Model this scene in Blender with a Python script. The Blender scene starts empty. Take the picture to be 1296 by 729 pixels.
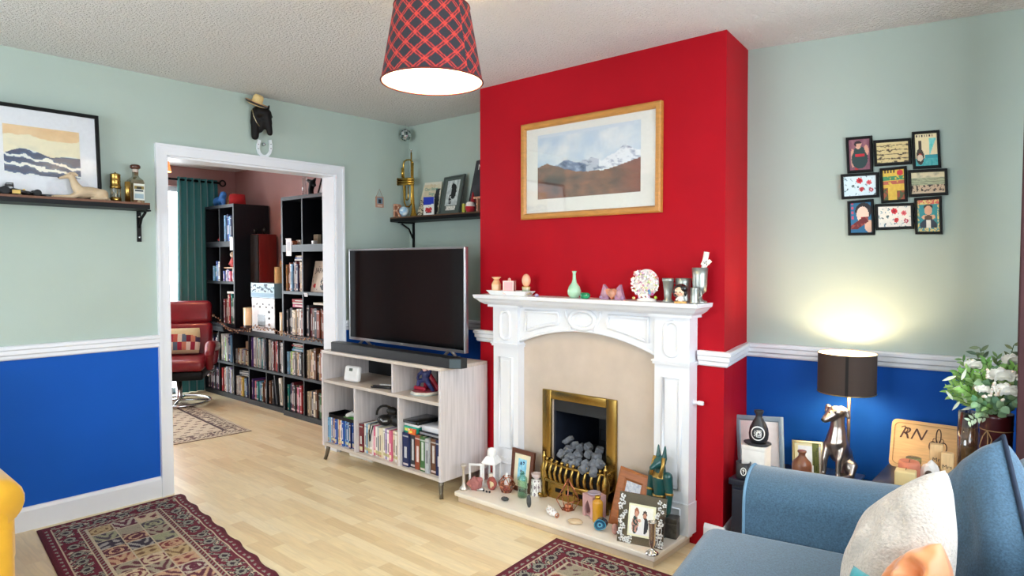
import bpy, bmesh, math, random
from mathutils import Vector, Matrix, noise
RN = random.Random(11)
COLL = bpy.context.scene.collection
PI = math.pi
V = Vector

# ---------------------------------------------------------------- camera model (used to find where things stand)
CAM = V((3.9947, -3.3275, 1.346)); YAW = -.7181; PITCH = -.0383; FPX = 833.98
FWD = V((math.sin(YAW)*math.cos(PITCH), math.cos(YAW)*math.cos(PITCH), math.sin(PITCH)))
RGT = V((math.cos(YAW), -math.sin(YAW), 0)); UPV = RGT.cross(FWD)
def _on(i, val, x, y):
    r = FWD + RGT*((x-648)/FPX) - UPV*((y-364.5)/FPX)
    return CAM + r*((val-CAM[i])/r[i])
def ox(v, x, y): return _on(0, v, x, y)
def oy(v, x, y): return _on(1, v, x, y)
def oz(v, x, y): return _on(2, v, x, y)

# ---------------------------------------------------------------- colours and materials
def _l(c): return c/12.92 if c <= .04045 else ((c+.055)/1.055)**2.4
def hx(h):
    if not isinstance(h, str): return tuple(_l(c) for c in h[:3])
    h = h.lstrip('#'); return tuple(_l(int(h[i:i+2], 16)/255) for i in (0, 2, 4))
def mix(a, b, t):
    t = max(0, min(1, t)); return tuple(x+(y-x)*t for x, y in zip(a, b))
_MC = {}
def mat(name, col=None, rough=.5, metal=0, nz=None, bump=None, coat=0, sheen=0, spec=.5, emit=None, stretch=(1,1,1), trans=0):
    """procedural principled material; col None = reads the mesh colour attribute 'Col'"""
    if name in _MC: return _MC[name]
    m = bpy.data.materials.new(name); m.use_nodes = True; nt = m.node_tree; N = nt.nodes; L = nt.links
    b = N['Principled BSDF']; b.inputs['Roughness'].default_value = rough; b.inputs['Metallic'].default_value = metal
    b.inputs['Specular IOR Level'].default_value = spec
    if coat: b.inputs['Coat Weight'].default_value = coat; b.inputs['Coat Roughness'].default_value = .05
    if sheen: b.inputs['Sheen Weight'].default_value = sheen
    if trans: b.inputs['Transmission Weight'].default_value = trans
    tc = N.new('ShaderNodeTexCoord'); mp = N.new('ShaderNodeMapping'); mp.inputs['Scale'].default_value = stretch
    L.new(tc.outputs['Object'], mp.inputs['Vector'])
    if col is None:
        at = N.new('ShaderNodeAttribute'); at.attribute_name = 'Col'; src = at.outputs['Color']
    else:
        rg = N.new('ShaderNodeRGB'); rg.outputs[0].default_value = (*hx(col), 1); src = rg.outputs[0]
    nz = nz or (30, .06)
    t = N.new('ShaderNodeTexNoise'); t.inputs['Scale'].default_value = nz[0]; t.inputs['Detail'].default_value = 4
    L.new(mp.outputs[0], t.inputs['Vector'])
    mr = N.new('ShaderNodeMapRange'); mr.inputs['From Min'].default_value = .25; mr.inputs['From Max'].default_value = .75
    mr.inputs['To Min'].default_value = 1-nz[1]; mr.inputs['To Max'].default_value = 1+nz[1]; L.new(t.outputs['Fac'], mr.inputs['Value'])
    mx = N.new('ShaderNodeMix'); mx.data_type = 'RGBA'; mx.blend_type = 'MULTIPLY'; mx.inputs['Factor'].default_value = 1
    L.new(src, mx.inputs['A']); L.new(mr.outputs[0], mx.inputs['B']); L.new(mx.outputs['Result'], b.inputs['Base Color'])
    if bump:
        t2 = N.new('ShaderNodeTexNoise'); t2.inputs['Scale'].default_value = bump[0]; t2.inputs['Detail'].default_value = 3
        L.new(mp.outputs[0], t2.inputs['Vector']); bp = N.new('ShaderNodeBump'); bp.inputs['Strength'].default_value = bump[1]
        bp.inputs['Distance'].default_value = bump[2] if len(bump) > 2 else .004
        L.new(t2.outputs['Fac'], bp.inputs['Height']); L.new(bp.outputs[0], b.inputs['Normal'])
    if emit: b.inputs['Emission Color'].default_value = (*hx(emit[0]), 1); b.inputs['Emission Strength'].default_value = emit[1]
    _MC[name] = m; return m
def glass(name, col='#ffffff', gloss=.12):
    if name in _MC: return _MC[name]
    m = bpy.data.materials.new(name); m.use_nodes = True; nt = m.node_tree; N = nt.nodes; L = nt.links
    N.remove(N['Principled BSDF']); out = N['Material Output']
    tr = N.new('ShaderNodeBsdfTransparent'); tr.inputs[0].default_value = (*hx(col), 1)
    gl = N.new('ShaderNodeBsdfGlossy'); gl.inputs['Roughness'].default_value = .04
    lw = N.new('ShaderNodeLayerWeight'); lw.inputs['Blend'].default_value = .35
    mu = N.new('ShaderNodeMath'); mu.operation = 'MULTIPLY_ADD'; mu.inputs[1].default_value = .55; mu.inputs[2].default_value = gloss*.4
    L.new(lw.outputs['Facing'], mu.inputs[0]); ms = N.new('ShaderNodeMixShader')
    L.new(mu.outputs[0], ms.inputs[0]); L.new(tr.outputs[0], ms.inputs[1]); L.new(gl.outputs[0], ms.inputs[2]); L.new(ms.outputs[0], out.inputs[0])
    _MC[name] = m; return m

PAINT = mat('painted', None, .55, nz=(25, .07))
GLOSS = mat('glossy_painted', None, .22, nz=(12, .04), coat=.3)
PRINT = mat('printed_paper', None, .6, nz=(60, .04))
FABRIC = mat('woven_fabric', None, .9, nz=(180, .12), bump=(400, .3, .002), sheen=.2)
STONE = mat('rough_stone', None, .8, nz=(22, .25), bump=(60, .5, .004))
CERAMIC = mat('glazed_ceramic', None, .15, nz=(14, .05), coat=.5)
WOODP = mat('grained_wood', None, .45, nz=(16, .22), stretch=(1, 6, 6))
METALP = mat('coloured_metal', None, .28, 1, nz=(18, .12))
WHITE = mat('white_gloss_paint', '#e3e5ea', .35, nz=(8, .015))
BRASS = mat('brass', '#ab8c4c', .27, 1, nz=(10, .15))
CHROME = mat('chrome', '#d8dadc', .1, 1)
BLACK = mat('black_satin', '#08090a', .45, spec=.2)
GLASS = glass('clear_glass')

# ---------------------------------------------------------------- mesh builder
class MB:
    def __init__(s): s.v = []; s.f = []; s.c = []; s.m = []; s.s = []
    def add(s, vs, fs, col='#ffffff', mi=0, sm=False, T=None):
        o = len(s.v)
        for p in vs:
            p = V(p); s.v.append(T @ p if T else p)
        multi = isinstance(col, list)
        cc = None if multi else hx(col) if not (isinstance(col, tuple) and len(col) == 4) else col[:3]
        for k, f in enumerate(fs):
            s.f.append(tuple(o+i for i in f)); c = col[k] if multi else cc
            s.c.append(hx(c) if multi else c); s.m.append(mi); s.s.append(sm)
        return s
    def box(s, x0, x1, y0, y1, z0, z1, col='#ffffff', mi=0, T=None, cols=None):
        vs = [(x, y, z) for x in (x0, x1) for y in (y0, y1) for z in (z0, z1)]
        fs = [(0,1,3,2), (4,6,7,5), (0,4,5,1), (2,3,7,6), (0,2,6,4), (1,5,7,3)]   # -x +x -y +y -z +z
        return s.add(vs, fs, [cols.get(k, col) for k in ('-x','+x','-y','+y','-z','+z')] if cols else col, mi, False, T)
    def rbox(s, x0, x1, y0, y1, z0, z1, r=.01, col='#ffffff', mi=0, T=None, seg=3, sm=True):
        bm = bmesh.new(); bmesh.ops.create_cube(bm, size=1)
        for v in bm.verts: v.co = V(((x0+x1)/2+v.co.x*(x1-x0), (y0+y1)/2+v.co.y*(y1-y0), (z0+z1)/2+v.co.z*(z1-z0)))
        bmesh.ops.bevel(bm, geom=bm.edges[:], offset=r, segments=seg, affect='EDGES', profile=.5, clamp_overlap=True)
        return s.frombm(bm, col, mi, T, sm)
    def frombm(s, bm, col='#ffffff', mi=0, T=None, sm=True):
        bm.verts.index_update(); s.add([v.co.copy() for v in bm.verts], [[v.index for v in f.verts] for f in bm.faces], col, mi, sm, T); bm.free(); return s
    def lathe(s, prof, seg=24, col='#ffffff', mi=0, T=None, sm=True, cap=(True, True), sx=1, sy=1):
        n = len(prof); vs = []
        for r, z in prof:
            for k in range(seg):
                a = 2*PI*k/seg; vs.append((r*math.cos(a)*sx, r*math.sin(a)*sy, z))
        fs = []; cs = []
        multi = isinstance(col, list)
        for i in range(n-1):
            for k in range(seg):
                k2 = (k+1) % seg; fs.append((i*seg+k, i*seg+k2, (i+1)*seg+k2, (i+1)*seg+k)); cs.append(col[i] if multi else col)
        if cap[0] and prof[0][0] > 1e-5: fs.append(tuple(range(seg))[::-1]); cs.append(cs[0])
        if cap[1] and prof[-1][0] > 1e-5: fs.append(tuple((n-1)*seg+k for k in range(seg))); cs.append(cs[-1])
        return s.add(vs, fs, cs if multi else col, mi, sm, T)
    def tube(s, pts, r=.005, seg=8, col='#ffffff', mi=0, closed=False, T=None, sm=True, flat=1):
        pts = [V(p) for p in pts]; n = len(pts); vs = []; fs = []; up = None
        for i, p in enumerate(pts):
            a = pts[i-1] if (i or closed) else p; b = pts[(i+1) % n] if (i < n-1 or closed) else p
            t = (b-a).normalized() if (b-a).length > 1e-9 else V((0,0,1))
            if up is None: up = t.orthogonal().normalized()
            up = (up - t*up.dot(t)); up = up.normalized() if up.length > 1e-6 else t.orthogonal().normalized()
            w = t.cross(up); rr = r[i] if isinstance(r, (list, tuple)) else r
            for k in range(seg):
                ang = 2*PI*k/seg; vs.append(p + up*(rr*math.cos(ang)) + w*(rr*flat*math.sin(ang)))
        m = n if closed else n-1
        for i in range(m):
            j = (i+1) % n
            for k in range(seg):
                k2 = (k+1) % seg; fs.append((i*seg+k, i*seg+k2, j*seg+k2, j*seg+k))
        if not closed: fs += [tuple(range(seg))[::-1], tuple((n-1)*seg+k for k in range(seg))]
        return s.add(vs, fs, col, mi, sm, T)
    def prism(s, poly, y0, y1, col='#ffffff', mi=0, T=None, sm=False):
        """polygon in (x, z) pushed through from y0 to y1"""
        n = len(poly); vs = [(x, y0, z) for x, z in poly] + [(x, y1, z) for x, z in poly]
        fs = [tuple(range(n)), tuple(range(2*n-1, n-1, -1))] + [(i, n+i, n+(i+1) % n, (i+1) % n) for i in range(n)]
        return s.add(vs, fs, col, mi, sm, T)
    def plan(s, poly, z0, z1, col='#ffffff', mi=0, T=None):
        n = len(poly); g = lambda z: z if isinstance(z, (list, tuple)) else [z]*n
        a, b = g(z0), g(z1)
        vs = [(x, y, a[i]) for i, (x, y) in enumerate(poly)] + [(x, y, b[i]) for i, (x, y) in enumerate(poly)]
        fs = [tuple(range(n-1, -1, -1)), tuple(range(n, 2*n))] + [(i, (i+1) % n, n+(i+1) % n, n+i) for i in range(n)]
        return s.add(vs, fs, col, mi, False, T)
    def ball(s, c, r, seg=16, rings=10, col='#ffffff', mi=0, T=None):
        r = r if isinstance(r, (tuple, list)) else (r, r, r); c = V(c); prof = []
        vs = []; fs = []
        for i in range(rings+1):
            ph = -PI/2+PI*i/rings
            for k in range(seg):
                a = 2*PI*k/seg; vs.append(c+V((r[0]*math.cos(ph)*math.cos(a), r[1]*math.cos(ph)*math.sin(a), r[2]*math.sin(ph))))
        for i in range(rings):
            for k in range(seg):
                k2 = (k+1) % seg; q = (i*seg+k, i*seg+k2, (i+1)*seg+k2, (i+1)*seg+k)
                fs.append(q[1:] if i == 0 and False else q)
        return s.add(vs, fs, col, mi, True, T)
    def blob(s, c, r, seed=0, amp=.25, freq=2, sub=3, col='#ffffff', mi=0, sm=False, flat=None, T=None, cube=0):
        bm = bmesh.new(); bmesh.ops.create_icosphere(bm, subdivisions=sub, radius=1)
        r = r if isinstance(r, (tuple, list)) else (r, r, r); so = V((seed*3.1, seed*1.7, seed*.9))
        for v in bm.verts:
            k = 1+amp*noise.noise(v.co*freq+so); p = v.co*k; m_ = max(abs(v.co.x), abs(v.co.y), abs(v.co.z)); p = p*(1-cube+cube*.8/m_)
            v.co = V((p.x*r[0], p.y*r[1], p.z*r[2]))
            if flat is not None and v.co.z < flat: v.co.z = flat
            v.co += V(c)
        return s.frombm(bm, col, mi, T, sm)
    def cap(s, p0, r0, p1, r1, seg=12, mi=0, col='#ffffff'):
        p0, p1 = V(p0), V(p1); d = p1-p0; L = d.length or 1e-6; t = d/L
        pts = []; rs = []
        for a in (-80, -55, -25): pts.append(p0+t*r0*math.sin(math.radians(a))); rs.append(r0*math.cos(math.radians(a)))
        for k in range(5): pts.append(p0+d*(k/4)); rs.append(r0+(r1-r0)*k/4)
        for a in (25, 55, 80): pts.append(p1+t*r1*math.sin(math.radians(a))); rs.append(r1*math.cos(math.radians(a)))
        return s.tube(pts, rs, seg, col, mi)
    def grid(s, nu, nv, fp, fc, mi=0, sm=False, T=None, closed=False):
        vs = [fp(i/nu, j/nv) for j in range(nv+1) for i in range(nu+1)]
        fs = []; cs = []
        for j in range(nv):
            for i in range(nu):
                a = j*(nu+1)+i; fs.append((a, a+1, a+nu+2, a+nu+1)); cs.append(fc((i+.5)/nu, (j+.5)/nv))
        return s.add(vs, fs, cs, mi, sm, T)
    def text(s, body, size, T, col='#111111', depth=.001, mi=0, align='CENTER', shear=0):
        cu = bpy.data.curves.new('lettering', 'FONT'); cu.body = body; cu.size = size; cu.extrude = depth; cu.align_x = align; cu.shear = shear; cu.resolution_u = 3
        o = bpy.data.objects.new('lettering', cu); me = o.to_mesh()
        vs = [v.co.copy() for v in me.vertices]; fs = [tuple(p.vertices) for p in me.polygons]
        o.to_mesh_clear(); bpy.data.objects.remove(o); bpy.data.curves.remove(cu)
        return s.add(vs, fs, col, mi, False, T)
    def build(s, name, mats, parent=None, loc=None, rz=0, rot=None, label=None, cat=None, group=None, kind=None, recalc=True):
        me = bpy.data.meshes.new(name); me.from_pydata(s.v, [], s.f)
        for m in (mats if isinstance(mats, (list, tuple)) else [mats]): me.materials.append(m)
        me.polygons.foreach_set('material_index', s.m); me.polygons.foreach_set('use_smooth', s.s)
        at = me.color_attributes.new('Col', 'FLOAT_COLOR', 'CORNER'); buf = []
        for f, c in zip(s.f, s.c): buf += [*c, 1]*len(f)
        at.data.foreach_set('color', buf)
        if recalc:
            bm = bmesh.new(); bm.from_mesh(me); bmesh.ops.recalc_face_normals(bm, faces=bm.faces[:]); bm.to_mesh(me); bm.free()
        me.update(); o = bpy.data.objects.new(name, me); COLL.objects.link(o)
        if parent: o.parent = parent
        if loc is not None: o.location = loc
        if rz: o.rotation_euler.z = rz
        if rot: o.rotation_euler = rot
        return tag(o, label, cat, group, kind)
def tag(o, label=None, cat=None, group=None, kind=None):
    if label: o['label'] = label
    if cat: o['category'] = cat
    if group: o['group'] = group
    if kind: o['kind'] = kind
    return o
def thing(name, label, cat, loc=(0,0,0), rz=0, group=None, rot=None):
    o = bpy.data.objects.new(name, None); COLL.objects.link(o); o.location = loc; o.rotation_euler = rot or (0, 0, rz); o.empty_display_size = .05
    return tag(o, label, cat, group)
def struct(name, mb, mats, **k): return mb.build(name, mats, kind='structure', **k)
def organic(name, caps, m, parent=None, voxel=.006, it=6, **k):
    mb = MB()
    for c in caps:
        if c[0] == 'e': mb.ball(c[1], c[2], 14, 10)
        elif c[0] == 'chain':
            for a, b in zip(c[1], c[1][1:]): mb.cap(a[0], a[1], b[0], b[1])
        else: mb.cap(*c)
    for i in range(len(mb.s)): mb.s[i] = True
    o = mb.build(name, m, parent, **k)
    r = o.modifiers.new('Remesh', 'REMESH'); r.mode = 'VOXEL'; r.voxel_size = voxel; r.use_smooth_shade = True
    q = o.modifiers.new('Smooth', 'SMOOTH'); q.factor = .5; q.iterations = it
    return o
def TR(x=0, y=0, z=0, rx=0, ry=0, rz=0): return Matrix.Translation((x, y, z)) @ Matrix.Rotation(rz, 4, 'Z') @ Matrix.Rotation(ry, 4, 'Y') @ Matrix.Rotation(rx, 4, 'X')
UPRIGHT = Matrix.Rotation(PI/2, 4, 'X')      # text laid in x,y stood up to face -y
def ngon(n, r, a0=0): return [(r*math.cos(a0+2*PI*k/n), r*math.sin(a0+2*PI*k/n)) for k in range(n)]
def fbm(x, y, s=0, oct=4):
    t = 0; a = .5
    for _ in range(oct): t += a*noise.noise(V((x, y, s))); x *= 2; y *= 2; a *= .5
    return t
def ring_frame(mb, W, H, bw, d, col, mi=0, lip=.3, T=None):
    """mitred picture frame bars in x,z (origin bottom centre), back at y=0, front at y=-d"""
    def q(k, y): return [(-W/2+k, y, k), (W/2-k, y, k), (W/2-k, y, H-k), (-W/2+k, y, H-k)]
    L = [q(0, 0), q(0, -d*.8), q(bw*.25, -d), q(bw*.75, -d), q(bw, -d*.55), q(bw, 0)]
    vs = [p for r in L for p in r]; fs = []
    for i in range(6):
        j = (i+1) % 6
        for k in range(4): fs.append((i*4+k, i*4+(k+1) % 4, j*4+(k+1) % 4, j*4+k))
    return mb.add(vs, fs, col, mi, False, T)
def pic_plane(mb, W, H, x0, z0, y, nu, nv, fc, T=None):
    return mb.grid(nu, nv, lambda u, v: (x0+u*W, y, z0+v*H), fc, T=T)
# ================================================================ THE SETTING
SAGE = mat('wall_sage_paint', '#acbbb2', .75, nz=(3, .03), bump=(120, .12, .002))
BLUEP = mat('wall_royal_blue_paint', '#0553b4', .7, nz=(3, .05), bump=(120, .12, .002), spec=.25)
REDP = mat('wall_crimson_paint', '#a80017', .7, nz=(5, .05), bump=(90, .18, .002), spec=.2)
PINKP = mat('wall_dusty_pink_paint', '#a8807c', .8, nz=(4, .03))

def floor_mat():
    m = bpy.data.materials.new('laminate_strip_floor'); m.use_nodes = True; nt = m.node_tree; N = nt.nodes; L = nt.links; b = N['Principled BSDF']
    tc = N.new('ShaderNodeTexCoord'); sp = N.new('ShaderNodeSeparateXYZ'); L.new(tc.outputs['Object'], sp.inputs[0])
    def ma(op, a, bb=None, c=None):
        n = N.new('ShaderNodeMath'); n.operation = op
        for i, q in enumerate((a, bb, c)):
            if q is None: continue
            if isinstance(q, (int, float)): n.inputs[i].default_value = q
            else: L.new(q, n.inputs[i])
        return n.outputs[0]
    row = ma('FLOOR', ma('DIVIDE', sp.outputs['Y'], .068)); wn = N.new('ShaderNodeTexWhiteNoise'); wn.noise_dimensions = '1D'; L.new(row, wn.inputs['W'])
    px = ma('ADD', ma('DIVIDE', sp.outputs['X'], .42), wn.outputs['Value']); idx = ma('FLOOR', px)
    cb = N.new('ShaderNodeCombineXYZ'); L.new(row, cb.inputs[0]); L.new(idx, cb.inputs[1])
    w2 = N.new('ShaderNodeTexWhiteNoise'); w2.noise_dimensions = '2D'; L.new(cb.outputs[0], w2.inputs['Vector'])
    cr = N.new('ShaderNodeValToRGB'); e = cr.color_ramp.elements
    e[0].color = (*hx('#dcc294'), 1); e[1].color = (*hx('#ecdab4'), 1); q = e.new(.25); q.color = (*hx('#e3cca0'), 1); q = e.new(.6); q.color = (*hx('#e9d5aa'), 1)
    L.new(w2.outputs['Value'], cr.inputs[0])
    mp = N.new('ShaderNodeMapping'); mp.inputs['Scale'].default_value = (5, 42, 1); L.new(tc.outputs['Object'], mp.inputs['Vector'])
    add = N.new('ShaderNodeVectorMath'); L.new(mp.outputs[0], add.inputs[0]); sc = N.new('ShaderNodeVectorMath'); sc.operation = 'SCALE'; sc.inputs['Scale'].default_value = 7
    L.new(cb.outputs[0], sc.inputs[0]); L.new(sc.outputs[0], add.inputs[1])
    nz = N.new('ShaderNodeTexNoise'); nz.inputs['Scale'].default_value = 1; nz.inputs['Detail'].default_value = 5; nz.inputs['Distortion'].default_value = 1.2; L.new(add.outputs[0], nz.inputs['Vector'])
    mr = N.new('ShaderNodeMapRange'); mr.inputs['From Min'].default_value = .3; mr.inputs['From Max'].default_value = .7; mr.inputs['To Min'].default_value = .9; mr.inputs['To Max'].default_value = 1.05; L.new(nz.outputs['Fac'], mr.inputs['Value'])
    fy = ma('FRACT', ma('DIVIDE', sp.outputs['Y'], .068)); fx = ma('FRACT', px)
    seam = ma('MINIMUM', ma('MULTIPLY', ma('MINIMUM', fy, ma('SUBTRACT', 1, fy)), .068), ma('MULTIPLY', ma('MINIMUM', fx, ma('SUBTRACT', 1, fx)), .42))
    se = N.new('ShaderNodeMapRange'); se.inputs['From Max'].default_value = .0012; se.inputs['To Min'].default_value = .87; L.new(seam, se.inputs['Value'])
    mul = ma('MULTIPLY', mr.outputs[0], se.outputs[0])
    mx = N.new('ShaderNodeMix'); mx.data_type = 'RGBA'; mx.blend_type = 'MULTIPLY'; mx.inputs['Factor'].default_value = 1
    L.new(cr.outputs[0], mx.inputs['A']); L.new(mul, mx.inputs['B']); L.new(mx.outputs['Result'], b.inputs['Base Color'])
    b.inputs['Roughness'].default_value = .32; b.inputs['Specular IOR Level'].default_value = .45
    return m
def ceiling_mat():
    m = bpy.data.materials.new('stippled_white_ceiling'); m.use_nodes = True; nt = m.node_tree; N = nt.nodes; L = nt.links; b = N['Principled BSDF']
    tc = N.new('ShaderNodeTexCoord'); n1 = N.new('ShaderNodeTexNoise'); n1.inputs['Scale'].default_value = 75; n1.inputs['Detail'].default_value = 3; n1.inputs['Roughness'].default_value = .6
    L.new(tc.outputs['Object'], n1.inputs['Vector']); r = N.new('ShaderNodeMapRange'); r.inputs['From Min'].default_value = .42; r.inputs['From Max'].default_value = .66; L.new(n1.outputs['Fac'], r.inputs['Value'])
    bp = N.new('ShaderNodeBump'); bp.inputs['Strength'].default_value = 1; bp.inputs['Distance'].default_value = .011; L.new(r.outputs[0], bp.inputs['Height']); L.new(bp.outputs[0], b.inputs['Normal'])
    b.inputs['Base Color'].default_value = (*hx('#f4f2ef'), 1); b.inputs['Roughness'].default_value = .55
    return m
FLOORM = floor_mat(); CEILM = ceiling_mat()
Z = 2.4; XW = 4.35; YF = -4.7
# right recess runs at a slight angle, breast side a little out of square
BX0, BX1T, BX1, BY = 1.19, 2.737, 2.748, -.412
RX, RY, TH = 2.6607, .03, .109
RD = V((math.cos(TH), math.sin(TH), 0)); RNv = V((RD.y, -RD.x, 0))       # along the recess wall, and out into the room
def rec(s, off=0, z=0): p = V((RX, RY, z)) + RD*s + RNv*off; return p
RE = 1.72
mb = MB().box(-3.2, 4.75, -4.8, .45, -.06, 0); struct('floor', mb, FLOORM)
e = rec(RE)
mb = MB()
mb.plan([(-.07, YF-.1), (XW+.5, YF-.1), (XW+.5, BY), (BX1T, BY), (BX0, BY), (BX0, .03), (-.07, .03)], Z, Z+.06)
mb.plan([(BX1T, BY), (XW+.5, BY), (e.x+.2, e.y+.02), (RX, RY)], [Z, Z, 2.374, 2.43], [Z+.06, Z+.06, 2.45, 2.49])
struct('ceiling', mb, CEILM)
# --- left wall with the wide doorway
OY0, OY1, OZ = -1.772, -.642, 1.962; DZ = .9
mb = MB()
for y0, y1 in ((YF, OY0), (OY1, .03)):
    mb.box(-.14, 0, y0, y1, 0, DZ, mi=1); mb.box(-.14, 0, y0, y1, DZ, 2.45, mi=0)
mb.box(-.14, 0, OY0, OY1, OZ, 2.45, mi=0)
struct('wall_left', mb, [SAGE, BLUEP])
def casing():
    mb = MB(); w = .061; a, b, h = OY0, OY1, OZ
    for x0, x1 in ((0, .02),):
        mb.box(x0, x1, a-w, a, 0, h+w); mb.box(x0, x1, b, b+w, 0, h+w); mb.box(x0, x1, a, b, h, h+w)
        mb.box(x0+.02, x1+.006, a-w, a-w+.014, 0, h+w); mb.box(x0+.02, x1+.006, b+w-.014, b+w, 0, h+w); mb.box(x0+.02, x1+.006, a-w+.014, b+w-.014, h+w-.014, h+w)
    mb.box(-.145, 0, a-.001, a+.012, 0, h); mb.box(-.145, 0, b-.012, b+.001, 0, h); mb.box(-.145, 0, a+.012, b-.012, h-.012, h+.001)
    return mb
struct('trim_1', casing(), WHITE)
RAIL = [(0, .865), (.012, .865), (.018, .872), (.018, .886), (.026, .893), (.026, .912), (.032, .918), (.032, .930), (.026, .936), (0, .936)]
def rail_x(y0, y1):       # on the left wall
    mb = MB(); n = len(RAIL); vs = [(p, y, z) for y in (y0, y1) for p, z in RAIL]
    return mb.add(vs, [tuple(range(n)), tuple(range(2*n-1, n-1, -1))]+[(i, n+i, n+(i+1) % n, (i+1) % n) for i in range(n)])
def rail_path(pts, prof=RAIL):          # along a plan path, room on the right hand side of travel
    mb = MB(); n = len(prof); vs = []; P = [V((x, y, 0)) for x, y in pts]
    for i, p in enumerate(P):
        d0 = (P[i]-P[i-1]).normalized() if i else None; d1 = (P[i+1]-P[i]).normalized() if i < len(P)-1 else None
        n0 = V((d0.y, -d0.x, 0)) if d0 else None; n1 = V((d1.y, -d1.x, 0)) if d1 else None
        o = n0 if n1 is None else n1 if n0 is None else (n0+n1)/(1+n0.dot(n1))
        vs += [p+o*k+V((0, 0, z)) for k, z in prof]
    m = len(P); fs = [tuple(range(n)), tuple((m-1)*n+k for k in range(n-1, -1, -1))]
    for i in range(m-1):
        for k in range(n): fs.append((i*n+k, (i+1)*n+k, (i+1)*n+(k+1) % n, i*n+(k+1) % n))
    return mb.add(vs, fs)
struct('trim_2', rail_x(YF, OY0-.061), WHITE); struct('trim_3', rail_x(OY1+.061, 0), WHITE)
SK = [(0, 0), (.016, 0), (.016, .1), (.011, .112), (.006, .118), (0, .118)]
def skirt(pts): return rail_path(pts, SK)
struct('baseboard_left', skirt([(0, YF), (0, OY0-.061)]), WHITE)
struct('baseboard_back', skirt([(0, OY1+.061), (0, .03), (BX0, .03), (BX0, BY)]), WHITE)
# --- recess behind the television
mb = MB().box(-.14, BX0+.05, .03, .17, 0, DZ, mi=1).box(-.14, BX0+.05, .03, .17, DZ, 2.5, mi=0); struct('wall_back', mb, [SAGE, BLUEP])
struct('trim_4', rail_path([(0, .03), (BX0, .03)]), WHITE)
# --- chimney breast with the fire opening
FX0, FX1, FZ = 1.772, 2.128, .60
mb = MB()
mb.plan([(BX0, BY), (FX0, BY), (FX0, .1), (BX0, .1)], 0, 2.5)
for z0, z1, xa, xb in ((0, 2.5, BX1, BX1T),):
    vs = [(FX1, BY, 0), (BX1, BY, 0), (RX+.012, .1, 0), (FX1, .1, 0), (FX1, BY, 2.5), (BX1T, BY, 2.5), (RX-.012, .1, 2.5), (FX1, .1, 2.5)]
    mb.add(vs, [(3,2,1,0), (4,5,6,7), (0,1,5,4), (1,2,6,5), (2,3,7,6), (3,0,4,7)])
mb.box(FX0, FX1, BY, .1, FZ+.02, 2.5); mb.box(FX0, FX1, .02, .1, 0, FZ+.02)
struct('wall_chimney', mb, REDP)
struct('trim_5', rail_path([(BX0+.0, BY+.08), (BX0+.0, BY), (1.40, BY)]), WHITE)
r1 = rec(.004); r2 = rec(RE-.02)
struct('trim_6', rail_path([(2.625, BY), (BX1+.001, BY), (r1.x, r1.y), (r2.x, r2.y)]), WHITE)
struct('baseboard_chimney', skirt([(2.66, BY), (BX1+.001, BY), (r1.x, r1.y), (r2.x, r2.y)]), WHITE)
# --- right recess wall
a, b = rec(-.1), rec(RE); c, d = rec(RE, -.14), rec(-.1, -.14); pl = [(p.x, p.y) for p in (a, b, c, d)]
mb = MB().plan(pl, 0, DZ, mi=1).plan(pl, DZ, 2.5, mi=0); struct('wall_recess', mb, [SAGE, BLUEP])
# --- window wall, wall behind
WY0, WY1, WZ0, WZ1 = -3.75, -.62, .82, 2.14
mb = MB()
for y0, y1 in ((YF, WY0), (WY1, .4)):
    mb.box(XW, XW+.2, y0, y1, 0, DZ, mi=1); mb.box(XW, XW+.2, y0, y1, DZ, 2.5, mi=0)
mb.box(XW, XW+.2, WY0, WY1, 0, WZ0, mi=1); mb.box(XW, XW+.2, WY0, WY1, WZ1, 2.5, mi=0)
struct('wall_right', mb, [SAGE, BLUEP])
FW0, FW1, FZ0, FZ1 = .5, 2.9, .75, 2.1
mb = MB().box(-.14, FW0, YF-.15, YF, 0, 2.5).box(FW1, XW+.2, YF-.15, YF, 0, 2.5).box(FW0, FW1, YF-.15, YF, 0, FZ0).box(FW0, FW1, YF-.15, YF, FZ1, 2.5); struct('wall_front', mb, SAGE)
def window(name, T, W, z0, z1, n):
    o = thing(name, None, None); o['kind'] = 'structure'; f = MB(); t = .05
    f.box(-W/2, W/2, .04, .1, z0, z0+t, T=T).box(-W/2, W/2, .04, .1, z1-t, z1, T=T)
    for k in range(n+1):
        x = -W/2+t/2+(W-t)*k/n; f.box(x-t/2, x+t/2, .04, .1, z0+t, z1-t, T=T)
    f.box(-W/2-.02, W/2+.02, -.04, .04, z0-.03, z0, T=T)
    a = f.build('window_frame', WHITE, o); a['kind'] = 'structure'
    p = MB()
    for k in range(n):
        x0 = -W/2+t+(W-t)*k/n; p.box(x0, x0+(W-t)/n-t, .068, .072, z0+t, z1-t, T=T)
    g = p.build('window_pane', GLASS, o); g['kind'] = 'structure'
window('window_1', TR(XW+.05, (WY0+WY1)/2, 0, rz=-PI/2), WY1-WY0, WZ0, WZ1, 4)
window('added_window', TR((FW0+FW1)/2, YF-.02, 0, rz=PI), FW1-FW0, FZ0, FZ1, 3)  # unseen window added behind the camera to light the room
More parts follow.
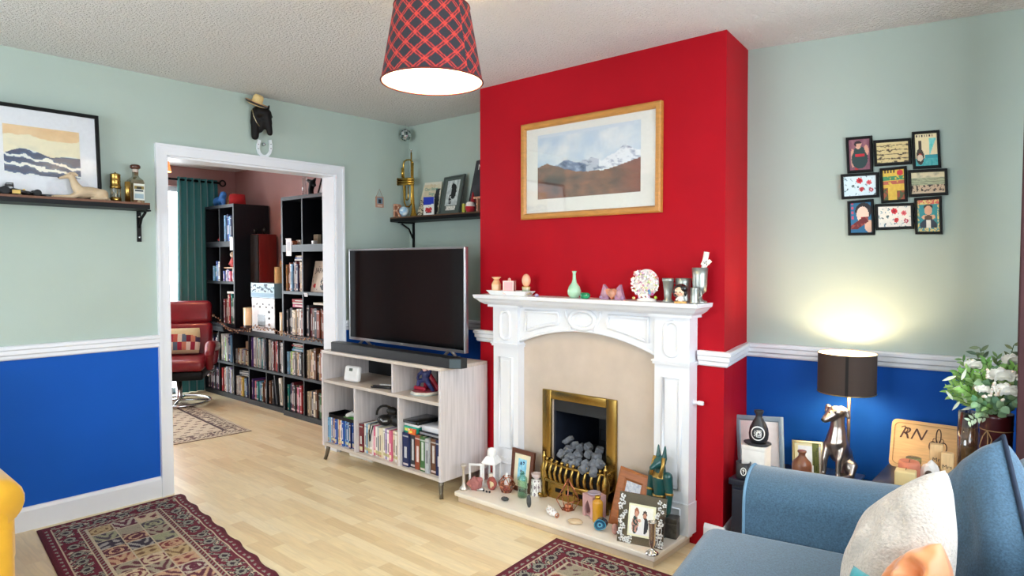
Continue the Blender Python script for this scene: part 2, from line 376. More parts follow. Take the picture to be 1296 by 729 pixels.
# --- dining room beyond the doorway
DX = -3.05; DYB = .14; DYF = -3.4; DW0, DW1 = -2.3, -.30
mb = MB().box(DX-.15, -.14, DYB, DYB+.12, 0, 2.5); struct('wall_dining_back', mb, PINKP)
mb = MB().box(DX-.15, DX, DW1, DYB, 0, 2.5).box(DX-.15, DX, DYF, DW0, 0, 2.5).box(DX-.15, DX, DW0, DW1, 2.13, 2.5); struct('wall_dining_far', mb, PINKP)
mb = MB().box(DX-.15, -.14, DYF-.12, DYF, 0, 2.5); struct('wall_dining_front', mb, PINKP)
mb = MB().box(-.16, -.141, DYF, OY0-.02, 0, 2.4).box(-.16, -.141, OY1+.02, DYB, 0, 2.4).box(-.16, -.141, OY0-.02, OY1+.02, OZ+.02, 2.4); struct('wall_dining_near', mb, PINKP)
mb = MB().box(DX-.15, -.07, DYF-.1, DYB+.12, 2.335, 2.39); struct('ceiling_dining', mb, mat('smooth_white_ceiling', '#e2e0de', .7))
window('window_2', TR(DX-.02, (DW0+DW1)/2, 0, rz=PI/2), DW1-DW0, .0, 2.13, 2)
# ================================================================ CHIMNEY BREAST: SURROUND, FIRE, HEARTH, MANTEL
def m2(p, px): return px*((p-CAM).dot(FWD))/FPX          # size in metres of px pixels at p
HZ = .0615; MZ = 1.1606
MARB = mat('cream_marble', '#c6b8ab', .3, nz=(9, .07))
HEARTHM = mat('pale_cream_marble', '#e6dccd', .35, nz=(7, .06))
h = thing('hearth', 'long cream marble hearth slab on the laminate floor under the fireplace', 'hearth', (1.97, BY, 0))
MB().rbox(-.63, .63, -.372, -.003, .036, HZ, .005).build('top_slab', HEARTHM, h)
MB().rbox(-.615, .615, -.355, -.003, 0, .0362, .003).build('plinth', mat('beige_marble_edge', '#cdb9a0', .4, nz=(9, .08)), h)
# --- surround
SY = -.49; S = thing('fire_surround', 'white painted fire surround with arched frieze against the red chimney breast', 'fireplace', (1.985, BY, HZ)); SL = -S.location
L0, L1, R0, R1 = 1.372, 1.562, 2.43, 2.612
mb = MB(); m0, m1 = 1.284, 2.688
prof = [(0, 1.128), (.026, 1.128), (.03, 1.134), (.012, 1.14), (0, 1.1605)]
def slab(z0, z1, i0, i1, bev=0):
    a = [(m0+i0, -.577+i0), (m1-i0, -.577+i0), (m1-i0, BY+.001), (m0+i0, BY+.001)]; b = [(m0+i1, -.577+i1), (m1-i1, -.577+i1), (m1-i1, BY+.001), (m0+i1, BY+.001)]
    mb.add([(x, y, z0) for x, y in a]+[(x, y, z1) for x, y in b], [(3,2,1,0), (4,5,6,7)]+[(i, (i+1) % 4, 4+(i+1) % 4, 4+i) for i in range(4)])
slab(1.142, 1.1606, .004, 0); slab(1.134, 1.142, .016, .004); slab(1.118, 1.134, .03, .016); slab(1.104, 1.118, .052, .03)
mb.build('mantel_shelf', WHITE, S, SL)
def half_round(pts, r=.007, closed=True): return MB().tube([(x, SYF, z) for x, z in pts], r, 8, closed=closed, flat=.8)
def stadium(cx, cz, w, hh, n=8):
    p = []
    for k in range(n+1): a = PI*k/n; p.append((cx+w*math.cos(a), cz+hh-w+w*math.sin(a)))
    for k in range(n+1): a = PI+PI*k/n; p.append((cx+w*math.cos(a), cz-hh+w+w*math.sin(a)))
    return p
for a, b in ((L0, L1), (R0, R1)):
    c = (a+b)/2; mb = MB(); mb.box(a, b, SY, BY+.001, HZ+.15, .862); mb.box(a-.004, b+.004, SY-.006, BY+.001, HZ, HZ+.15)
    SYF = SY
    for rec_ in ([(a+.045, .80), (b-.045, .80), (b-.045, .27), (a+.045, .27)],):
        mb.tube([(x, SY, z) for x, z in rec_], .009, 6, closed=True); mb.box(a+.06, b-.06, SY-.004, SY+.01, .29, .78)
        for q in (-.012, .012): pass
    mb.tube([(x, SY-.006, z) for x, z in [(a+.04, HZ+.12), (b-.04, HZ+.12), (b-.04, HZ+.035), (a+.04, HZ+.035)]], .006, 6, closed=True)
    pl = mb.build('pilaster', WHITE, S, SL)
    mb = MB(); mb.box(a-.006, b+.006, SY-.012, BY+.001, .862, .874); mb.box(a-.01, b+.01, SY-.018, BY+.001, .874, .882)
    mb.box(a, b, SY-.004, BY+.001, .882, 1.09); mb.box(a-.02, b+.02, SY-.03, BY+.001, 1.09, 1.106)
    mb.tube([(x, SY-.004, z) for x, z in stadium(c, .985, .036, .082)], .0095, 8, closed=True)
    mb.build('corner_block', WHITE, S, SL)
SF = -.474; mb = MB(); arch = lambda x: .895+.088*(1-((x-1.996)/.434)**2)
n = 24; bot = [(L1+(R0-L1)*k/n, arch(L1+(R0-L1)*k/n)) for k in range(n+1)]
for (xa, za), (xb, zb) in zip(bot, bot[1:]): mb.prism([(xa, za), (xb, zb), (xb, 1.106), (xa, 1.106)], SF, BY+.02)
mb.tube([(x, SF, z+.004) for x, z in bot], .008, 6)
def inset(x): return arch(x)+.045
SYF = SF
xa, xb = 1.605, 1.835
P = [(xa, 1.075), (xb, 1.075)]+[(xb+.014*math.sin(PI*k/6)-.006, 1.075-(1.075-inset(xb)-.0)*k/6) for k in range(1, 6)]+[(xb-(xb-xa)*k/8, inset(xb-(xb-xa)*k/8)) for k in range(9)]
for sgn in (1, -1):
    pts = [((x if sgn > 0 else 3.992-x), SF, z) for x, z in P]; mb.tube([(x_, y_-.003, z_) for x_, y_, z_ in pts], .0095, 8, closed=True)
    ins = [((x-1.72)*.9+1.72, (z-1.03)*.78+1.032) for x, z in P]; ins = [((x if sgn > 0 else 3.992-x), z) for x, z in ins]
    mb.tube([(x, SF, z) for x, z in ins], .004, 6, closed=True)
for s_ in (1, -1): mb.tube([(1.996+s_*(.112+.018*math.cos(PI*k/6)-.018), SF, 1.09-.105*k/6) for k in range(7)], .008, 6)
mb.tube([(1.996+.082*math.cos(2*PI*k/28), SF-.003, 1.045+.05*math.sin(2*PI*k/28)) for k in range(28)], .012, 8, closed=True)
mb.tube([(1.996+.058*math.cos(2*PI*k/28), SF, 1.045+.034*math.sin(2*PI*k/28)) for k in range(28)], .004, 8, closed=True)
mb.build('frieze', WHITE, S, SL)
mb = MB(); y0, y1 = -.436, BY-.0005
mb.box(L1-.02, FX0, y0, y1, HZ, 1.0).box(FX1, R0+.02, y0, y1, HZ, 1.0).box(FX0, FX1, y0, y1, FZ, 1.0)
mb.build('back_panel', MARB, S, SL, label='beige marble back panel')
# --- gas fire
G = thing('gas_fire', 'brass framed gas fire with curved front bars set in the marble panel', 'fire', (1.95, -.44, HZ)); GL = -G.location
mb = MB(); a, b, t, zt = 1.7065, 2.1924, .062, .6411
for x0, x1, z0, z1 in ((a, a+t, HZ+.001, zt), (b-t, b, HZ+.001, zt), (a+t, b-t, zt-.05, zt)): mb.rbox(x0, x1, -.452, -.4365, z0, z1, .005)
mb.build('brass_frame', BRASS, G, GL)
BRK = mat('sooty_firebrick', '#24262b', .75, nz=(20, .3), bump=(40, .3))
mb = MB(); e = .003; xa, xb = FX0+e, FX1-e
mb.box(xa, xa+.01, -.43, .014, HZ, FZ-.004, '#131b2b').box(xb-.01, xb, -.43, .014, HZ, FZ-.004, '#101216').box(xa, xb, .004, .016, HZ, FZ, '#22252b').box(xa, xb, -.43, .014, HZ+.001, HZ+.012, '#101114')
mb.box(xa+.01, xb-.01, -.43, -.41, FZ-.075, FZ-.003, '#15171b').box(xa+.01, xb-.01, -.41, -.2, FZ-.02, FZ-.003, '#15171b')
for i, z in enumerate([.2, .27, .34, .41, .48, .55]):
    mb.box(xa+.01, xb-.01, -.001, .006, z, z+.004, '#0d0e10')
    for k in range(5):
        x = xa+.02+k*.085+(i % 2)*.04
        if x < xb-.02: mb.box(x, x+.004, -.001, .006, z-.066, z, '#0d0e10')
mb.build('firebox', mat('sooty_steel', None, .6, nz=(14, .3)), G, GL, label='black sooty firebox')
mb = MB(); fy = -.545; zb, ztp = .175, .262; bx0, bx1 = 1.772, 2.17; nb = 10
for k in range(nb):
    x = bx0+.028+(bx1-bx0-.056)*k/(nb-1); yy = fy-.03*math.sin(PI*(x-bx0)/(bx1-bx0))+.03
    mb.tube([(x, yy+.012, zb-.012), (x, yy-.012, zb+.015), (x, yy-.018, zb+.045), (x, yy-.008, ztp-.01), (x, yy, ztp+.012)], [.007, .010, .0105, .008, .005], 8)
    mb.ball((x, yy, ztp+.017), .0105, 10, 8)
mb.build('front_bars', BRASS, G, GL)
mb = MB()
arc = lambda z, r: mb.tube([(bx0+(bx1-bx0)*k/16, fy-.03*math.sin(PI*k/16)+.03, z) for k in range(17)], r, 8)
arc(ztp, .008); arc(zb-.01, .011)
for x in (bx0, bx1):
    mb.lathe([(0, HZ+.001), (.02, HZ+.001), (.02, HZ+.015), (.011, HZ+.04), (.010, .14), (.022, zb+.012), (.022, zb+.045), (.012, ztp-.012), (.009, ztp+.01), (.013, ztp+.02), (.012, ztp+.03), (.004, ztp+.04), (.006, ztp+.047), (0, ztp+.053)], 14, T=TR(x, fy+.03, 0))
    mb.tube([(x, fy+.03, HZ+.012), (x-.0, fy-.0, HZ+.014), (x, fy-.015, HZ+.03)], [.012, .012, .008], 8)
    for z in (zb-.01, ztp): mb.tube([(x, fy+.03, z), (x, -.45, z)], .008, 8)
mb.build('grate_frame', BRASS, G, GL)
mb = MB().box(bx0+.02, bx1-.02, fy+.04, fy+.047, HZ+.001, zb-.018)
for k in range(5):
    x = bx0+.07+k*.07; mb.box(x, x+.045, fy+.038, fy+.041, HZ+.04, HZ+.062, '#120d05', mi=1)
mb.build('ash_pan_front', [BRASS, BLACK], G, GL)
mb = MB(); mb.add([(x, y, z) for x in (xa+.014, xb-.014) for y, z in ((fy+.06, HZ+.014), (-.06, HZ+.013), (fy+.06, .19), (-.30, .25), (-.06, .26))], [(0,1,4,3,2), (5,7,8,9,6), (0,2,7,5), (2,3,8,7), (3,4,9,8), (4,1,6,9), (1,0,5,6)])
mb.build('coal_bed', mat('black_ember_bed', '#17181a', .9, nz=(40, .4), bump=(60, .8)), G, GL)
COALM = mat('grey_coal', '#6b6f76', .85, nz=(30, .45), bump=(70, .9, .006))
coal_px = [(719,557,-.36,1), (719,569,-.40,0), (710.5,575,-.44,0), (720.5,579,-.46,0), (727,563.5,-.34,0), (735,566,-.34,0), (744.5,566,-.34,0), (732,575,-.42,0), (745,575,-.42,0), (730.5,585,-.5,0), (740.5,586.5,-.5,0), (750,588,-.5,0), (755,579,-.44,0), (759,570,-.36,0), (759,587,-.48,0), (716,586,-.5,0), (724.5,588,-.52,0), (738.5,594,-.54,0), (751,597,-.54,0)]
for i, (px, py, y, el) in enumerate(coal_px):
    p = oy(y, px, py); r = .0235+.004*((i*37) % 5)/5
    MB().blob((0, 0, 0), (r*(1.6 if el else 1.05), r, r*(.75 if el else .95)), seed=i, amp=.25, freq=1.2, sub=3, cube=.85).build('coal', COALM, None, p, rot=(.3*(i % 3), -.7 if el else .25*(i % 4), i), label='grey coal lump piled in the brass fire grate', cat='coal', group='coal lumps in the fire grate')
# --- gas tap on the wall
o = thing('gas_tap', 'small white gas tap sticking out of the surround above the hearth', 'gas tap', (R1, -.445, .69))
MB().lathe([(0, 0), (.014, 0), (.014, .006), (.007, .012), (.007, .035), (0, .036)], 12, T=TR(0, 0, 0, ry=PI/2)).build('tap_body', WHITE, o)
MB().rbox(.02, .05, -.008, .008, -.01, .01, .005).build('tap_lever', WHITE, o)
# --- mountain picture
fy0 = BY-.001; f = -.44
tl, tr, br, bl = oy(f, 657, 159), oy(f, 835, 126.5), oy(f, 837, 268.5), oy(f, 660.5, 278)
x0, x1, z0, z1 = (tl.x+bl.x)/2, (tr.x+br.x)/2, (bl.z+br.z)/2, (tl.z+tr.z)/2; W_, H_ = x1-x0, z1-z0
o = thing('framed_landscape_print', 'oak framed mountain landscape picture hanging on the red chimney breast', 'picture', ((x0+x1)/2, fy0, z0))
OAK = mat('honey_oak', '#b9803c', .4, nz=(14, .2), stretch=(1, 5, 5))
ring_frame(MB(), W_, H_, .034, .03, '#ffffff').build('frame', OAK, o)
MB().box(-W_/2+.03, W_/2-.03, -.012, -.002, .03, H_-.03, '#f1efe9').build('mount', PRINT, o)
def mountain(u, v):
    n = fbm(u*3, v*3, 1); r1 = .44+.1*max(0, 1-abs(u-.13)/.16)-.0*u+.03*fbm(u*9, 2, 3); snow = .50+.17*max(0, 1-abs(u-.88)/.24)+.07*max(0, 1-abs(u-.55)/.1)+.07*fbm(u*10, 5, 2); low = .36+.06*fbm(u*4, 9, 4)+.12*max(0, (u-.7)/.3)+.2*max(0, 1-abs(u-.1)/.3)
    ridge = .45+.11*max(0, 1-abs(u-.3)/.25)+.05*fbm(u*8, 11, 2)
    if v < low:
        c = mix((.62,.36,.22), (.36,.22,.15), .5+1.3*fbm(u*7, v*9, 7)); c = mix(c, (.18,.16,.17), max(0, 1-((u-.17)**2/.02+(v-.25)**2/.05))*(.4+.9*fbm(u*14, v*8, 6)))
        return mix(c, (.56,.26,.22), max(0, (u-.7)*2))
    if v < ridge and u < .5: return mix((.26,.32,.48), (.75,.8,.9), .4+1.2*fbm(u*16, v*16, 3))
    if v < snow and u > .36: return mix((.95,.96,.98), (.42,.46,.58), max(0, 2.2*fbm(u*16+v*8, v*16, 9)-.1) + (.35 if u < .62 else 0))
    return mix((.72,.81,.9), (.93,.94,.95), .55+1.5*fbm(u*3+v, v*2.5-u*2, 12)) if v < .95 else (.84,.88,.93)
a, b, c, d = oy(f, 678.5, 252), oy(f, 809, 242.5), oy(f, 809, 155), oy(f, 678.5, 172)
pic_plane(MB(), (b.x+c.x-a.x-d.x)/2, (c.z+d.z-a.z-b.z)/2+.01, (a.x+d.x)/2-(x0+x1)/2, (a.z+b.z)/2-z0, -.0125, 130, 80, mountain).build('painting', PRINT, o)
MB().box(-W_/2+.03, W_/2-.03, -.0165, -.0155, .03, H_-.03).build('glass', GLASS, o)

# --- things on the mantel shelf
def at_m(px, py, y=-.5): p = oy(y, px, py); return V((p.x, y, MZ+.0005))
def mset(px0, px1, py0, py1, y):    # base point, width, height of a thing standing on the mantel
    p = at_m((px0+px1)/2, py1, y); return p, m2(p, px1-px0), m2(p, py1-py0)
p, w_, h_ = mset(613, 679, 362, 374, -.5)
o = thing('serving_tray', 'long white rectangular dish at the left end of the mantel', 'tray', p)
mb = MB(); A = [(w_*.40, .03), (w_*.5, .042)]; hh = .026
v = [(sx*A[k][0], sy*A[k][1], z) for k, z in ((0, 0), (1, hh), (1, hh)) for sx, sy in ((-1,-1), (1,-1), (1,1), (-1,1))]
v = [(sx*w_*.43, sy*.03, 0) for sx, sy in ((-1,-1),(1,-1),(1,1),(-1,1))]+[(sx*w_*.5, sy*.045, hh) for sx, sy in ((-1,-1),(1,-1),(1,1),(-1,1))]+[(sx*w_*.47, sy*.04, hh) for sx, sy in ((-1,-1),(1,-1),(1,1),(-1,1))]+[(sx*w_*.42, sy*.028, .006) for sx, sy in ((-1,-1),(1,-1),(1,1),(-1,1))]
fs = [(3,2,1,0), (12,13,14,15)]+[(r*4+i, r*4+(i+1) % 4, (r+1)*4+(i+1) % 4, (r+1)*4+i) for r in range(3) for i in range(4)]
mb.add(v, fs, '#f2f2f0').build('dish', CERAMIC, o)
TZ = .0065; TP = p.copy()
def ontray(px0, px1, py0, py1):
    q = oy(-.5, (px0+px1)/2, py1); q = V((q.x, -.5, MZ+TZ+.0008)); return q, m2(q, px1-px0), m2(q, py1-py0)
q, w_, h_ = ontray(622, 634.5, 347, 368); r = w_/2
MB().lathe([(0, 0), (r*.8, 0), (r*.95, h_*.15), (r, h_*.55), (r*.6, h_*.78), (r*.55, h_*.85), (r, h_*.97), (r*.9, h_), (r*.5, h_*.97), (r*.45, h_*.8)], 20, ['#e8b07a','#eebf8d','#f0c79a','#e9b37e','#d98f5a','#efc08f','#d79a6b','#c88050','#b87040']).build('bud_vase', CERAMIC, None, q, label='small peach bud vase standing in the white tray', cat='vase')
q, w_, h_ = ontray(636, 653.5, 347.5, 368); r = w_/2
o = thing('trinket_box', 'small pink panelled lantern box in the middle of the white tray', 'box', q, .5)
a = r*.72; mb = MB().box(-a, a, -a, a, 0, h_*.78, '#c98f8e').box(-a*1.12, a*1.12, -a*1.12, a*1.12, h_*.74, h_*.82, '#e3b3a5').box(-a*1.1, a*1.1, -a*1.1, a*1.1, 0, h_*.06, '#e3b3a5')
for sx in (-1, 1):
    for sy in (-1, 1): mb.box(sx*a-.003, sx*a+.003, sy*a-.003, sy*a+.003, 0, h_*.78, '#e9bfb2')
mb.build('body', GLOSS, o); MB().lathe([(0, h_*.82), (a*.35, h_*.82), (a*.3, h_*.95), (0, h_)], 10, '#e3b3a5').build('lid_knob', GLOSS, o)
q, w_, h_ = ontray(659, 673, 343.5, 369.5); r = w_/2
o = thing('decorative_egg', 'peach stone egg on a small ornate stand in the white tray', 'egg', q)
MB().lathe([(0, 0), (r, 0), (r*.95, h_*.1), (r*.7, h_*.25), (r*.8, h_*.36), (r*.7, h_*.4), (0, h_*.38)], 18, ['#a89a78','#b8ab88','#8d9473','#c7b38a','#caa25c','#caa25c']).build('stand', CERAMIC, o)
MB().ball((0, 0, h_*.69), (r*.8, r*.8, h_*.32), 18, 14, '#eab08e').build('egg', GLOSS, o)
q = at_m(679, 373.5, -.545); MB().blob((0, 0, .008), (.012, .01, .009), 4, .2, 2, 2, '#9a8fb5', flat=-.8).build('pebble', STONE, None, q, label='tiny lilac pebble beside the right end of the white tray', cat='pebble')
p, w_, h_ = mset(718, 735.5, 344, 378, -.5); r = w_/2
MB().lathe([(0, 0), (r*.6, 0), (r*.95, h_*.14), (r, h_*.26), (r*.8, h_*.42), (r*.4, h_*.56), (r*.25, h_*.7), (r*.22, h_*.9), (r*.38, h_), (r*.28, h_*.99), (r*.14, h_*.9)], 28, '#a9d3b4').build('bottle_vase', CERAMIC, None, p, label='slender pale green bottle vase on the mantel', cat='vase')
p, w_, h_ = mset(733, 748, 371, 379, -.545)
MB().blob((0, 0, h_*.5), (w_*.5, w_*.3, h_*.55), 3, .18, 1.8, 3, '#0f7a4c', sm=True, flat=-.9).build('polished_stone', mat('jade', '#0f7d50', .12, nz=(20, .3), coat=.5), None, p, label='polished dark green stone lying beside the pale green vase', cat='stone')
# winged heart ornament
GEM = mat('frosted_pink_glass', None, .2, nz=(30, .15), trans=.35)
p, w_, h_ = mset(757, 793, 361, 380, -.5)
o = thing('heart_ornament', 'pink and peach ornament with two pointed lilac wings on the mantel', 'ornament', p)
def heart(W, H, n=24):
    out = []
    for k in range(n):
        t = 2*PI*k/n; out.append((W*.5*math.sin(t)**3, H*(.55+(13*math.cos(t)-5*math.cos(2*t)-2*math.cos(3*t)-math.cos(4*t))/32)))
    return out
MB().prism(heart(w_*.5, h_*.8), -.012, .012, '#e79c78').ball((0, 0, h_*.4), (w_*.2, .018, h_*.3), 14, 8, '#eeb090').build('heart', GEM, o)
for s_ in (-1, 1):
    MB().prism([(s_*w_*.12, 0), (s_*w_*.5, .0), (s_*w_*.42, h_*.5), (s_*w_*.34, h_), (s_*w_*.22, h_*.78)], -.01, .01, '#c99ab8').ball((s_*w_*.3, 0, h_*.4), (w_*.14, .018, h_*.34), 12, 8, '#d3a4b4').ball((s_*w_*.44, -.006, h_*.12), (w_*.07, .012, h_*.12), 8, 6, '#c7a5c9').build('wing', GEM, o)
# flower encrusted disc
p, w_, h_ = mset(799, 837, 341, 383, -.5)
o = thing('flower_ornament', 'round white ornament covered in tiny porcelain flowers on the mantel', 'ornament', p)
mb = MB().lathe([(0, 0), (w_*.34, 0), (w_*.36, .008), (w_*.2, .016), (0, .016)], 20, '#eeeae4', sy=.55)
mb.lathe([(0, -.012), (w_*.43, -.012), (w_*.46, 0), (w_*.43, .012), (0, .012)], 28, '#f3f1ee', T=TR(0, 0, h_*.55, rx=PI/2)); mb.build('disc', CERAMIC, o)
mb = MB(); rr = random.Random(5); pc = ['#f4efec','#f6f3f0','#f1dedd','#e9b9bd','#f4ecd0','#f7f5f3','#d9a0b4','#c9d39a','#f2f0ef','#efe6e2','#dbc7e0']
for k in range(150):
    a = rr.random()*2*PI; q = math.sqrt(rr.random())*w_*.5; x, z = q*math.cos(a), h_*.53+q*math.sin(a)*1.0
    if z < .008 or (z > h_*.9 and abs(x) < w_*.2): continue
    mb.blob((x, -.012-rr.random()*.012, z), .0055+rr.random()*.003, k, .35, 3, 1, pc[k % len(pc)])
for x, z, c in ((w_*.17, h_*.32, '#5f8fc0'), (w_*.2, h_*.25, '#7fa6cf'), (w_*.3, h_*.22, '#c35f9c'), (w_*.45, h_*.5, '#a9c94e'), (w_*.42, h_*.12, '#a9c94e'), (-w_*.4, h_*.08, '#d7c37a'), (w_*.44, h_*.72, '#c8736a'), (-w_*.35, h_*.86, '#e3b0a0')): mb.blob((x, -.02, z), .008, int(x*1e4), .3, 3, 1, c)
mb.build('flowers', CERAMIC, o)
PEWTER = mat('dull_pewter', '#a9aea9', .38, .85, nz=(30, .2))
p, w_, h_ = mset(838, 852.5, 356, 386, -.5); r = w_/2
MB().lathe([(0, 0), (r*.95, 0), (r*.9, .006), (r*.62, h_*.12), (r*.72, h_*.5), (r*.9, h_*.85), (r, h_*.88), (r, h_), (r*.9, h_), (r*.8, h_*.85), (0, h_*.2)], 22).build('pewter_beaker', PEWTER, None, p, label='slim pewter beaker with a flared rim beside the flower ornament', cat='cup')
p, w_, h_ = mset(854, 875, 352, 382, -.455); r = w_/2
o = thing('pewter_tankard', 'wide pewter tankard behind the black haired figurine on the mantel', 'tankard', p)
MB().lathe([(0, 0), (r, 0), (r*.95, h_*.1), (r*.85, h_*.2), (r*.92, h_*.8), (r, h_), (r*.92, h_), (r*.8, h_*.8), (0, h_*.15)], 24).build('body', PEWTER, o)
MB().tube([(-r*.9, 0, h_*.75), (-r*1.3, 0, h_*.8), (-r*1.4, 0, h_*.5), (-r*1.15, 0, h_*.25), (-r*.85, 0, h_*.22)], .004, 8).build('handle', PEWTER, o)
p, w_, h_ = mset(873, 884.5, 366, 386, -.535); r = w_/2
o = thing('pewter_mug', 'little pewter mug in front of the tall goblet', 'mug', p)
MB().lathe([(0, 0), (r, 0), (r*.9, h_*.1), (r*.9, h_*.9), (r, h_), (r*.85, h_), (r*.8, h_*.2), (0, h_*.15)], 20).build('body', PEWTER, o)
MB().tube([(r*.85, 0, h_*.8), (r*1.5, 0, h_*.8), (r*1.6, 0, h_*.45), (r*.85, 0, h_*.25)], .0028, 8).build('handle', PEWTER, o)
p, w_, h_ = mset(875.5, 895.5, 339.5, 384, -.475); r = w_/2
MB().lathe([(0, 0), (r*.95, 0), (r*.9, .008), (r*.35, h_*.1), (r*.28, h_*.2), (r*.45, h_*.26), (r*.85, h_*.34), (r*.9, h_*.5), (r*.92, h_*.75), (r, h_), (r*.93, h_), (r*.85, h_*.7), (r*.7, h_*.4), (0, h_*.34)], 26).build('pewter_goblet', PEWTER, None, p, label='tall footed pewter goblet at the right end of the mantel', cat='goblet')
GP = p.copy(); gb = h_*.345
o = thing('rolled_card', 'rolled white cards with black print standing in the pewter goblet', 'card', (p.x, p.y, p.z+gb), rot=(0, .16, .3))
hh = m2(p, 66)-gb
MB().lathe([(.0, 0), (.011, 0), (.0125, hh*.98), (.010, hh*.98), (.009, .01)], 14, '#efe9e2').build('roll', PRINT, o)
mb = MB().box(-.014, .016, -.004, .004, -hh*.09, hh*.09, '#efe6da', T=TR(.004, -.016, hh*.72, ry=.3))
for k in range(4): mb.box(-.009+k*.006, -.006+k*.006, -.0045, -.0039, -.004*(k % 2)-.006, .006*(k % 3), '#2a2a2a', T=TR(.004, -.016, hh*.72, ry=.3))
mb.box(-.008, .008, -.004, .004, -hh*.06, hh*.06, '#f0e4d4', T=TR(.019, -.008, hh*.74, ry=.6)); mb.build('card', PRINT, o)
# black-haired figurine
p, w_, h_ = mset(851.5, 870.5, 361, 387, -.555); r = w_/2
o = thing('doll_figurine', 'little round headed figurine with black hair on the mantel', 'figurine', p)
MB().lathe([(0, 0), (r*.85, 0), (r*.85, h_*.09), (0, h_*.1)], 18, '#d8a45a').build('base', GLOSS, o)
organic('body', [('e', (0, 0, h_*.22), (r*.38, r*.32, h_*.16)), ((-r*.25, 0, h_*.3), r*.13, (-r*.5, -r*.2, h_*.16), r*.11), ((r*.25, 0, h_*.3), r*.13, (r*.5, -r*.2, h_*.16), r*.11), ((-r*.16, 0, h_*.15), r*.15, (-r*.18, -r*.05, h_*.1), r*.15), ((r*.16, 0, h_*.15), r*.15, (r*.18, -r*.05, h_*.1), r*.15)], mat('white_figurine_dress', '#efe3dc', .4), o, .0018, 3)
mb = MB().ball((0, -r*.08, h_*.58), (r*.72, r*.62, h_*.25), 18, 14, '#f0c9ad')
for sx in (-1, 1): mb.ball((sx*r*.28, -r*.66, h_*.54), (r*.1, r*.05, h_*.035), 8, 6, '#2b1c18').ball((sx*r*.45, -r*.6, h_*.47), (r*.12, r*.05, h_*.025), 8, 6, '#e79a8a')
mb.ball((0, -r*.71, h_*.5), (r*.05, r*.05, h_*.02), 6, 5, '#e5b093').ball((0, -r*.68, h_*.44), (r*.12, r*.04, h_*.012), 8, 5, '#b5463e').build('head', GLOSS, o)
organic('hair', [('e', (0, r*.16, h_*.68), (r*.9, r*.66, h_*.27)), ('e', (r*.6, -r*.25, h_*.72), (r*.4, r*.4, h_*.16)), ('e', (-r*.62, -r*.1, h_*.6), (r*.25, r*.35, h_*.26)), ('e', (r*.7, 0, h_*.55), (r*.2, r*.3, h_*.22))], mat('black_gloss_hair', '#0e0d10', .25, coat=.4), o, .0018, 3)
# ================================================================ helpers for leaning pictures and rows of books
def bil(c, u, v): return c[0]*((1-u)*(1-v)) + c[1]*(u*(1-v)) + c[2]*(u*v) + c[3]*((1-u)*v)      # c = bl, br, tr, tl
def lean_corners(px, y0, y1, z=None):  # daylight through the added window behind the camera
    """world corners of a flat thing seen at pixel corners px (bl, br, tr, tl): bottom edge at y0, top edge at y1"""
    c = [oy(y0, *px[0]), oy(y0, *px[1]), oy(y1, *px[2]), oy(y1, *px[3])]
    if z is not None:
        for k in (0, 1): c[2+(1-k)].z += z-c[k].z; c[k].z = z
    return c
def qn(c): return (c[1]-c[0]).cross(c[3]-c[0]).normalized()         # faces the room (-y) for bl,br,tr,tl
def q_slab(mb, c, th, col, fc=None, nu=1, nv=1, ins=0, off=0, mi=0, fmi=None):
    n = qn(c); o = (c[0]+c[1])/2; C_ = [p-o for p in c]; f = lambda u, v, k: bil(C_, ins+u*(1-2*ins), ins+v*(1-2*ins))+n*k
    vs = [f(u, v, off+k) for k in (-th, 0) for u, v in ((0,0), (1,0), (1,1), (0,1))]
    mb.add(vs, [(3,2,1,0), (0,1,5,4), (1,2,6,5), (2,3,7,6), (3,0,4,7)]+([] if fc else [(4,5,6,7)]), col, mi)
    if fc: mb.grid(nu, nv, lambda u, v: f(u, v, off), fc, mi if fmi is None else fmi)
    return o
def q_ring(mb, c, th, bu, bv, col, mi=0, raise_=.0):
    n = qn(c); o = (c[0]+c[1])/2; C_ = [p-o for p in c]; R_ = []
    for a, b, k in ((0, 0, -th), (0, 0, 0), (bu*.2, bv*.2, .004), (bu*.8, bv*.8, .004), (bu, bv, -.003), (bu, bv, -th*.6)):
        R_ += [bil(C_, u, v)+n*k for u, v in ((a,b), (1-a,b), (1-a,1-b), (a,1-b))]
    fs = [(i*4+k, i*4+(k+1) % 4, (i+1)*4+(k+1) % 4, (i+1)*4+k) for i in range(5) for k in range(4)]
    return mb.add(R_, fs, col, mi)
ORD = ['first', 'second', 'third', 'fourth', 'fifth', 'sixth', 'seventh', 'eighth', 'ninth', 'tenth', 'eleventh', 'twelfth', 'thirteenth', 'fourteenth', 'fifteenth', 'sixteenth', 'seventeenth', 'eighteenth']
HUE = dict(navy='#1c2858', blue='#2c55a8', sky='#7fb2d8', teal='#1f8a86', green='#3d6b3a', lime='#7bb53c', red='#b3262e', maroon='#6d1f2a', brown='#6b452c', tan='#b98e5c', cream='#e3d8bd', white='#eceae4', grey='#8c8f92', black='#1a1a1d', purple='#5c3f86', lilac='#a894c4', pink='#d8688c', orange='#d0743a', yellow='#e0b840', charcoal='#3a3b42', rust='#94452c', ivory='#efe6cf', silver='#b9bdc2')
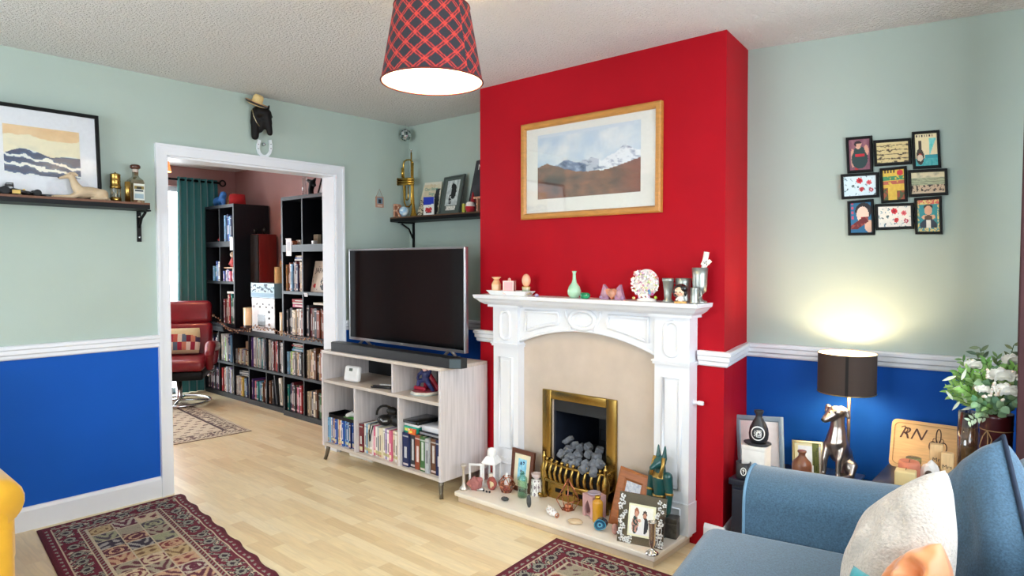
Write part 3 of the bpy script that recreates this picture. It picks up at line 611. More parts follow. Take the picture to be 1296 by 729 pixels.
def book_mesh(w, h, d, col, k=0, case=False, tilt=0):
    c = hx(col); lt = mix(c, (1, 1, 1), .55) if sum(c) < 1.1 else mix(c, (.05, .05, .08), .7); g = lambda t: (*t, 1)
    mb = MB()
    if case: mb.box(0, w, 0, d, 0, h, g(c))
    else:
        mb.box(0, w*.12+.001, 0, d, 0, h, g(c)).box(w*.88-.001, w, 0, d, 0, h, g(c)).box(w*.1, w*.9, 0, .003, 0, h, g(c)); mb.box(w*.1, w*.9, .003, d-.004, .003, h-.005, '#e9e1cc')
    r = random.Random(k*7+3); e = -.0006
    z0 = h*(.12+.1*r.random()); z1 = h*(.55+.3*r.random())
    mb.box(w*.3, w*.7, e, .0005, z0+h*.1, z1, g(lt))
    if r.random() < .6: mb.box(w*.06, w*.94, e, .0005, h*.88, h*.92, g(mix(lt, c, .3)))
    if r.random() < .5: mb.box(w*.1, w*.9, e, .0005, h*.04, h*.1, g(mix(lt, (.8, .3, .2), .5 if case else .2)))
    if case: mb.box(w*.1, w*.9, e, .0005, h*.1, h*.2, g(mix(lt, (.9, .8, .2), .4)))
    return mb
SPINE = mat('book_cloth', None, .55, nz=(70, .1))
def book_row(x0, yf, z, specs, kind, place, group, d=.16, gap=.0012, case=False, mt=None, name=None, word=None):
    """specs: (width, height, hue[, lean]) from left to right; returns the x after the last one"""
    x = x0
    for i, s_ in enumerate(specs):
        w_, h_, c = s_[:3]; lean = s_[3] if len(s_) > 3 else 0
        size = 'tall ' if h_ > .255 else 'thin ' if w_ < .016 else 'thick ' if w_ > .036 else ''
        if word or case: size = ''
        if lean: x += h_*math.sin(abs(lean)) if lean < 0 else 0
        o = book_mesh(w_, h_, d*(.9+.1*((i*13) % 7)/7), HUE[c], i+int(x0*100), case).build(name or kind.replace(' ', '_'), mt or (GLOSS if case else SPINE), None, V((x, yf+.004*((i*7) % 4), z+.0005)),
            label=f"{size}{c} {kind}, {ORD[i]} from the left {place}", cat=kind.split()[-1], group=group, rot=(0, lean, 0) if lean else None)
        if lean > 0: x += w_/math.cos(lean)+h_*math.sin(lean)*0+.001
        else: x += w_*(math.cos(lean) if lean else 1)+gap
        if lean < 0: o.location.z += 0
    return x
# ================================================================ TELEVISION CORNER
tx0, tx1, ty, tyb, tz, tb = .0761, 1.2677, -.8168, -.4336, .7522, .0998
WASH = mat('whitewashed_wood', '#cfc8c8', .5, nz=(1.6, .17), stretch=(45, 45, 2.2)); WASHH = mat('whitewashed_wood_edge', '#c9bdb2', .5, nz=(2, .12), stretch=(3, 40, 40))
T_ = thing('tv_stand', 'whitewashed wooden television stand with open cubbies and splayed metal legs', 'stand', (tx0, ty, 0)); TL_ = -T_.location
th = .019; sz = (oy(ty, 408, 478).z+oy(ty, 557, 513).z)/2; MB().rbox(tx0, tx1, ty, tyb, tz-th, tz, .002).build('top', WASHH, T_, TL_)
MB().box(tx0+.004, tx1-.004, ty+.004, tyb, tb, tb+th).build('base_board', WASHH, T_, TL_)
MB().box(tx0, tx0+th, ty, tyb, tb, tz-th).build('side_panel', WASH, T_, TL_); MB().box(tx1-th, tx1, ty, tyb, tb, tz-th).build('side_panel', WASH, T_, TL_)
MB().box(tx0+th, tx1-th, ty+.003, tyb, sz-th, sz).build('shelf_board', WASHH, T_, TL_)
du = oy(ty, 492, 470).x; d1 = oy(ty, 448, 530).x; d2 = oy(ty, 503.5, 550).x
MB().box(du, du+.016, ty+.02, tyb, sz, tz-th).build('divider', WASH, T_, TL_)
for x in (d1, d2): MB().box(x-.008, x+.008, ty+.004, tyb, tb+th, sz-th).build('divider', WASH, T_, TL_)
MB().box(tx0+th, tx1-th, tyb-.006, tyb-.001, tb+th, sz-th).box(tx0+th, tx0+.35, tyb-.006, tyb-.001, sz, tz-th).box(du+.016, du+.33, tyb-.006, tyb-.001, sz, tz-th).build('back_panel', mat('shade_backing', '#17181b', .8), T_, TL_)  # dark sheets standing in for the shade behind the open cubbies
GUN = mat('bronzed_steel', '#6d6558', .35, .8)
for x, sx in ((tx0+.03, -1), (tx1-.03, 1)):
    for y, sy in ((ty+.03, -1), (tyb-.03, 1)):
        f = .018; MB().tube([(x, y, tb), (x+sx*f*.1, y+sy*.004, tb*.7), (x+sx*f*.5, y+sy*.01, tb*.3), (x+sx*f, y+sy*.016, .001)], [.015, .014, .012, .012], 10).build('leg', GUN, T_, TL_)
# --- television
yv = -.57; a = oy(yv, 442, 315); b = oy(yv, 590, 312.5); c = oy(yv, 441.5, 430); d = oy(yv, 587, 446)
vx0, vx1, vz0, vz1 = (a.x+c.x)/2, (b.x+d.x)/2, (c.z+d.z)/2, (a.z+b.z)/2; vw, vh = vx1-vx0, vz1-vz0
T_ = thing('television', 'large flat black television with a silver edge on the whitewashed stand', 'television', ((vx0+vx1)/2, yv, tz))
z0 = vz0-tz; SILV = mat('brushed_silver', '#a9aaad', .3, .9)
MB().box(-vw/2+.01, vw/2-.01, .0, .004, z0+.016, z0+vh-.008).build('screen', mat('dark_glass_screen', '#07080a', .16, nz=(3, .02), coat=.15, spec=.3), T_)
mb = MB(); ring_frame(mb, vw, vh, .012, .006, '#ffffff', T=TR(0, .003, z0)); mb.rbox(-vw/2, vw/2, .004, .03, z0, z0+vh, .004); mb.box(-vw/2+.012, vw/2-.012, -.003, .003, z0+.008, z0+.018); mb.build('bezel', SILV, T_)
mb = MB().rbox(-vw*.4, vw*.4, .03, .065, z0+.03, z0+vh*.6, .012); mb.build('rear_housing', BLACK, T_)
mb = MB()
MB().box(-.012, .012, -.0036, -.0028, z0+.010, z0+.015).build('logo_mark', mat('pale_badge', '#d9d9d9', .4), T_)
for x in (-vw*.37, vw*.37):
    MB().tube([(x, .02, z0+.01), (x, -.06, .007), (x, -.11, .006)], [.01, .008, .007], 8).tube([(x, .02, z0+.01), (x, .08, .007), (x+.0, .105, .006)], [.01, .008, .007], 8).build('foot', SILV, T_)
# --- soundbar
sy = -.80; sa = oz(tz, 414.5, 446); sb = oz(tz, 575.5, 463); sx0 = oy(sy, 415, 445).x; sx1 = oy(sy, 575, 463).x+.01; sh = .057
T_ = thing('soundbar', 'long black soundbar lying along the front of the television stand', 'speaker', ((sx0+sx1)/2, sy+.045, tz)); L2 = (sx1-sx0)/2
MB().plan([(-L2+.03, -.04), (L2-.06, -.04), (L2, .0), (L2, .045), (-L2, .045), (-L2, -.01)], .0005, sh).build('body', mat('black_soundbar_grille', '#15161a', .55, nz=(300, .5), bump=(500, .4, .001)), T_)
e0, e1 = V((L2-.06, -.04, 0)), V((L2, 0, 0)); q = (e1-e0).normalized(); nn = V((q.y, -q.x, 0))
mb = MB(); A = [e0+q*.004+nn*.001, e1-q*.004+nn*.001]; mb.add([(p.x, p.y, z) for z in (.004, sh-.004) for p in A], [(0,1,3,2)]); mb.add([(p.x+nn.x*-.002, p.y+nn.y*-.002, z) for z in (.004, sh-.004) for p in A], [(0,1,3,2)])
mb.build('end_cap', mat('slate_plastic', '#3c4a52', .35), T_); MB().box(-L2+.04, L2-.07, -.035, .043, sh, sh+.002).build('top_plate', mat('dark_plastic', '#101114', .4), T_)
# --- on the middle shelf
p = oz(sz, 452, 483); s_ = m2(p, 26); hh = .105
T_ = thing('wifi_hub', 'white rounded hub with a small grey display on the middle shelf of the television stand', 'router', (p.x, ty+.06, sz+.0005), .12)
MB().rbox(-s_/2, s_/2, -.02, .02, .0, hh, .018, seg=5).build('casing', mat('white_plastic', '#e9eaea', .35), T_, rot=(-.18, 0, 0), loc=(0, 0, .0045))
MB().rbox(-.018, .014, -.0225, -.0195, hh*.66, hh*.84, .002).build('display', mat('green_grey_display', '#5a6a62', .3), T_, rot=(-.18, 0, 0), loc=(0, 0, .0045))
for px, py, c, l, w_, n_ in ((483.5, 491.5, '#141416', .15, .036, 'slim black remote control lying beside the white hub'), (494.5, 490.0, '#e4e4e2', .15, .036, 'white remote control lying behind the black one on the middle shelf')):
    p = oz(sz, px, py); T_ = thing('remote_control', n_, 'remote', (p.x, max(p.y, ty+.03), sz+.0005), .35)
    MB().rbox(-l/2, l/2, -w_/2, w_/2, 0, .016, .006, c).build('casing', GLOSS, T_)
    mb = MB()
    for k in range(6):
        for j in (-1, 1): mb.lathe([(.004, .016), (.004, .0175), (0, .018)], 8, '#4a4b50' if c[1] == '1' else '#b9b9b9', T=TR(-l*.35+k*.018, j*.008, 0))
    mb.build('buttons', GLOSS, T_)
p = oz(sz, 530, 500); r = m2(p, 42)/2*.92
T_ = thing('hero_statue', 'red and blue figure crouching on an octagonal stone base in the television stand', 'statue', (p.x, ty+.13, sz+.0005), .1)
mb = MB(); mb.lathe([(0, 0), (r, 0), (r, .008), (r*.93, .02), (r*.6, .022), (0, .024)], 8, ['#cfc8b8', '#b8c0bb', '#d9d2c4', '#8b3a42', '#a23c4c']); mb.build('base', STONE, T_)
RED = mat('figure_red', '#a52439', .35); BLU = mat('figure_navy', '#2d3566', .35); PNK = mat('figure_skin', '#e9b8b0', .4)
organic('body', [((0, 0, .085), .02, (.006, 0, .12), .026), ((.0, 0, .085), .018, (-.04, -.012, .075), .014), ((-.04, -.012, .075), .014, (-.045, -.02, .03), .011), ((.01, 0, .085), .018, (.045, -.012, .06), .014), ((.045, -.012, .06), .014, (.06, 0, .028), .011), ((-.018, 0, .13), .014, (-.045, -.01, .115), .01), ((-.045, -.01, .115), .01, (-.03, -.035, .095), .009), ((.03, 0, .13), .014, (.055, -.015, .15), .01)], BLU, T_, .003, 3)
organic('cape', [((0, .02, .125), .018, (.03, .035, .07), .02), ((.03, .035, .07), .02, (.06, .04, .03), .016), ((-.01, .02, .1), .016, (-.03, .04, .03), .018), ((-.06, -.02, .035), .014, (.02, -.03, .034), .012)], RED, T_, .003, 3)
organic('head', [('e', (.004, -.006, .152), (.017, .017, .02)), ((.055, -.015, .15), .008, (.03, -.03, .165), .007)], PNK, T_, .0025, 2)
# --- the three cubbies below
cb = tb+th
FG = 'discs in the left cubby of the television stand'; R3 = random.Random(21)
L_ = [(.0145, .17, 'sky'), (.0145, .17, 'white'), (.0145, .172, 'blue'), (.0145, .17, 'tan'), (.0145, .17, 'blue'), (.0145, .17, 'cream'), (.0145, .17, 'orange'), (.0145, .17, 'white'), (.0145, .171, 'blue'), (.0145, .17, 'sky'), (.0145, .17, 'blue'), (.0145, .17, 'sky'), (.0145, .17, 'navy'), (.0145, .17, 'blue'), (.0145, .17, 'black'), (.0145, .17, 'tan')]
k = (d1-.008-tx0-th-.01)/sum(a[0]+.0012 for a in L_); L_ = [(a[0]*k, *a[1:]) for a in L_]
book_row(tx0+th+.004, ty+.03, cb, L_, 'disc case', 'in the left cubby of the television stand', FG, .135, case=True)
L_ = [(.026, .185, 'maroon')]+[(w_, .19, c) for w_, c in zip([.0155]*15, ['white', 'sky', 'cream', 'white', 'pink', 'white', 'silver', 'cream', 'white', 'lilac', 'white', 'pink', 'cream', 'white', 'tan'])]
k = (d2-d1-.016-.012)/sum(a[0]+.0012 for a in L_); L_ = [(a[0]*k, *a[1:]) for a in L_]
book_row(d1+.012, ty+.03, cb, L_, 'game case', 'in the middle cubby of the television stand', 'game cases in the middle cubby', .135, case=True)
L_ = [(.05, .205, 'navy'), (.04, .205, 'charcoal'), (.042, .205, 'rust'), (.042, .205, 'green'), (.03, .2, 'silver'), (.042, .205, 'brown'), (.045, .205, 'navy')]
k = (tx1-th-d2-.008-.01)/sum(a[0]+.0012 for a in L_); L_ = [(a[0]*k, *a[1:]) for a in L_]
book_row(d2+.012, ty+.025, cb, L_, 'rulebook', 'in the right cubby of the television stand', 'thick books in the right cubby', .2, word='x')
# loose things on top of the rows
def cx(a, b, t): return a+(b-a)*t
T_ = thing('cable_tray', 'black plastic tray holding a green case on the left cubby discs', 'tray', (cx(tx0, d1, .5), ty+.1, cb+.173)); W2 = (d1-tx0)/2-.03
mb = MB().box(-W2, W2, -.065, .065, 0, .005).box(-W2, -W2+.006, -.065, .065, .005, .03).box(W2-.006, W2, -.065, .065, .005, .03).box(-W2+.006, W2-.006, .059, .065, .005, .03).box(-W2+.006, W2-.006, -.065, -.06, .005, .022); mb.build('tray', BLACK, T_)
MB().rbox(-.06, .065, -.05, .04, 0, .014, .003, '#3f9a2c').box(-.058, .02, -.051, -.0495, .003, .011, '#dfead8').build('game_case', GLOSS, None, (cx(tx0, d1, .62), ty+.1, cb+.179), rz=.1, label='bright green game case lying in the black tray', cat='game case')
T_ = thing('games_controller', 'white handheld controller resting on the green case in the left cubby', 'controller', (cx(tx0, d1, .74), ty+.1, cb+.1935), .4)
organic('shell', [((-.04, 0, .022), .02, (.04, 0, .024), .02), ((.04, 0, .024), .02, (.062, -.03, .03), .014), ((-.04, 0, .022), .02, (-.06, -.03, .018), .014)], mat('white_controller', '#dcdcd8', .35), T_, .003, 3)
for q in ((-.025, -.008, .041), (.02, -.008, .042)): MB().ball(q, (.008, .008, .007), 10, 6).build('thumb_stick', BLACK, T_)
T_ = thing('headset', 'bundled black headset and cable on top of the middle cubby cases', 'headset', (cx(d1, d2, .55), ty+.11, cb+.192)); KB = mat('black_soft_rubber', '#0d0e10', .5)
organic('pads', [('e', (-.04, -.02, .035), (.055, .045, .035)), ('e', (.05, .01, .04), (.05, .045, .04)), ('e', (.0, .03, .06), (.06, .04, .03)), ('e', (.02, -.01, .1), (.045, .03, .025))], KB, T_, .005, 4)
MB().tube([(-.05+.1*math.cos(t/10*PI), .0, .05+.07*math.sin(t/10*PI)) for t in range(11)], .008, 8).build('headband', KB, T_)
MB().tube([(-.07, -.055, .02), (-.105, -.08, .01), (-.118, -.086, -.05), (-.11, -.087, -.1), (-.1, -.087, -.06), (-.09, -.075, .0)], .004, 8).build('cable', KB, T_)
MB().tube([(-.03, -.06, .05), (.0, -.066, .04), (.03, -.055, .045)], .006, 8).build('trim', mat('silver_trim', '#a5a9ac', .3, .7), T_)
bz = cb+.206; bw = tx1-d2
def flat_box(xa, xb, y0, y1, z0, z1, col, label, nm='game_box', rz=0, band=None):
    mb = MB().rbox(xa, xb, y0, y1, 0, z1-z0-.0008, .0015, col, seg=1)
    if band: mb.box(xa+.01, xb-.02, y0-.0006, y0+.001, (z1-z0)*.3, (z1-z0)*.7, band)
    return mb.build(nm, GLOSS, None, V((0, 0, z0+.0004)), label=label, cat='box')
flat_box(d2+.14, tx1-th-.006, ty+.045, ty+.2, bz, bz+.03, '#22232b', 'black card box lying on the right end of the rulebooks', band='#8d8f96')
flat_box(d2+.16, tx1-th-.012, ty+.05, ty+.2, bz+.03, bz+.062, '#dfe2ec', 'white card box stacked on the black one in the right cubby')
flat_box(d2+.02, d2+.125, ty+.03, ty+.16, bz, bz+.042, '#2aa58c', 'teal green game box lying on the left rulebooks', band='#e8e36a')
flat_box(d2+.08, d2+.138, ty+.012, ty+.028, bz-.0+.002, bz+.036, '#d9662e', 'small orange card box in front of the teal game box', 'card_box', band='#f0d050')
flat_box(d2+.018, d2+.145, ty+.035, ty+.2, bz+.042, bz+.058, '#e9e6ea', 'flat white box resting on the teal game box')
flat_box(d2+.014, d2+.15, ty+.03, ty+.22, bz+.058, bz+.078, '#101418', 'flat black case on top of the game boxes in the right cubby', 'console_case', band='#45505a')
T_ = thing('cable_coil', 'white extension plug block lying on the floor under the television stand', 'plug', (.3, ty+.2, 0))
MB().rbox(-.16, .1, -.03, .03, .0, .035, .006, '#e6e4df').build('block', GLOSS, T_); MB().tube([(.1, 0, .018), (.16, .02, .008), (.25, .1, .007), (.2, .2, .007)], .004, 8, '#e6e4df').build('lead', GLOSS, T_)
T_.name = 'extension_block'
# ================================================================ CORNER SHELF
SHF = -.162; cz = (oy(SHF, 495, 275).z + oy(SHF, 600, 268).z)/2
DKW = mat('dark_shelf_board', None, .5, nz=(14, .15), stretch=(2, 12, 12), spec=.2)
T_ = thing('corner_shelf', 'dark wall shelf between the left wall and the chimney breast', 'shelf', (.59, .028, cz-.034)); cs0, cs1 = -.588, .592
MB().box(cs0, cs1, SHF-.028, -.002, 0, .024, '#0c0d0f').box(cs0, cs1, SHF-.028, -.002, .024, .034, '#5d4433').build('board', DKW, T_)
bx = oy(0, 520.5, 300).x-.59
mb = MB().box(bx-.011, bx+.011, -.008, -.0015, -.19, 0).box(bx-.011, bx+.011, -.15, -.0015, -.008, 0)
mb.tube([(bx, -.012, -.12), (bx, -.05, -.05), (bx, -.12, -.012)], .007, 8); mb.build('bracket', BLACK, T_)
COPPER = mat('copper_letter', '#d99a80', .35, .5, nz=(20, .15))
cz += .0005
def letter(ch, pxa, pxb, pya, pyb, label):
    p = oy(-.125, (pxa+pxb)/2, pyb); s_ = m2(p, pyb-pya)/.70
    T_ = thing('marquee_letter', label, 'letter', (p.x, -.125, cz)); mb = MB().text(ch, s_, UPRIGHT, depth=.014)
    x0 = min(v.x for v in mb.v); x1 = max(v.x for v in mb.v); z0 = min(v.z for v in mb.v); k = m2(p, pxb-pxa)/(x1-x0)
    for v in mb.v: v.x *= k; v.z -= z0
    mb.build('letter', COPPER, T_); top = max(v.z for v in mb.v)
    for x, z in ([(-.3, .12), (-.3, .5), (-.3, .88), (.1, .88), (.3, .7), (.05, .5), (.3, .12)] if ch == 'R' else [(0, .12), (0, .5), (0, .85), (-.33, .88), (.33, .88)]): MB().ball((x*(x1-x0)*k, -.016, z*top), .004, 8, 6, '#ffe9c9').build('bulb', GLOSS, T_)
letter('R', 496.5, 511, 262, 279.5, 'copper marquee letter R at the left end of the corner shelf')
letter('T', 599, 612, 252, 271.5, 'copper marquee letter T beside the red chimney breast')
p = oy(-.10, 514.5, 277); r = m2(p, 6)
T_ = thing('snow_globe', 'small blue and white ball ornament beside the letter R', 'ornament', (p.x, -.125, cz))
MB().lathe([(0, 0), (r*.6, 0), (r*.5, r*.3), (0, r*.3)], 14, '#7d8f98').build('base', GLOSS, T_)
MB().grid(20, 12, lambda u, v: V((r*math.sin(v*PI)*math.cos(u*2*PI), r*math.sin(v*PI)*math.sin(u*2*PI), r*1.2-r*math.cos(v*PI))), lambda u, v: mix(hx('#8db8d8'), hx('#eef4f6'), .5+1.6*fbm(u*4, v*4, 3)) and tuple(x for x in mix((.55,.72,.85), (.95,.97,.97), .5+2*fbm(u*5, v*4, 3))), sm=True).build('ball', GLOSS, T_)
# trumpet
P = lambda X, Y, y=-.07: oy(y, 480+X/5.207, 160+Y/5.207)
tp = P(225, 598); T_ = thing('trumpet', 'gold brass trumpet standing bell down in the room corner on the shelf', 'trumpet', (tp.x, -.07, cz)); o = V((tp.x, -.07, P(0, 606).z)); Q = lambda X, Y, dy=0: P(X, Y)-o+V((0, dy, 0))
TBR = mat('lacquered_brass', '#c29a45', .2, 1, nz=(10, .1))
MB().tube([Q(222, 235), Q(221, 330), Q(222, 450), Q(224, 520), Q(226, 560), Q(227, 585), Q(228, 602)], [.0065, .007, .009, .012, .018, .03, .05], 16).build('bell', TBR, T_)
mb = MB(); mb.tube([Q(222, 235), Q(216, 222), Q(200, 212), Q(180, 213), Q(164, 224), Q(160, 245), Q(161, 330), Q(163, 420), Q(166, 495), Q(178, 520), Q(197, 522), Q(211, 500), Q(212, 420), Q(212, 330), Q(211, 165)], .0062, 10); mb.tube([Q(178, 385, -.01), Q(178, 470, -.01), Q(190, 480, -.01), Q(198, 470, -.01), Q(198, 385, -.01)], .005, 8); mb.tube([Q(160, 265, -.01), Q(160, 330, -.01)], .009, 8)
mb.build('tubing', TBR, T_)
mb = MB()
for Y in (342, 358, 374):
    a, b = Q(132, Y, -.012), Q(226, Y-3, -.012); mb.tube([a, b], .0105, 12); mb.tube([a-V((.004, 0, 0)), a], .012, 12); mb.tube([b, b+V((.012, 0, 0))], .004, 8); mb.tube([b+V((.012, 0, 0)), b+V((.015, 0, 0))], .008, 10)
mb.build('valves', TBR, T_)
MB().tube([Q(211, 165), Q(210.5, 158), Q(210, 150), Q(210, 146)], [.004, .0055, .010, .0115], 12).build('mouthpiece', CHROME, T_)
# pictures leaning on the corner shelf
c = lean_corners([(527, 275), (554, 274), (559.5, 230.5), (538, 231.5)], -.05, -.004, cz)
def chet(u, v):
    if v > .93-.05*fbm(u*9, 1, 2) or (u > .95+.1*fbm(v*8, 4, 1)): return (.85, .83, .76)
    if v < .5 and u < .3 and fbm(u*20, v*20, 3) > .02: return (.25, .22, .18)
    if u > .72-.2*(v < .5)+.1*fbm(v*6, 2, 8) and v < .8: return (.13, .14, .16)
    return mix((.86, .82, .72), (.76, .68, .54), .3+fbm(u*5, v*5, 6))
mb = MB(); o = q_slab(mb, c, .004, '#cfc6ae', chet, 30, 44); n = qn(c)
ux = (c[1]-c[0]).normalized(); uz = n.cross(ux); TX = lambda u, v: Matrix((( ux.x, uz.x, n.x, 0), (ux.y, uz.y, n.y, 0), (ux.z, uz.z, n.z, 0), (0, 0, 0, 1)))
def qtext(mb, c, body, u, v, size, col, depth=.0004, shear=0):
    n = qn(c); ux = (c[1]-c[0]).normalized(); uz = n.cross(ux); o = (c[0]+c[1])/2; p = bil([q-o for q in c], u, v)+n*.0006
    return mb.text(body, size, Matrix(((ux.x, uz.x, n.x, p.x), (ux.y, uz.y, n.y, p.y), (ux.z, uz.z, n.z, p.z), (0, 0, 0, 1))), col, depth, shear=shear)
qtext(mb, c, 'Chet Baker', .47, .76, .032, '#3f8f86'); qtext(mb, c, 'Sings', .52, .62, .032, '#3f8f86')
mb.build('songbook', PRINT, None, o, label='worn cream songbook with a dark figure leaning on the corner shelf', cat='book')
c = lean_corners([(536, 276), (549, 275.5), (549, 262), (536, 262.5)], -.115, -.105, cz)
mb = MB(); o = q_slab(mb, c, .004, '#e9e6e0', lambda u, v: (.72, .12, .16) if (u-.5)**2/.13+(v-.55)**2/.07 < 1 and fbm(u*6, v*6, 2) > -.2 else (.15, .15, .17) if abs(v-.3) < .08 and .2 < u < .8 else (.9, .9, .88), 18, 18)
mb.build('postcard', PRINT, None, o, label='small white card with a red car leaning below the blue card', cat='card')
zc = oy(-.105, 542, 262.5).z; c = lean_corners([(536, 262.5), (549, 262), (549, 249), (536, 249.5)], -.1005, -.09)
mb = MB(); o = q_slab(mb, c, .004, '#e9e6e0', lambda u, v: (.1, .2, .68) if not (u > .72 and v < .32) else (.85, .88, .92), 16, 16)
o2 = mb.build('postcard', PRINT, None, o, label='small bright blue card standing on the white card with the red car', cat='card')
c = lean_corners([(555, 274), (580, 272.5), (588.5, 221.5), (562.5, 226)], -.075, -.02, cz)
T_ = thing('framed_photograph', 'grey green framed black and white photograph of a seated musician on the corner shelf', 'picture', (c[0]+c[1])/2)
mb = MB(); q_ring(mb, c, .014, .06, .05, '#4a5450'); mb.build('frame', PAINT, T_)
def musician(u, v):
    if .1 < v < .2 and .28 < u < .78: return (.87, .86, .82) if fbm(u*30, v*30, 2) < .15 else (.5, .5, .5)
    if not (.2 < u < .82 and .22 < v < .9): return (.30, .34, .32)
    x, y = (u-.5)/.3, (v-.56)/.34
    if (x+.02)**2/.06+(y-.55)**2/.06 < 1 or (x-.25)**2/.2+(y-.1)**2/.35 < 1 or (abs(x+.25) < .25 and -.9 < y < -.1 and fbm(u*12, v*12, 4) > -.1): return (.06, .07, .08)
    return mix((.62, .66, .66), (.85, .87, .86), .5+fbm(u*9, v*9, 1))
mb = MB(); q_slab(mb, c, .006, '#4c5652', musician, 36, 54, ins=.03, off=-.004); mb.build('photograph', PRINT, T_)
c = lean_corners([(590, 272), (622, 271), (631, 198), (603, 205)], -.05, .0, cz)
mb = MB(); o = q_slab(mb, c, .006, '#2b2c31', lambda u, v: mix((.17, .17, .19), (.30, .30, .33), .3+fbm(u*4, v*5, 3)) if not (u < .5 and v < .3) else (.22, .12, .13), 20, 30)
qtext(mb, c, 'MILES', .48, .80, .055, '#d9d6d0'); mb.build('music_poster', PRINT, None, o, label='big dark poster with pale capital letters leaning against the chimney breast side', cat='poster')
p = oy(-.11, 586, 273); MB().rbox(-.012, .012, -.01, .01, 0, m2(p, 12), .002, '#b9b446').build('tin_box', GLOSS, None, (p.x, -.1, cz), label='small yellow green box on the corner shelf', cat='box')
p = oy(-.125, 594.5, 273.5); r = m2(p, 6.2)
T_ = thing('wool_ornament', 'red and white round ornament with a peaked red top on the corner shelf', 'ornament', (p.x, -.12, cz))
MB().lathe([(0, 0), (r*.7, 0), (r, r*.6), (r, r*1.2), (r*.8, r*1.9)], 18, ['#a81d2a', '#b8202d', '#b8202d', '#efe9e6'], cap=(True, False)).lathe([(r*.8, r*1.9), (r*.55, r*2.1), (0, r*2.2)], 18, '#f1ece8').build('ball', FABRIC, T_)
MB().lathe([(r*.6, r*2.1), (r*.35, r*3.1), (r*.15, r*4), (0, r*4.3)], 14, '#9d1722', T=TR(r*.2, .02, 0)).build('hat', FABRIC, T_)
# mirror ball in the corner, plaque
p = ox(.05, 511.5, 171); p.y = min(p.y, -.02)
r = m2(p, 7.6)
T_ = thing('mirror_ball', 'little mirrored ball hanging in the ceiling corner above the trumpet', 'ornament', (p.x+.01, -.055, p.z))
mb = MB(); 
for i in range(11):
    a0, a1 = -PI/2+PI*i/11, -PI/2+PI*(i+1)/11; n = max(4, int(20*math.cos((a0+a1)/2)))
    for k in range(n):
        b0, b1 = 2*PI*k/n, 2*PI*(k+1)/n; mb.add([(r*math.cos(a)*math.cos(b), r*math.cos(a)*math.sin(b), r*math.sin(a)) for a, b in ((a0, b0), (a0, b1), (a1, b1), (a1, b0))], [(0,1,2,3)], ['#c9d2d2', '#54605f', '#93a09f', '#e9eeee'][(i*3+k*7) % 4])
mb.build('mirror_facets', mat('mirror_tile', None, .15, .8), T_); MB().tube([(0, 0, r), (0, 0, Z-p.z-.001)], .0015, 6).build('hanging_cord', CHROME, T_)
p0, p1 = ox(.006, 475.5, 248.5), ox(.006, 485.5, 263); hk = ox(.006, 480.5, 239)
T_ = thing('wooden_plaque', 'tiny wooden plaque with a dark picture hanging by twine on the left wall', 'plaque', (.001, (p0.y+p1.y)/2, p1.z)); w2, h2 = (p1.y-p0.y)/2, p0.z-p1.z
MB().box(0, .007, -w2, w2, 0, h2, '#b08672').build('board', WOODP, T_); mb = MB().box(.007, .008, -w2*.7, w2*.7, h2*.35, h2*.9, '#6f8899').box(.008, .0085, -w2*.4, w2*.3, h2*.4, h2*.75, '#20242a').box(.007, .0078, -w2*.6, w2*.6, h2*.08, h2*.22, '#d4b8a4'); mb.build('picture', PRINT, T_)
MB().tube([(.003, -w2*.8, h2), (.002, 0, hk.z-p1.z), (.003, w2*.8, h2)], .0014, 6, '#9a7355').build('twine', FABRIC, T_)
# ================================================================ THINGS ON THE HEARTH
def lean3(px, zb, y0, y1):
    c = [oy(y0, *px[0]), oy(y0, *px[1]), oy(y1, *px[2]), oy(y1, *px[3])]; c[0].z = c[1].z = zb; return c
def ray(px, py): return FWD + RGT*((px-648)/FPX) - UPV*((py-364.5)/FPX)
def lean2(px, zb, lean, yclamp=None):
    """corners of a flat thing standing on height zb, leaning back by lean radians, seen at pixels bl, br, tr, tl"""
    bl, br = oz(zb, *px[0]), oz(zb, *px[1]); e = (br-bl).normalized(); back = V((-e.y, e.x, 0))
    t = V((0, 0, 1))*math.cos(lean)+back*math.sin(lean); n = e.cross(t).normalized(); out = [bl, br]
    for q in (px[2], px[3]): r = ray(*q); out.append(CAM+r*((bl-CAM).dot(n)/r.dot(n)))
    return out
ZH = HZ+.0006
def hset(px0, px1, py0, py1):
    p = oz(ZH, (px0+px1)/2, py1); w_ = m2(p, px1-px0); p.y += w_*.3; return p, w_, m2(p, py1-py0)
ROCK = STONE
p, w_, h_ = hset(580, 590, 588, 620); r = w_/2
MB().lathe([(0, 0), (r*1.15, 0), (r*1.15, h_*.06), (r*.6, h_*.16), (r*.42, h_*.22), (r*.38, h_*.8), (r*.5, h_*.86), (r*.85, h_*.93), (r*.85, h_), (r*.5, h_), (r*.4, h_*.9), (0, h_*.88)], 20).build('candlestick', mat('brushed_pale_metal', '#cfc6bb', .3, .7), None, p, label='pale metal candlestick at the far left end of the hearth', cat='candlestick')
p, w_, h_ = hset(589, 606, 603, 621)
MB().blob((0, 0, h_*.42), (w_*.55, w_*.42, h_*.5), 5, .4, 1.5, 3, '#a86a66', flat=-.42*2).build('rock', ROCK, None, p, rz=.4, label='dusky pink rock beside the candlestick on the hearth', cat='rock')
p, w_, h_ = hset(602, 611, 614, 622); MB().lathe([(0, -.02), (.009, -.02), (.009, .02), (0, .02)], 12, T=TR(0, 0, .0095, ry=PI/2, rz=.5)).build('metal_tube', CHROME, None, p, label='short shiny metal tube lying in front of the dusky pink rock', cat='tube')
p, w_, h_ = hset(613, 626, 604, 620)
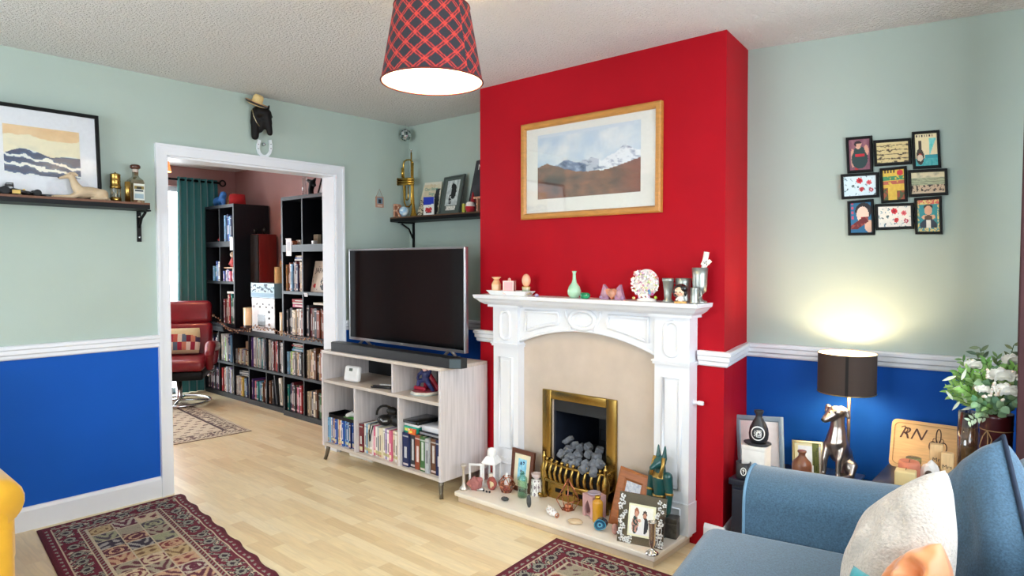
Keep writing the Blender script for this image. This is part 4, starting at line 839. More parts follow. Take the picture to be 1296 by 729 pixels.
MB().blob((0, 0, h_*.45), (w_*.5, w_*.4, h_*.5), 9, .35, 1.5, 3, '#a2544c', flat=-.45*2).blob((w_*.18, -w_*.16, h_*.45), (w_*.26, w_*.25, h_*.38), 2, .3, 1.5, 2, '#d9c49a').build('rock', ROCK, None, p, label='red and cream rock in front of the white lantern', cat='rock')
for i, (px, py) in enumerate([(612, 622), (616, 623.5), (619.5, 624)]):
    p = oz(ZH, px, py); MB().blob((0, 0, .006), .0065, i, .25, 2, 2, '#2b2d33').build('bead', GLOSS, None, p, label='tiny dark bead lying on the hearth below the red and cream rock', cat='bead', group='dark beads on the hearth')
# lantern with its door open
p, w_, h_ = hset(617, 640, 564, 612); a = w_*.38; p.y = -.575
T_ = thing('lantern', 'white metal lantern with an open glazed door at the left of the hearth', 'lantern', p, .25)
mb = MB(); hb = h_*.62
mb.box(-a, a, -a, a, 0, .012); mb.box(-a, a, -a, a, hb-.008, hb)
for sx in (-1, 1):
    for sy in (-1, 1): mb.box(sx*a-(.009 if sx > 0 else 0), sx*a+(.009 if sx < 0 else 0), sy*a-(.009 if sy > 0 else 0), sy*a+(.009 if sy < 0 else 0), .012, hb-.008)
LW = mat('white_enamel_metal', '#eeeeee', .35); mb.build('frame', LW, T_)
mb = MB(); mb.add([(-a*1.12, -a*1.12, hb), (a*1.12, -a*1.12, hb), (a*1.12, a*1.12, hb), (-a*1.12, a*1.12, hb)]+[(x*a*.6, y*a*.6, h_*.78) for x, y in ((-1,-1),(1,-1),(1,1),(-1,1))], [(3,2,1,0), (4,5,6,7)]+[(i, (i+1) % 4, 4+(i+1) % 4, 4+i) for i in range(4)])
mb.lathe([(a*.62, h_*.77), (a*.62, h_*.92), (a*.5, h_*.97), (0, h_)], 14)
for k in range(14): mb.box(a*.61, a*.625, -.004, .004, h_*.79, h_*.9, '#9b9b9b', T=TR(rz=2*PI*k/14))
mb.build('roof', LW, T_); g = MB().box(a-.006, a-.004, -a+.01, a-.01, .012, hb-.008).box(-a+.01, a-.01, a-.006, a-.004, .012, hb-.008).box(-a+.004, -a+.006, -a+.01, a-.01, .012, hb-.008); g.build('glass', GLASS, T_)
dr = MB(); DT = TR(-a, -a-.002, .006, rz=PI+.35); dw = a*1.9; dh = hb-.012
dr.box(0, .011, -.004, .004, 0, dh, T=DT).box(dw-.011, dw, -.004, .004, 0, dh, T=DT).box(.011, dw-.011, -.004, .004, 0, .011, T=DT).box(.011, dw-.011, -.004, .004, dh-.011, dh, T=DT); d_ = dr.build('door', LW, T_)
MB().box(.011, dw-.011, -.001, .001, .011, dh-.011, T=DT).build('pane', GLASS, d_)
MB().lathe([(0, .012), (a*.45, .012), (a*.45, hb*.5), (a*.1, hb*.5), (0, hb*.49)], 16, '#e9e2d4').build('candle', GLOSS, None, p, label='cream pillar candle inside the white lantern', cat='candle')
# copper terrarium bowl with a white figurine
WIREC = mat('copper_wire', '#c07a5c', .25, .9)
p, w_, h_ = hset(626, 648, 598, 624); r = w_/2
T_ = thing('glass_terrarium', 'copper edged pink glass bowl in front of the white lantern on the hearth', 'bowl', p)
ringp = lambda n, rr, z, a0=0: [V((rr*math.cos(a0+2*PI*k/n), rr*math.sin(a0+2*PI*k/n), z)) for k in range(n)]
A, B, Cc = ringp(6, r*.6, .002), ringp(6, r, h_*.42, .5), ringp(6, r*.5, h_*.75)
mb = MB()
for k in range(6):
    for a_, b_ in ((A[k], A[(k+1) % 6]), (A[k], B[k]), (B[k], A[(k+1) % 6]), (B[k], B[(k+1) % 6]), (B[k], Cc[k]), (B[k], Cc[(k+1) % 6]), (Cc[k], Cc[(k+1) % 6])): mb.tube([a_, b_], .0022, 6)
mb.build('wire_frame', WIREC, T_); g = MB()
for k in range(6): g.add([A[k], A[(k+1) % 6], B[k]], [(0,1,2)]).add([A[(k+1) % 6], B[(k+1) % 6], B[k]], [(0,1,2)])
g.build('glass', glass('rose_glass', '#e6a9a0'), T_); MB().blob((0, 0, .014), (r*.55, r*.5, .012), 2, .3, 3, 2, '#b5544a').build('filling', STONE, T_)
q = p.copy(); q.z += .028
organic('angel_figurine', [('e', (0, 0, .02), (.017, .014, .024)), ((0, 0, .03), .012, (0, 0, .058), .008), ('e', (0, 0, .07), (.009, .009, .010)), ('e', (-.016, .008, .045), (.009, .004, .017)), ('e', (.016, .008, .045), (.009, .004, .017))], mat('white_porcelain', '#f2efee', .25, coat=.4), None, .0025, 2, loc=q, label='small white winged figurine standing in the pink glass bowl', cat='figurine')
# dark wood frame with blue picture
c = lean3([(645, 613), (671, 621), (676, 573.5), (648.5, 566)], ZH, -.545, -.508)
T_ = thing('framed_photo', 'dark brown wooden frame with a blue picture leaning on the left of the surround', 'picture', (c[0]+c[1])/2)
DW = mat('dark_walnut', '#5f3524', .4, nz=(18, .25), stretch=(1, 6, 6)); mb = MB(); q_ring(mb, c, .018, .14, .11, '#ffffff'); mb.build('frame', DW, T_)
def bluepic(u, v):
    if not (.27 < u < .74 and .2 < v < .84): return (.9, .87, .76)
    x, y = (u-.5)/.23, (v-.52)/.32
    for cx_, cy_ in ((-.35, .6), (.35, .65), (-.1, -.1)):
        if abs(x-cx_) < .22 and abs(y-cy_) < .13 and fbm(u*30, v*30, 5) > -.15: return (.12, .2, .35)
    return mix((.42, .72, .86), (.68, .87, .94), .5+1.2*fbm(u*8, v*8, 1))
mb = MB(); q_slab(mb, c, .012, '#5b3527', bluepic, 34, 44, ins=.09, off=-.004); mb.build('print', PRINT, T_)
# green glass bottle
p, w_, h_ = hset(652.5, 665, 597, 630); r = w_/2
T_ = thing('glass_bottle', 'pale green glass bottle with a round stopper in front of the blue picture', 'bottle', p)
mb = MB().lathe([(0, .004), (r*.9, .0), (r, .008), (r, h_*.70), (r*.9, h_*.76), (r*.5, h_*.82), (r*.46, h_*.9), (r*.55, h_*.9)], 22); mb.build('glass', glass('green_glass', '#cdf0df', .3), T_)
MB().lathe([(0, .006), (r*.9, .006), (r*.9, h_*.3), (0, h_*.3)], 20).build('green_liquid', glass('green_water', '#b5e3c8', .1), T_); MB().ball((0, 0, h_*.95), (r*.42, r*.42, h_*.06), 12, 8).build('stopper', glass('aqua_glass', '#a5dcd0', .4), T_)
p, w_, h_ = hset(631, 642.5, 628, 634.5); MB().blob((0, 0, .010), (w_*.5, w_*.38, .0105), 6, .12, 1.5, 3, '#3b4144', sm=True).build('pebble', GLOSS, None, p, label='flat dark oval pebble lying near the front edge of the hearth', cat='pebble')
# white oil burner
p, w_, h_ = hset(667, 684.5, 600, 627); r = w_/2
T_ = thing('oil_burner', 'white patterned ceramic oil burner with a dish on top beside the green bottle', 'oil burner', p)
def lace(u, v): return (.55, .5, .52) if (math.sin(u*2*PI*9)+math.sin(v*14) > 1.0 or (.02 < (u*12) % 1 < .2 and .3 < v < .8)) else (.93, .92, .91)
hb = h_*.72; MB().grid(56, 18, lambda u, v: V((r*(.95-.18*v)*math.cos(u*2*PI), r*(.95-.18*v)*math.sin(u*2*PI), v*hb)), lace, sm=True).lathe([(0, hb), (r*.77, hb), (r*.76, hb-.003)], 24, '#eceae8').build('body', CERAMIC, T_)
MB().lathe([(0, hb), (r*.3, hb+.001), (r*.7, hb+h_*.14), (r*.78, h_), (r*.7, h_), (r*.4, hb+h_*.1), (0, hb+h_*.06)], 24, '#d9c6c4').build('dish', CERAMIC, T_)
MB().tube([(-r*.9, -r*.3, hb*.75), (-r*1.3, -r*.4, hb*.6), (-r*1.2, -r*.4, hb*.25), (-r*.9, -r*.3, hb*.2)], .004, 8, '#3a3c40').build('handle', CERAMIC, T_)
p, w_, h_ = hset(665, 671.5, 625.5, 642.5); MB().blob((0, 0, h_*.47), (w_*.5, w_*.4, h_*.5), 8, .12, 1.6, 3, '#4a4d4c', sm=True).build('pebble', mat('speckled_dark_stone', '#47494a', .5, nz=(60, .5)), None, p, label='tall speckled dark stone standing upright in the middle of the hearth', cat='pebble')
# conch shell
p, w_, h_ = hset(679, 708, 634, 655); T_ = thing('sea_shell', 'white spiky sea shell with an orange mouth on the hearth', 'shell', p, -.35)
mb = MB(); L = w_*.9; N_ = 22
def shell(u, v):
    t = u; rr = .021*math.sin(PI*min(1, t*.9+.06))**.8*(1+.12*math.sin(t*26)); a = 2*PI*v
    return V((-L/2+L*t, rr*math.cos(a), .019+rr*math.sin(a)*.85))
mb.grid(26, 16, shell, lambda u, v: (.72, .6, .55) if fbm(u*14, v*9, 3) > .22 else (.93, .91, .89), sm=True)
for k, t in enumerate((.25, .4, .55, .7)): mb.lathe([(.006, 0), (.003, .012), (0, .02)], 8, '#efeae6', T=TR(-L/2+L*t, -.004, .033, rx=.2))
mb.build('whorl', CERAMIC, T_); MB().lathe([(.011, 0), (.013, .004), (.008, .004), (0, -.004)], 16, ['#d08a5c', '#c47a4e', '#8a4a30'], T=TR(L/2-.006, -.002, .017, ry=PI/2)).build('mouth', CERAMIC, T_)
# copper geometric tealight holder
p, w_, h_ = hset(698, 729, 608, 648); r = w_/2
T_ = thing('tealight_holder', 'copper wire pyramid tealight holder in front of the brass fire', 'candle holder', p)
A, B = ringp(5, r*.5, .003, .3), ringp(5, r, h_*.36, .3); ap = V((0, 0, h_)); mb = MB()
for k in range(5):
    for a_, b_ in ((A[k], A[(k+1) % 5]), (A[k], B[k]), (B[k], B[(k+1) % 5]), (B[k], ap)):
        if a_ is B[k] and b_ is not ap and k == 3: continue
        mb.tube([a_, b_], .0024, 6)
mb.build('wire_frame', WIREC, T_); MB().lathe([(0, .003), (r*.42, .003), (r*.5, .012), (r*.44, .014), (0, .011)], 5, '#b96f55').build('tray', METALP, T_)
MB().lathe([(0, 0), (.018, 0), (.018, .014), (.003, .013), (.002, .02), (0, .02)], 16, ['#c77a55', '#c77a55', '#d98c66', '#d98c66', '#2a2018']).build('tealight', GLOSS, None, (p.x, p.y, p.z+.0145), label='orange tealight inside the copper wire holder', cat='candle')
# pink soapstone burner
p, w_, h_ = hset(733, 762.5, 619, 655); a = w_*.36; p.y -= .005
T_ = thing('oil_burner', 'pink soapstone cube oil burner with a pointed arch opening on the hearth', 'oil burner', p, -.35)
PKS = mat('pink_soapstone', '#c79d9c', .6, nz=(20, .15)); hh = h_*.78; mb = MB()
arch_ = [(-a, .0), (-a*.55, .0), (-a*.55, hh*.45), (-a*.3, hh*.62), (0, hh*.8), (0, hh), (-a, hh)]
for s_ in (1, -1): mb.prism([(s_*x, z) for x, z in arch_], -a, -a+.012)
mb.box(-a, -a+.012, -a+.012, a, 0, hh).box(a-.012, a, -a+.012, a, 0, hh).box(-a+.012, a-.012, a-.012, a, 0, hh).box(-a+.012, a-.012, -a+.012, a-.012, hh-.012, hh).box(-a+.012, a-.012, -a+.012, a-.012, .004, .012)
mb.build('body', PKS, T_); MB().lathe([(0, hh+.004), (a*.5, hh+.001), (a*.8, hh+.002), (a*.84, hh+.008), (a*.72, hh+.01), (a*.5, hh+.005), (0, hh+.0045)], 24, '#b7a9b8').build('dish', CERAMIC, T_)
p2 = V((p.x, p.y, p.z+.0125)); MB().lathe([(0, 0), (a*.42, 0), (a*.42, .02), (0, .018)], 14, '#7d5054').build('tealight', GLOSS, None, p2, label='dark tealight inside the pink soapstone burner', cat='candle')
p, w_, h_ = hset(749, 762.5, 627, 660); r = w_/2; p.y -= .012
T_ = thing('glass_bottle', 'amber yellow bottle in front of the pink soapstone burner', 'bottle', p)
MB().lathe([(0, 0), (r*.95, 0), (r, .006), (r, h_*.72), (r*.86, h_*.8), (r*.5, h_*.84), (r*.48, h_*.9)], 24, '#c28a1e').build('body', mat('amber_glass', '#c88f22', .12, nz=(10, .1), coat=.5), T_); MB().lathe([(r*.52, h_*.88), (r*.56, h_*.98), (r*.3, h_), (0, h_)], 16, '#c9a140').build('cap', METALP, T_)
p, w_, h_ = hset(750, 764.5, 656, 673); p.y += .004
def agate(u, v):
    a = u*2*PI; q = math.hypot(math.cos(a), math.sin(a)); return (.1, .3, .42)
mb = MB(); R_ = lambda a: 1+.12*math.sin(2*a+1)+.05*math.sin(3*a+2)
for k, (s0, s1, c) in enumerate(((0, .22, '#1c3c56'), (.22, .42, '#5fa3bd'), (.42, .62, '#205e80'), (.62, .82, '#123a5a'), (.82, 1, '#3a8aa4'))):
    mb.grid(28, 1, lambda u, v: V((w_*.5*R_(u*2*PI)*(s0+(s1-s0)*v)*math.cos(u*2*PI), -.016, h_*.5+h_*.46*R_(u*2*PI)*(s0+(s1-s0)*v)*math.sin(u*2*PI))), lambda u, v: hx(c) and tuple(int(c[i:i+2], 16)/255 for i in (1, 3, 5)))
mb.grid(28, 1, lambda u, v: V((w_*.5*R_(u*2*PI)*math.cos(u*2*PI), -.016+.034*v, h_*.5+h_*.46*R_(u*2*PI)*math.sin(u*2*PI))), lambda u, v: (.09, .2, .28)); mb.add([(w_*.5*R_(2*PI*k/28)*math.cos(2*PI*k/28), .018, h_*.5+h_*.46*R_(2*PI*k/28)*math.sin(2*PI*k/28)) for k in range(28)], [tuple(range(28))], '#1c3444')
mb.build('agate_slice', GLOSS, None, p, rz=.3, label='blue banded agate chunk standing in front of the amber bottle', cat='stone')
p, w_, h_ = hset(714.5, 734.5, 652.5, 664.5); MB().blob((0, 0, .0115), (w_*.5, w_*.32, .012), 12, .12, 1.4, 3, '#cdb291', sm=True).build('polished_stone', mat('banded_beige_stone', '#d2b896', .25, nz=(14, .2), stretch=(1, 5, 1)), None, p, rz=.35, label='flat beige banded stone in front of the copper tealight holder', cat='stone')
p, w_, h_ = hset(773, 781, 663, 677); MB().blob((0, 0, h_*.5), (w_*.5, w_*.5, h_*.5), 3, .12, 1.6, 3, '#b98a80', sm=True).build('polished_stone', STONE, None, p, label='dull pink stone tucked beside the flower edged photo frame', cat='stone')
# big oak frame leaning, tilted
c = lean3([(769.5, 659), (812, 673.5), (825.5, 605), (785.7, 589.5)], ZH, -.60, -.52)
T_ = thing('framed_photo', 'wide honey oak frame with a pale picture leaning tilted behind the flower edged frame', 'picture', (c[0]+c[1])/2)
mb = MB(); q_ring(mb, c, .016, .27, .2, '#ffffff'); mb.build('frame', mat('warm_oak', '#9c5a2b', .4, nz=(16, .25), stretch=(1, 5, 5)), T_)
mb = MB(); q_slab(mb, c, .012, '#7a4a2a', lambda u, v: mix((.62, .66, .74), (.85, .86, .88), .5+1.6*fbm(u*12, v*12, 3)), 26, 26, ins=.16, off=-.0035); mb.build('print', PRINT, T_)
# flower edged mirrored frame
c = lean2([(780.5, 684.5), (838, 696), (844, 632), (785, 621)], ZH, .2)
T_ = thing('framed_photo', 'mirrored photo frame edged with white flowers holding a photograph of two people', 'picture', (c[0]+c[1])/2)
mb = MB(); q_slab(mb, c, .014, '#6d6156'); mb.build('mirrored_plate', mat('bronze_mirror', '#8a7c70', .12, .9, nz=(4, .1)), T_)
def couple(u, v):
    x, y = (u-.5)*2, v
    def e(cx_, cy_, rx, ry): return ((x-cx_)/rx)**2+((y-cy_)/ry)**2 < 1
    if e(-.42, .72, .12, .1): return (.82, .6, .5)
    if e(-.42, .78, .2, .16): return (.62, .36, .24)
    if e(.3, .68, .14, .11): return (.78, .56, .46) if y > .62 else (.35, .22, .16)
    if e(.3, .74, .18, .14): return (.22, .15, .12)
    if e(-.15, .5, .16, .06): return (.85, .64, .55)
    if e(-.5, .35, .28, .32): return (.12, .22, .2) if fbm(u*12, v*12, 5) > 0 else (.75, .55, .48)
    if e(.35, .35, .3, .3): return (.16, .17, .2) if x > .3 else (.95, .94, .94)
    if e(.0, .1, .6, .2): return (.93, .92, .93)
    return (.95, .94, .9)
n = qn(c); o = (c[0]+c[1])/2; Cq = [p-o for p in c]; f = lambda u, v, k=.0005: bil(Cq, u, v)+n*k
mb = MB(); mb.grid(40, 34, lambda u, v: f(.25+.5*u, .2+.56*v, .0012), couple); mb.add([f(u, v, .0006) for u, v in ((.22, .16), (.80, .16), (.80, .8), (.22, .8))], [(0,1,2,3)], '#eeebc9'); mb.build('photograph', PRINT, T_)
mb = MB(); rr = random.Random(9)
def flower(u, v, s_):
    b = f(u, v, .002); ux = (c[1]-c[0]).normalized(); uz = n.cross(ux)
    for k in range(5):
        a = 2*PI*k/5+rr.random(); q = b+(ux*math.cos(a)+uz*math.sin(a))*s_; mb.blob(q, (s_*.75, s_*.5, s_*.75), k, .1, 1, 1, '#e9e8e6', sm=True)
    mb.blob(b+n*.002, s_*.35, 1, 0, 1, 1, '#8a8a90')
for side in (0, 1):
    for k in range(15):
        v = .06+.84*k/14+.02*rr.random(); u = (.03+.13*rr.random()) if not side else (.83+.14*rr.random()); flower(u, v, .0055+.003*rr.random())
for k in range(7): flower(.1+.22*rr.random(), .03+.1*rr.random(), .0065)
for u0, v0, u1, v1 in ((.08, .02, .1, .3), (.14, .02, .05, .2), (.2, .03, .26, .12), (.9, .02, .87, .3), (.93, .02, .95, .4), (.86, .03, .9, .25)): mb.tube([f(u0, v0, .002), f((u0+u1)/2+.01, (v0+v1)/2, .002), f(u1, v1, .002)], .0016, 6, '#dcdcda')
mb.build('white_flowers', GLOSS, T_)
# Egyptian style statue
p = oz(ZH, 835, 668); p.y = -.555; p.x = oy(-.555, 835.5, 640).x; hs = oy(-.555, 835, 563).z-ZH; k = hs/.30
T_ = thing('jackal_statue', 'dark green and gold jackal headed statue standing by the right leg of the fire surround', 'statue', p, -.2)
TEAL = mat('teal_green_bronze', '#134a48', .35, nz=(16, .25), coat=.2); GLD = mat('antique_gold', '#b08d4a', .35, .8)
sc_ = lambda q: V(q)*k
organic('body', [(sc_((a, b, c_)), r*k, sc_((d, e, g)), s_*k) for a, b, c_, r, d, e, g, s_ in (
    (0, 0, .19, .026, 0, 0, .13, .021), (0, 0, .13, .021, 0, 0, .11, .024), (-.014, 0, .11, .02, -.013, -.004, .05, .016), (.014, 0, .11, .02, .013, .0, .05, .016), (-.013, -.004, .05, .016, -.013, -.006, .014, .014), (.013, 0, .05, .016, .013, .0, .014, .014), (-.013, -.03, .012, .012, -.013, 0, .012, .014), (.013, -.026, .012, .012, .013, 0, .012, .014),
    (-.03, 0, .2, .017, -.04, -.002, .145, .012), (-.04, -.002, .145, .012, -.04, -.012, .09, .011), (.03, 0, .2, .017, .04, -.002, .145, .012), (.04, -.002, .145, .012, .04, -.012, .09, .011),
    (0, 0, .2, .02, 0, 0, .235, .015), (0, 0, .245, .02, 0, -.012, .243, .017), (0, -.015, .242, .014, 0, -.045, .232, .008), (-.012, .004, .255, .01, -.014, .006, .297, .003), (.012, .004, .255, .01, .014, .006, .297, .003))], TEAL, T_, .004, 3)
MB().lathe([(0, 0), (.04*k, 0), (.04*k, .006*k), (0, .0065*k)], 4, T=TR(rz=PI/4)).build('plinth', TEAL, T_)
for s_ in (-1, 1): MB().tube([sc_((s_*.018, -.006, .262)), sc_((s_*.021, -.014, .235)), sc_((s_*.019, -.026, .2))], .006*k, 8, flat=.6).build('headdress_band', GLD, T_)
MB().lathe([(.0235*k, .128*k), (.026*k, .133*k), (.0235*k, .138*k)], 20, cap=(False, False)).box(-.008*k, .008*k, -.029*k, -.02*k, .07*k, .13*k).build('belt', GLD, T_); MB().lathe([(.03*k, .195*k), (.025*k, .207*k), (.019*k, .213*k)], 20, cap=(False, False), sy=.85).build('collar', GLD, T_)
for s_ in (-1, 1): MB().tube([sc_((s_*.040, -.003, .15)), sc_((s_*.0405, -.004, .143))], .0135*k, 10).build('arm_band', GLD, T_)
p, w_, h_ = hset(814.5, 832, 661, 702); r = w_/2; p.y -= .004
MB().lathe([(0, 0), (r, 0), (r*1.0, .004), (r*.7, .012), (r*.3, .02), (r*.22, h_*.2), (r*.42, h_*.3), (r*.5, h_*.5), (r*.5, h_*.8), (r*.62, h_*.97), (r*.66, h_), (r*.56, h_), (r*.4, h_*.8), (0, h_*.5)], 26).build('bud_vase', mat('polished_silver', '#d5cdc6', .08, 1), None, p, label='polished silver bud vase at the front right corner of the hearth', cat='vase')
p = oz(ZH, 846, 682); w_ = m2(p, 13); h_ = m2(p, 26); T_ = thing('keepsake_box', 'dark grey patterned box behind the flower edged photo frame', 'box', (p.x, p.y+.035, ZH), .2)
MB().rbox(-w_*.6, w_*.6, -.03, .03, 0, h_*.72, .003).build('body', mat('pewter_dark', '#5a5752', .45, .5, nz=(50, .4)), T_); MB().rbox(-w_*.62, w_*.62, -.031, .031, h_*.73, h_, .004).build('lid', mat('pewter_dark', '#5a5752'), T_)
for i, (px, py, s_, c_) in enumerate([(864, 672, .022, '#a9795a'), (872, 668, .016, '#8d6148')]):
    p = oz(ZH, px-4, py); p.x = min(p.x, 2.58); MB().blob((0, 0, s_*.7), (s_, s_*.8, s_*.75), i+20, .4, 1.8, 2, c_, flat=-.9*s_).build('rock', ROCK, None, (p.x, min(p.y, -.52), ZH+.002), label=['brown rough rock at the foot of the right surround leg', 'smaller brown rock behind the rough one by the right surround leg'][i], cat='rock')
# ================================================================ LEFT WALL
LX = .005
def on_shelf(px, py, x=.09): return ox(x, px, py)
se = ox(.19, 190, 262); sfz = (ox(.19, 186, 255.5).z + ox(.19, 20, 247.5).z)/2; ST = .034; sy1 = se.y
T_ = thing('wall_shelf', 'long dark wall shelf on the left wall beside the doorway', 'shelf', (.0, sy1-.6, sfz-ST))
MB().box(.001, .19, -.55, .6, 0, ST-.011, '#0c0e11').box(.001, .19, -.55, .6, ST-.011, ST, '#73503f').build('board', DKW, T_)
b0 = ox(.01, 176, 266); by = b0.y-(sy1-.6)
mb = MB().box(.001, .008, by-.011, by+.011, -.17, 0).box(.001, .15, by-.011, by+.011, -.008, 0).tube([(.012, by, -.09), (.045, by, -.04), (.1, by, -.012)], .007, 8); br_ = mb.build('bracket', BLACK, T_)
for z in (-.03, -.145): MB().ball((.009, by, z), (.003, .006, .006), 8, 6).build('screw', CHROME, br_)
sfz += .0006
# framed wave-coloured print: generic seascape
tr_, br2 = ox(.04, 126.5, 148), ox(.06, 123, 240); py1 = (tr_.y+br2.y)/2; pyw = .70; ph = tr_.z-sfz
T_ = thing('framed_seascape', 'black framed blue sea and peach sky print leaning on the left wall shelf', 'picture', (.075, py1-pyw/2, sfz), PI/2)
LN = Matrix.Rotation(-.07, 4, 'X')
mb = MB(); ring_frame(mb, pyw, ph, .018, .022, '#ffffff', T=LN); mb.build('frame', BLACK, T_)
MB().box(-pyw/2+.015, pyw/2-.015, -.01, -.004, .015, ph-.015, '#e6e9ee', T=LN).build('mount', PRINT, T_)
i0, i1 = ox(.06, 4.5, 222).y, ox(.06, 101, 222).y; iz0, iz1 = ox(.06, 60, 224).z-sfz, ox(.06, 60, 163).z-sfz; xo = py1-pyw/2
def sea(u, v):
    if v > .78+.08*math.sin(u*7)*.5+.12*fbm(u*4, 1, 3): return mix((.90, .76, .56), (.95, .84, .66), .5+fbm(u*4, v*5, 2))
    hz = .42+.03*math.sin(u*9)
    if v > hz+.1*max(0, math.sin(u*5.5-.2)): return mix((.93, .90, .78), (.8, .8, .72), 1.2*(.55-v)+fbm(u*5, v*6, 8))
    w = math.sin(v*34+7*fbm(u*3.2, v*3, 5)+u*6)
    return (.90, .92, .9) if w > .55 else (.18, .32, .48) if w > -.35 else (.12, .22, .38)
pic_plane(MB(), i1-i0, iz1-iz0, i0-xo, iz0, -.0115, 96, 60, sea, T=LN).build('print', PRINT, T_)
MB().box(-pyw/2+.015, pyw/2-.015, -.0145, -.0138, .015, ph-.015, T=LN).build('glass', GLASS, T_)
# racing car (nose towards the doorway)
a = on_shelf(5, 249, .13); b = on_shelf(46, 251, .13); wb = b.y-a.y; T_ = thing('model_racing_car', 'black and gold model racing car on the left wall shelf', 'model car', (.12, (a.y+b.y)/2, sfz)); u_ = wb
CB = mat('black_car_paint', '#121214', .2, coat=.6); GO = mat('gold_car_trim', '#c9a24a', .3, .6)
organic('body', [((0, -.75*u_, .10*u_), .06*u_, (0, -.2*u_, .17*u_), .12*u_), ((0, -.2*u_, .15*u_), .13*u_, (0, .15*u_, .12*u_), .11*u_), ((0, .15*u_, .12*u_), .1*u_, (0, .9*u_, .07*u_), .03*u_), ('e', (.13*u_, -.15*u_, .12*u_), (.1*u_, .28*u_, .08*u_)), ('e', (-.13*u_, -.15*u_, .12*u_), (.1*u_, .28*u_, .08*u_))], CB, T_, .003, 2)
MB().rbox(-.05*u_, .05*u_, -.45*u_, -.18*u_, .22*u_, .42*u_, .015*u_).rbox(-.09*u_, .09*u_, -.42*u_, -.2*u_, .40*u_, .47*u_, .012*u_).build('airbox', CB, T_)
MB().box(-.26*u_, .26*u_, -.95*u_, -.75*u_, .34*u_, .36*u_).box(-.27*u_, -.25*u_, -.97*u_, -.72*u_, .2*u_, .4*u_).box(.25*u_, .27*u_, -.97*u_, -.72*u_, .2*u_, .4*u_).box(-.015*u_, .015*u_, -.87*u_, -.82*u_, .1*u_, .35*u_).build('rear_wing', CB, T_)
MB().box(-.3*u_, .3*u_, .78*u_, .92*u_, .035*u_, .05*u_).build('front_wing', CB, T_)
MB().box(.225*u_, .234*u_, -.28*u_, -.02*u_, .06*u_, .2*u_).build('gold_panel', mat('gold_sticker', '#dcb544', .35), T_); MB().box(-.04*u_, .04*u_, .1*u_, .16*u_, .19*u_, .26*u_).build('windscreen', GO, T_)
for sx in (-1, 1):
    for y, r, w in ((-.5*u_, .155*u_, .11*u_), (.5*u_, .13*u_, .08*u_)):
        whl = MB().lathe([(r*.6, -w), (r*.95, -w), (r, -w*.7), (r, w*.7), (r*.95, w), (r*.6, w)], 20, T=TR(sx*.25*u_, y, r, ry=PI/2)).build('wheel', mat('tyre_rubber', '#17181a', .7), T_)
        MB().lathe([(0, -w*.9), (r*.62, -w*.95), (r*.62, w*.95), (0, w*.9)], 16, '#b9b39a').build('hub', METALP, whl)
# lying greyhound
a = on_shelf(64, 249.5, .11); b = on_shelf(137.5, 251.5, .11); L = b.y-a.y; u_ = L/74
T_ = thing('greyhound_figurine', 'pale stone greyhound figurine lying on the left wall shelf in front of the print', 'figurine', (.128, a.y, sfz))
D = lambda px, py, x=0: V((x, (px-64)*u_, (251-py)*u_))
organic('body', [(D(101, 241), 9*u_, D(113, 240), 8.5*u_), (D(113, 240), 8.5*u_, D(128, 242), 8*u_), (D(100, 241), 8.5*u_, D(94, 232), 6*u_), (D(94, 232), 6*u_, D(91, 224), 4.4*u_), (D(91, 224), 4.4*u_, D(88, 217), 4.6*u_),
    ('e', D(88.5, 216.5), (3.8*u_, 5*u_, 4.2*u_)), (D(87, 217.5), 3.8*u_, D(77, 221.5), 2.2*u_), (D(77, 221.5), 2.3*u_, D(74, 222.5), 1.7*u_), (D(92, 214, 2.5*u_), 1.8*u_, D(96, 217, 4*u_), 1.2*u_), (D(92, 214, -2.5*u_), 1.8*u_, D(96, 217, -4*u_), 1.2*u_),
    (D(98, 243, 4*u_), 5*u_, D(90, 247.5, 5*u_), 3*u_), (D(90, 247.8, 5*u_), 2.8*u_, D(70, 248.8, 5*u_), 2.1*u_), (D(98, 243, -4*u_), 5*u_, D(88, 247.5, -4*u_), 3*u_), (D(88, 247.8, -4*u_), 2.8*u_, D(66, 249, -4*u_), 2*u_), (D(70, 248.8, 5*u_), 2.3*u_, D(66, 249, 5*u_), 2.1*u_),
    ('e', D(126, 242, 5*u_), (5.5*u_, 9*u_, 8*u_)), ('e', D(127, 242, -4*u_), (5*u_, 9*u_, 8*u_)), (D(131, 247, 7*u_), 3.4*u_, D(118, 249, 8*u_), 2.2*u_), (D(118, 249, 8*u_), 2.2*u_, D(112, 249.2, 8*u_), 2.1*u_), (D(134, 247, 0), 2.6*u_, D(137, 249.3, 3*u_), 1.5*u_)], mat('pale_sandstone', '#bfa98a', .6, nz=(14, .2)), T_, .0035, 2)
MB().ball(D(86.5, 215.5, 3.6*u_), .7*u_, 8, 6).build('eye', BLACK, T_); MB().ball(D(73, 221.8, 0), (1.3*u_, 1.1*u_, 1.1*u_), 8, 6).build('nose', BLACK, T_)
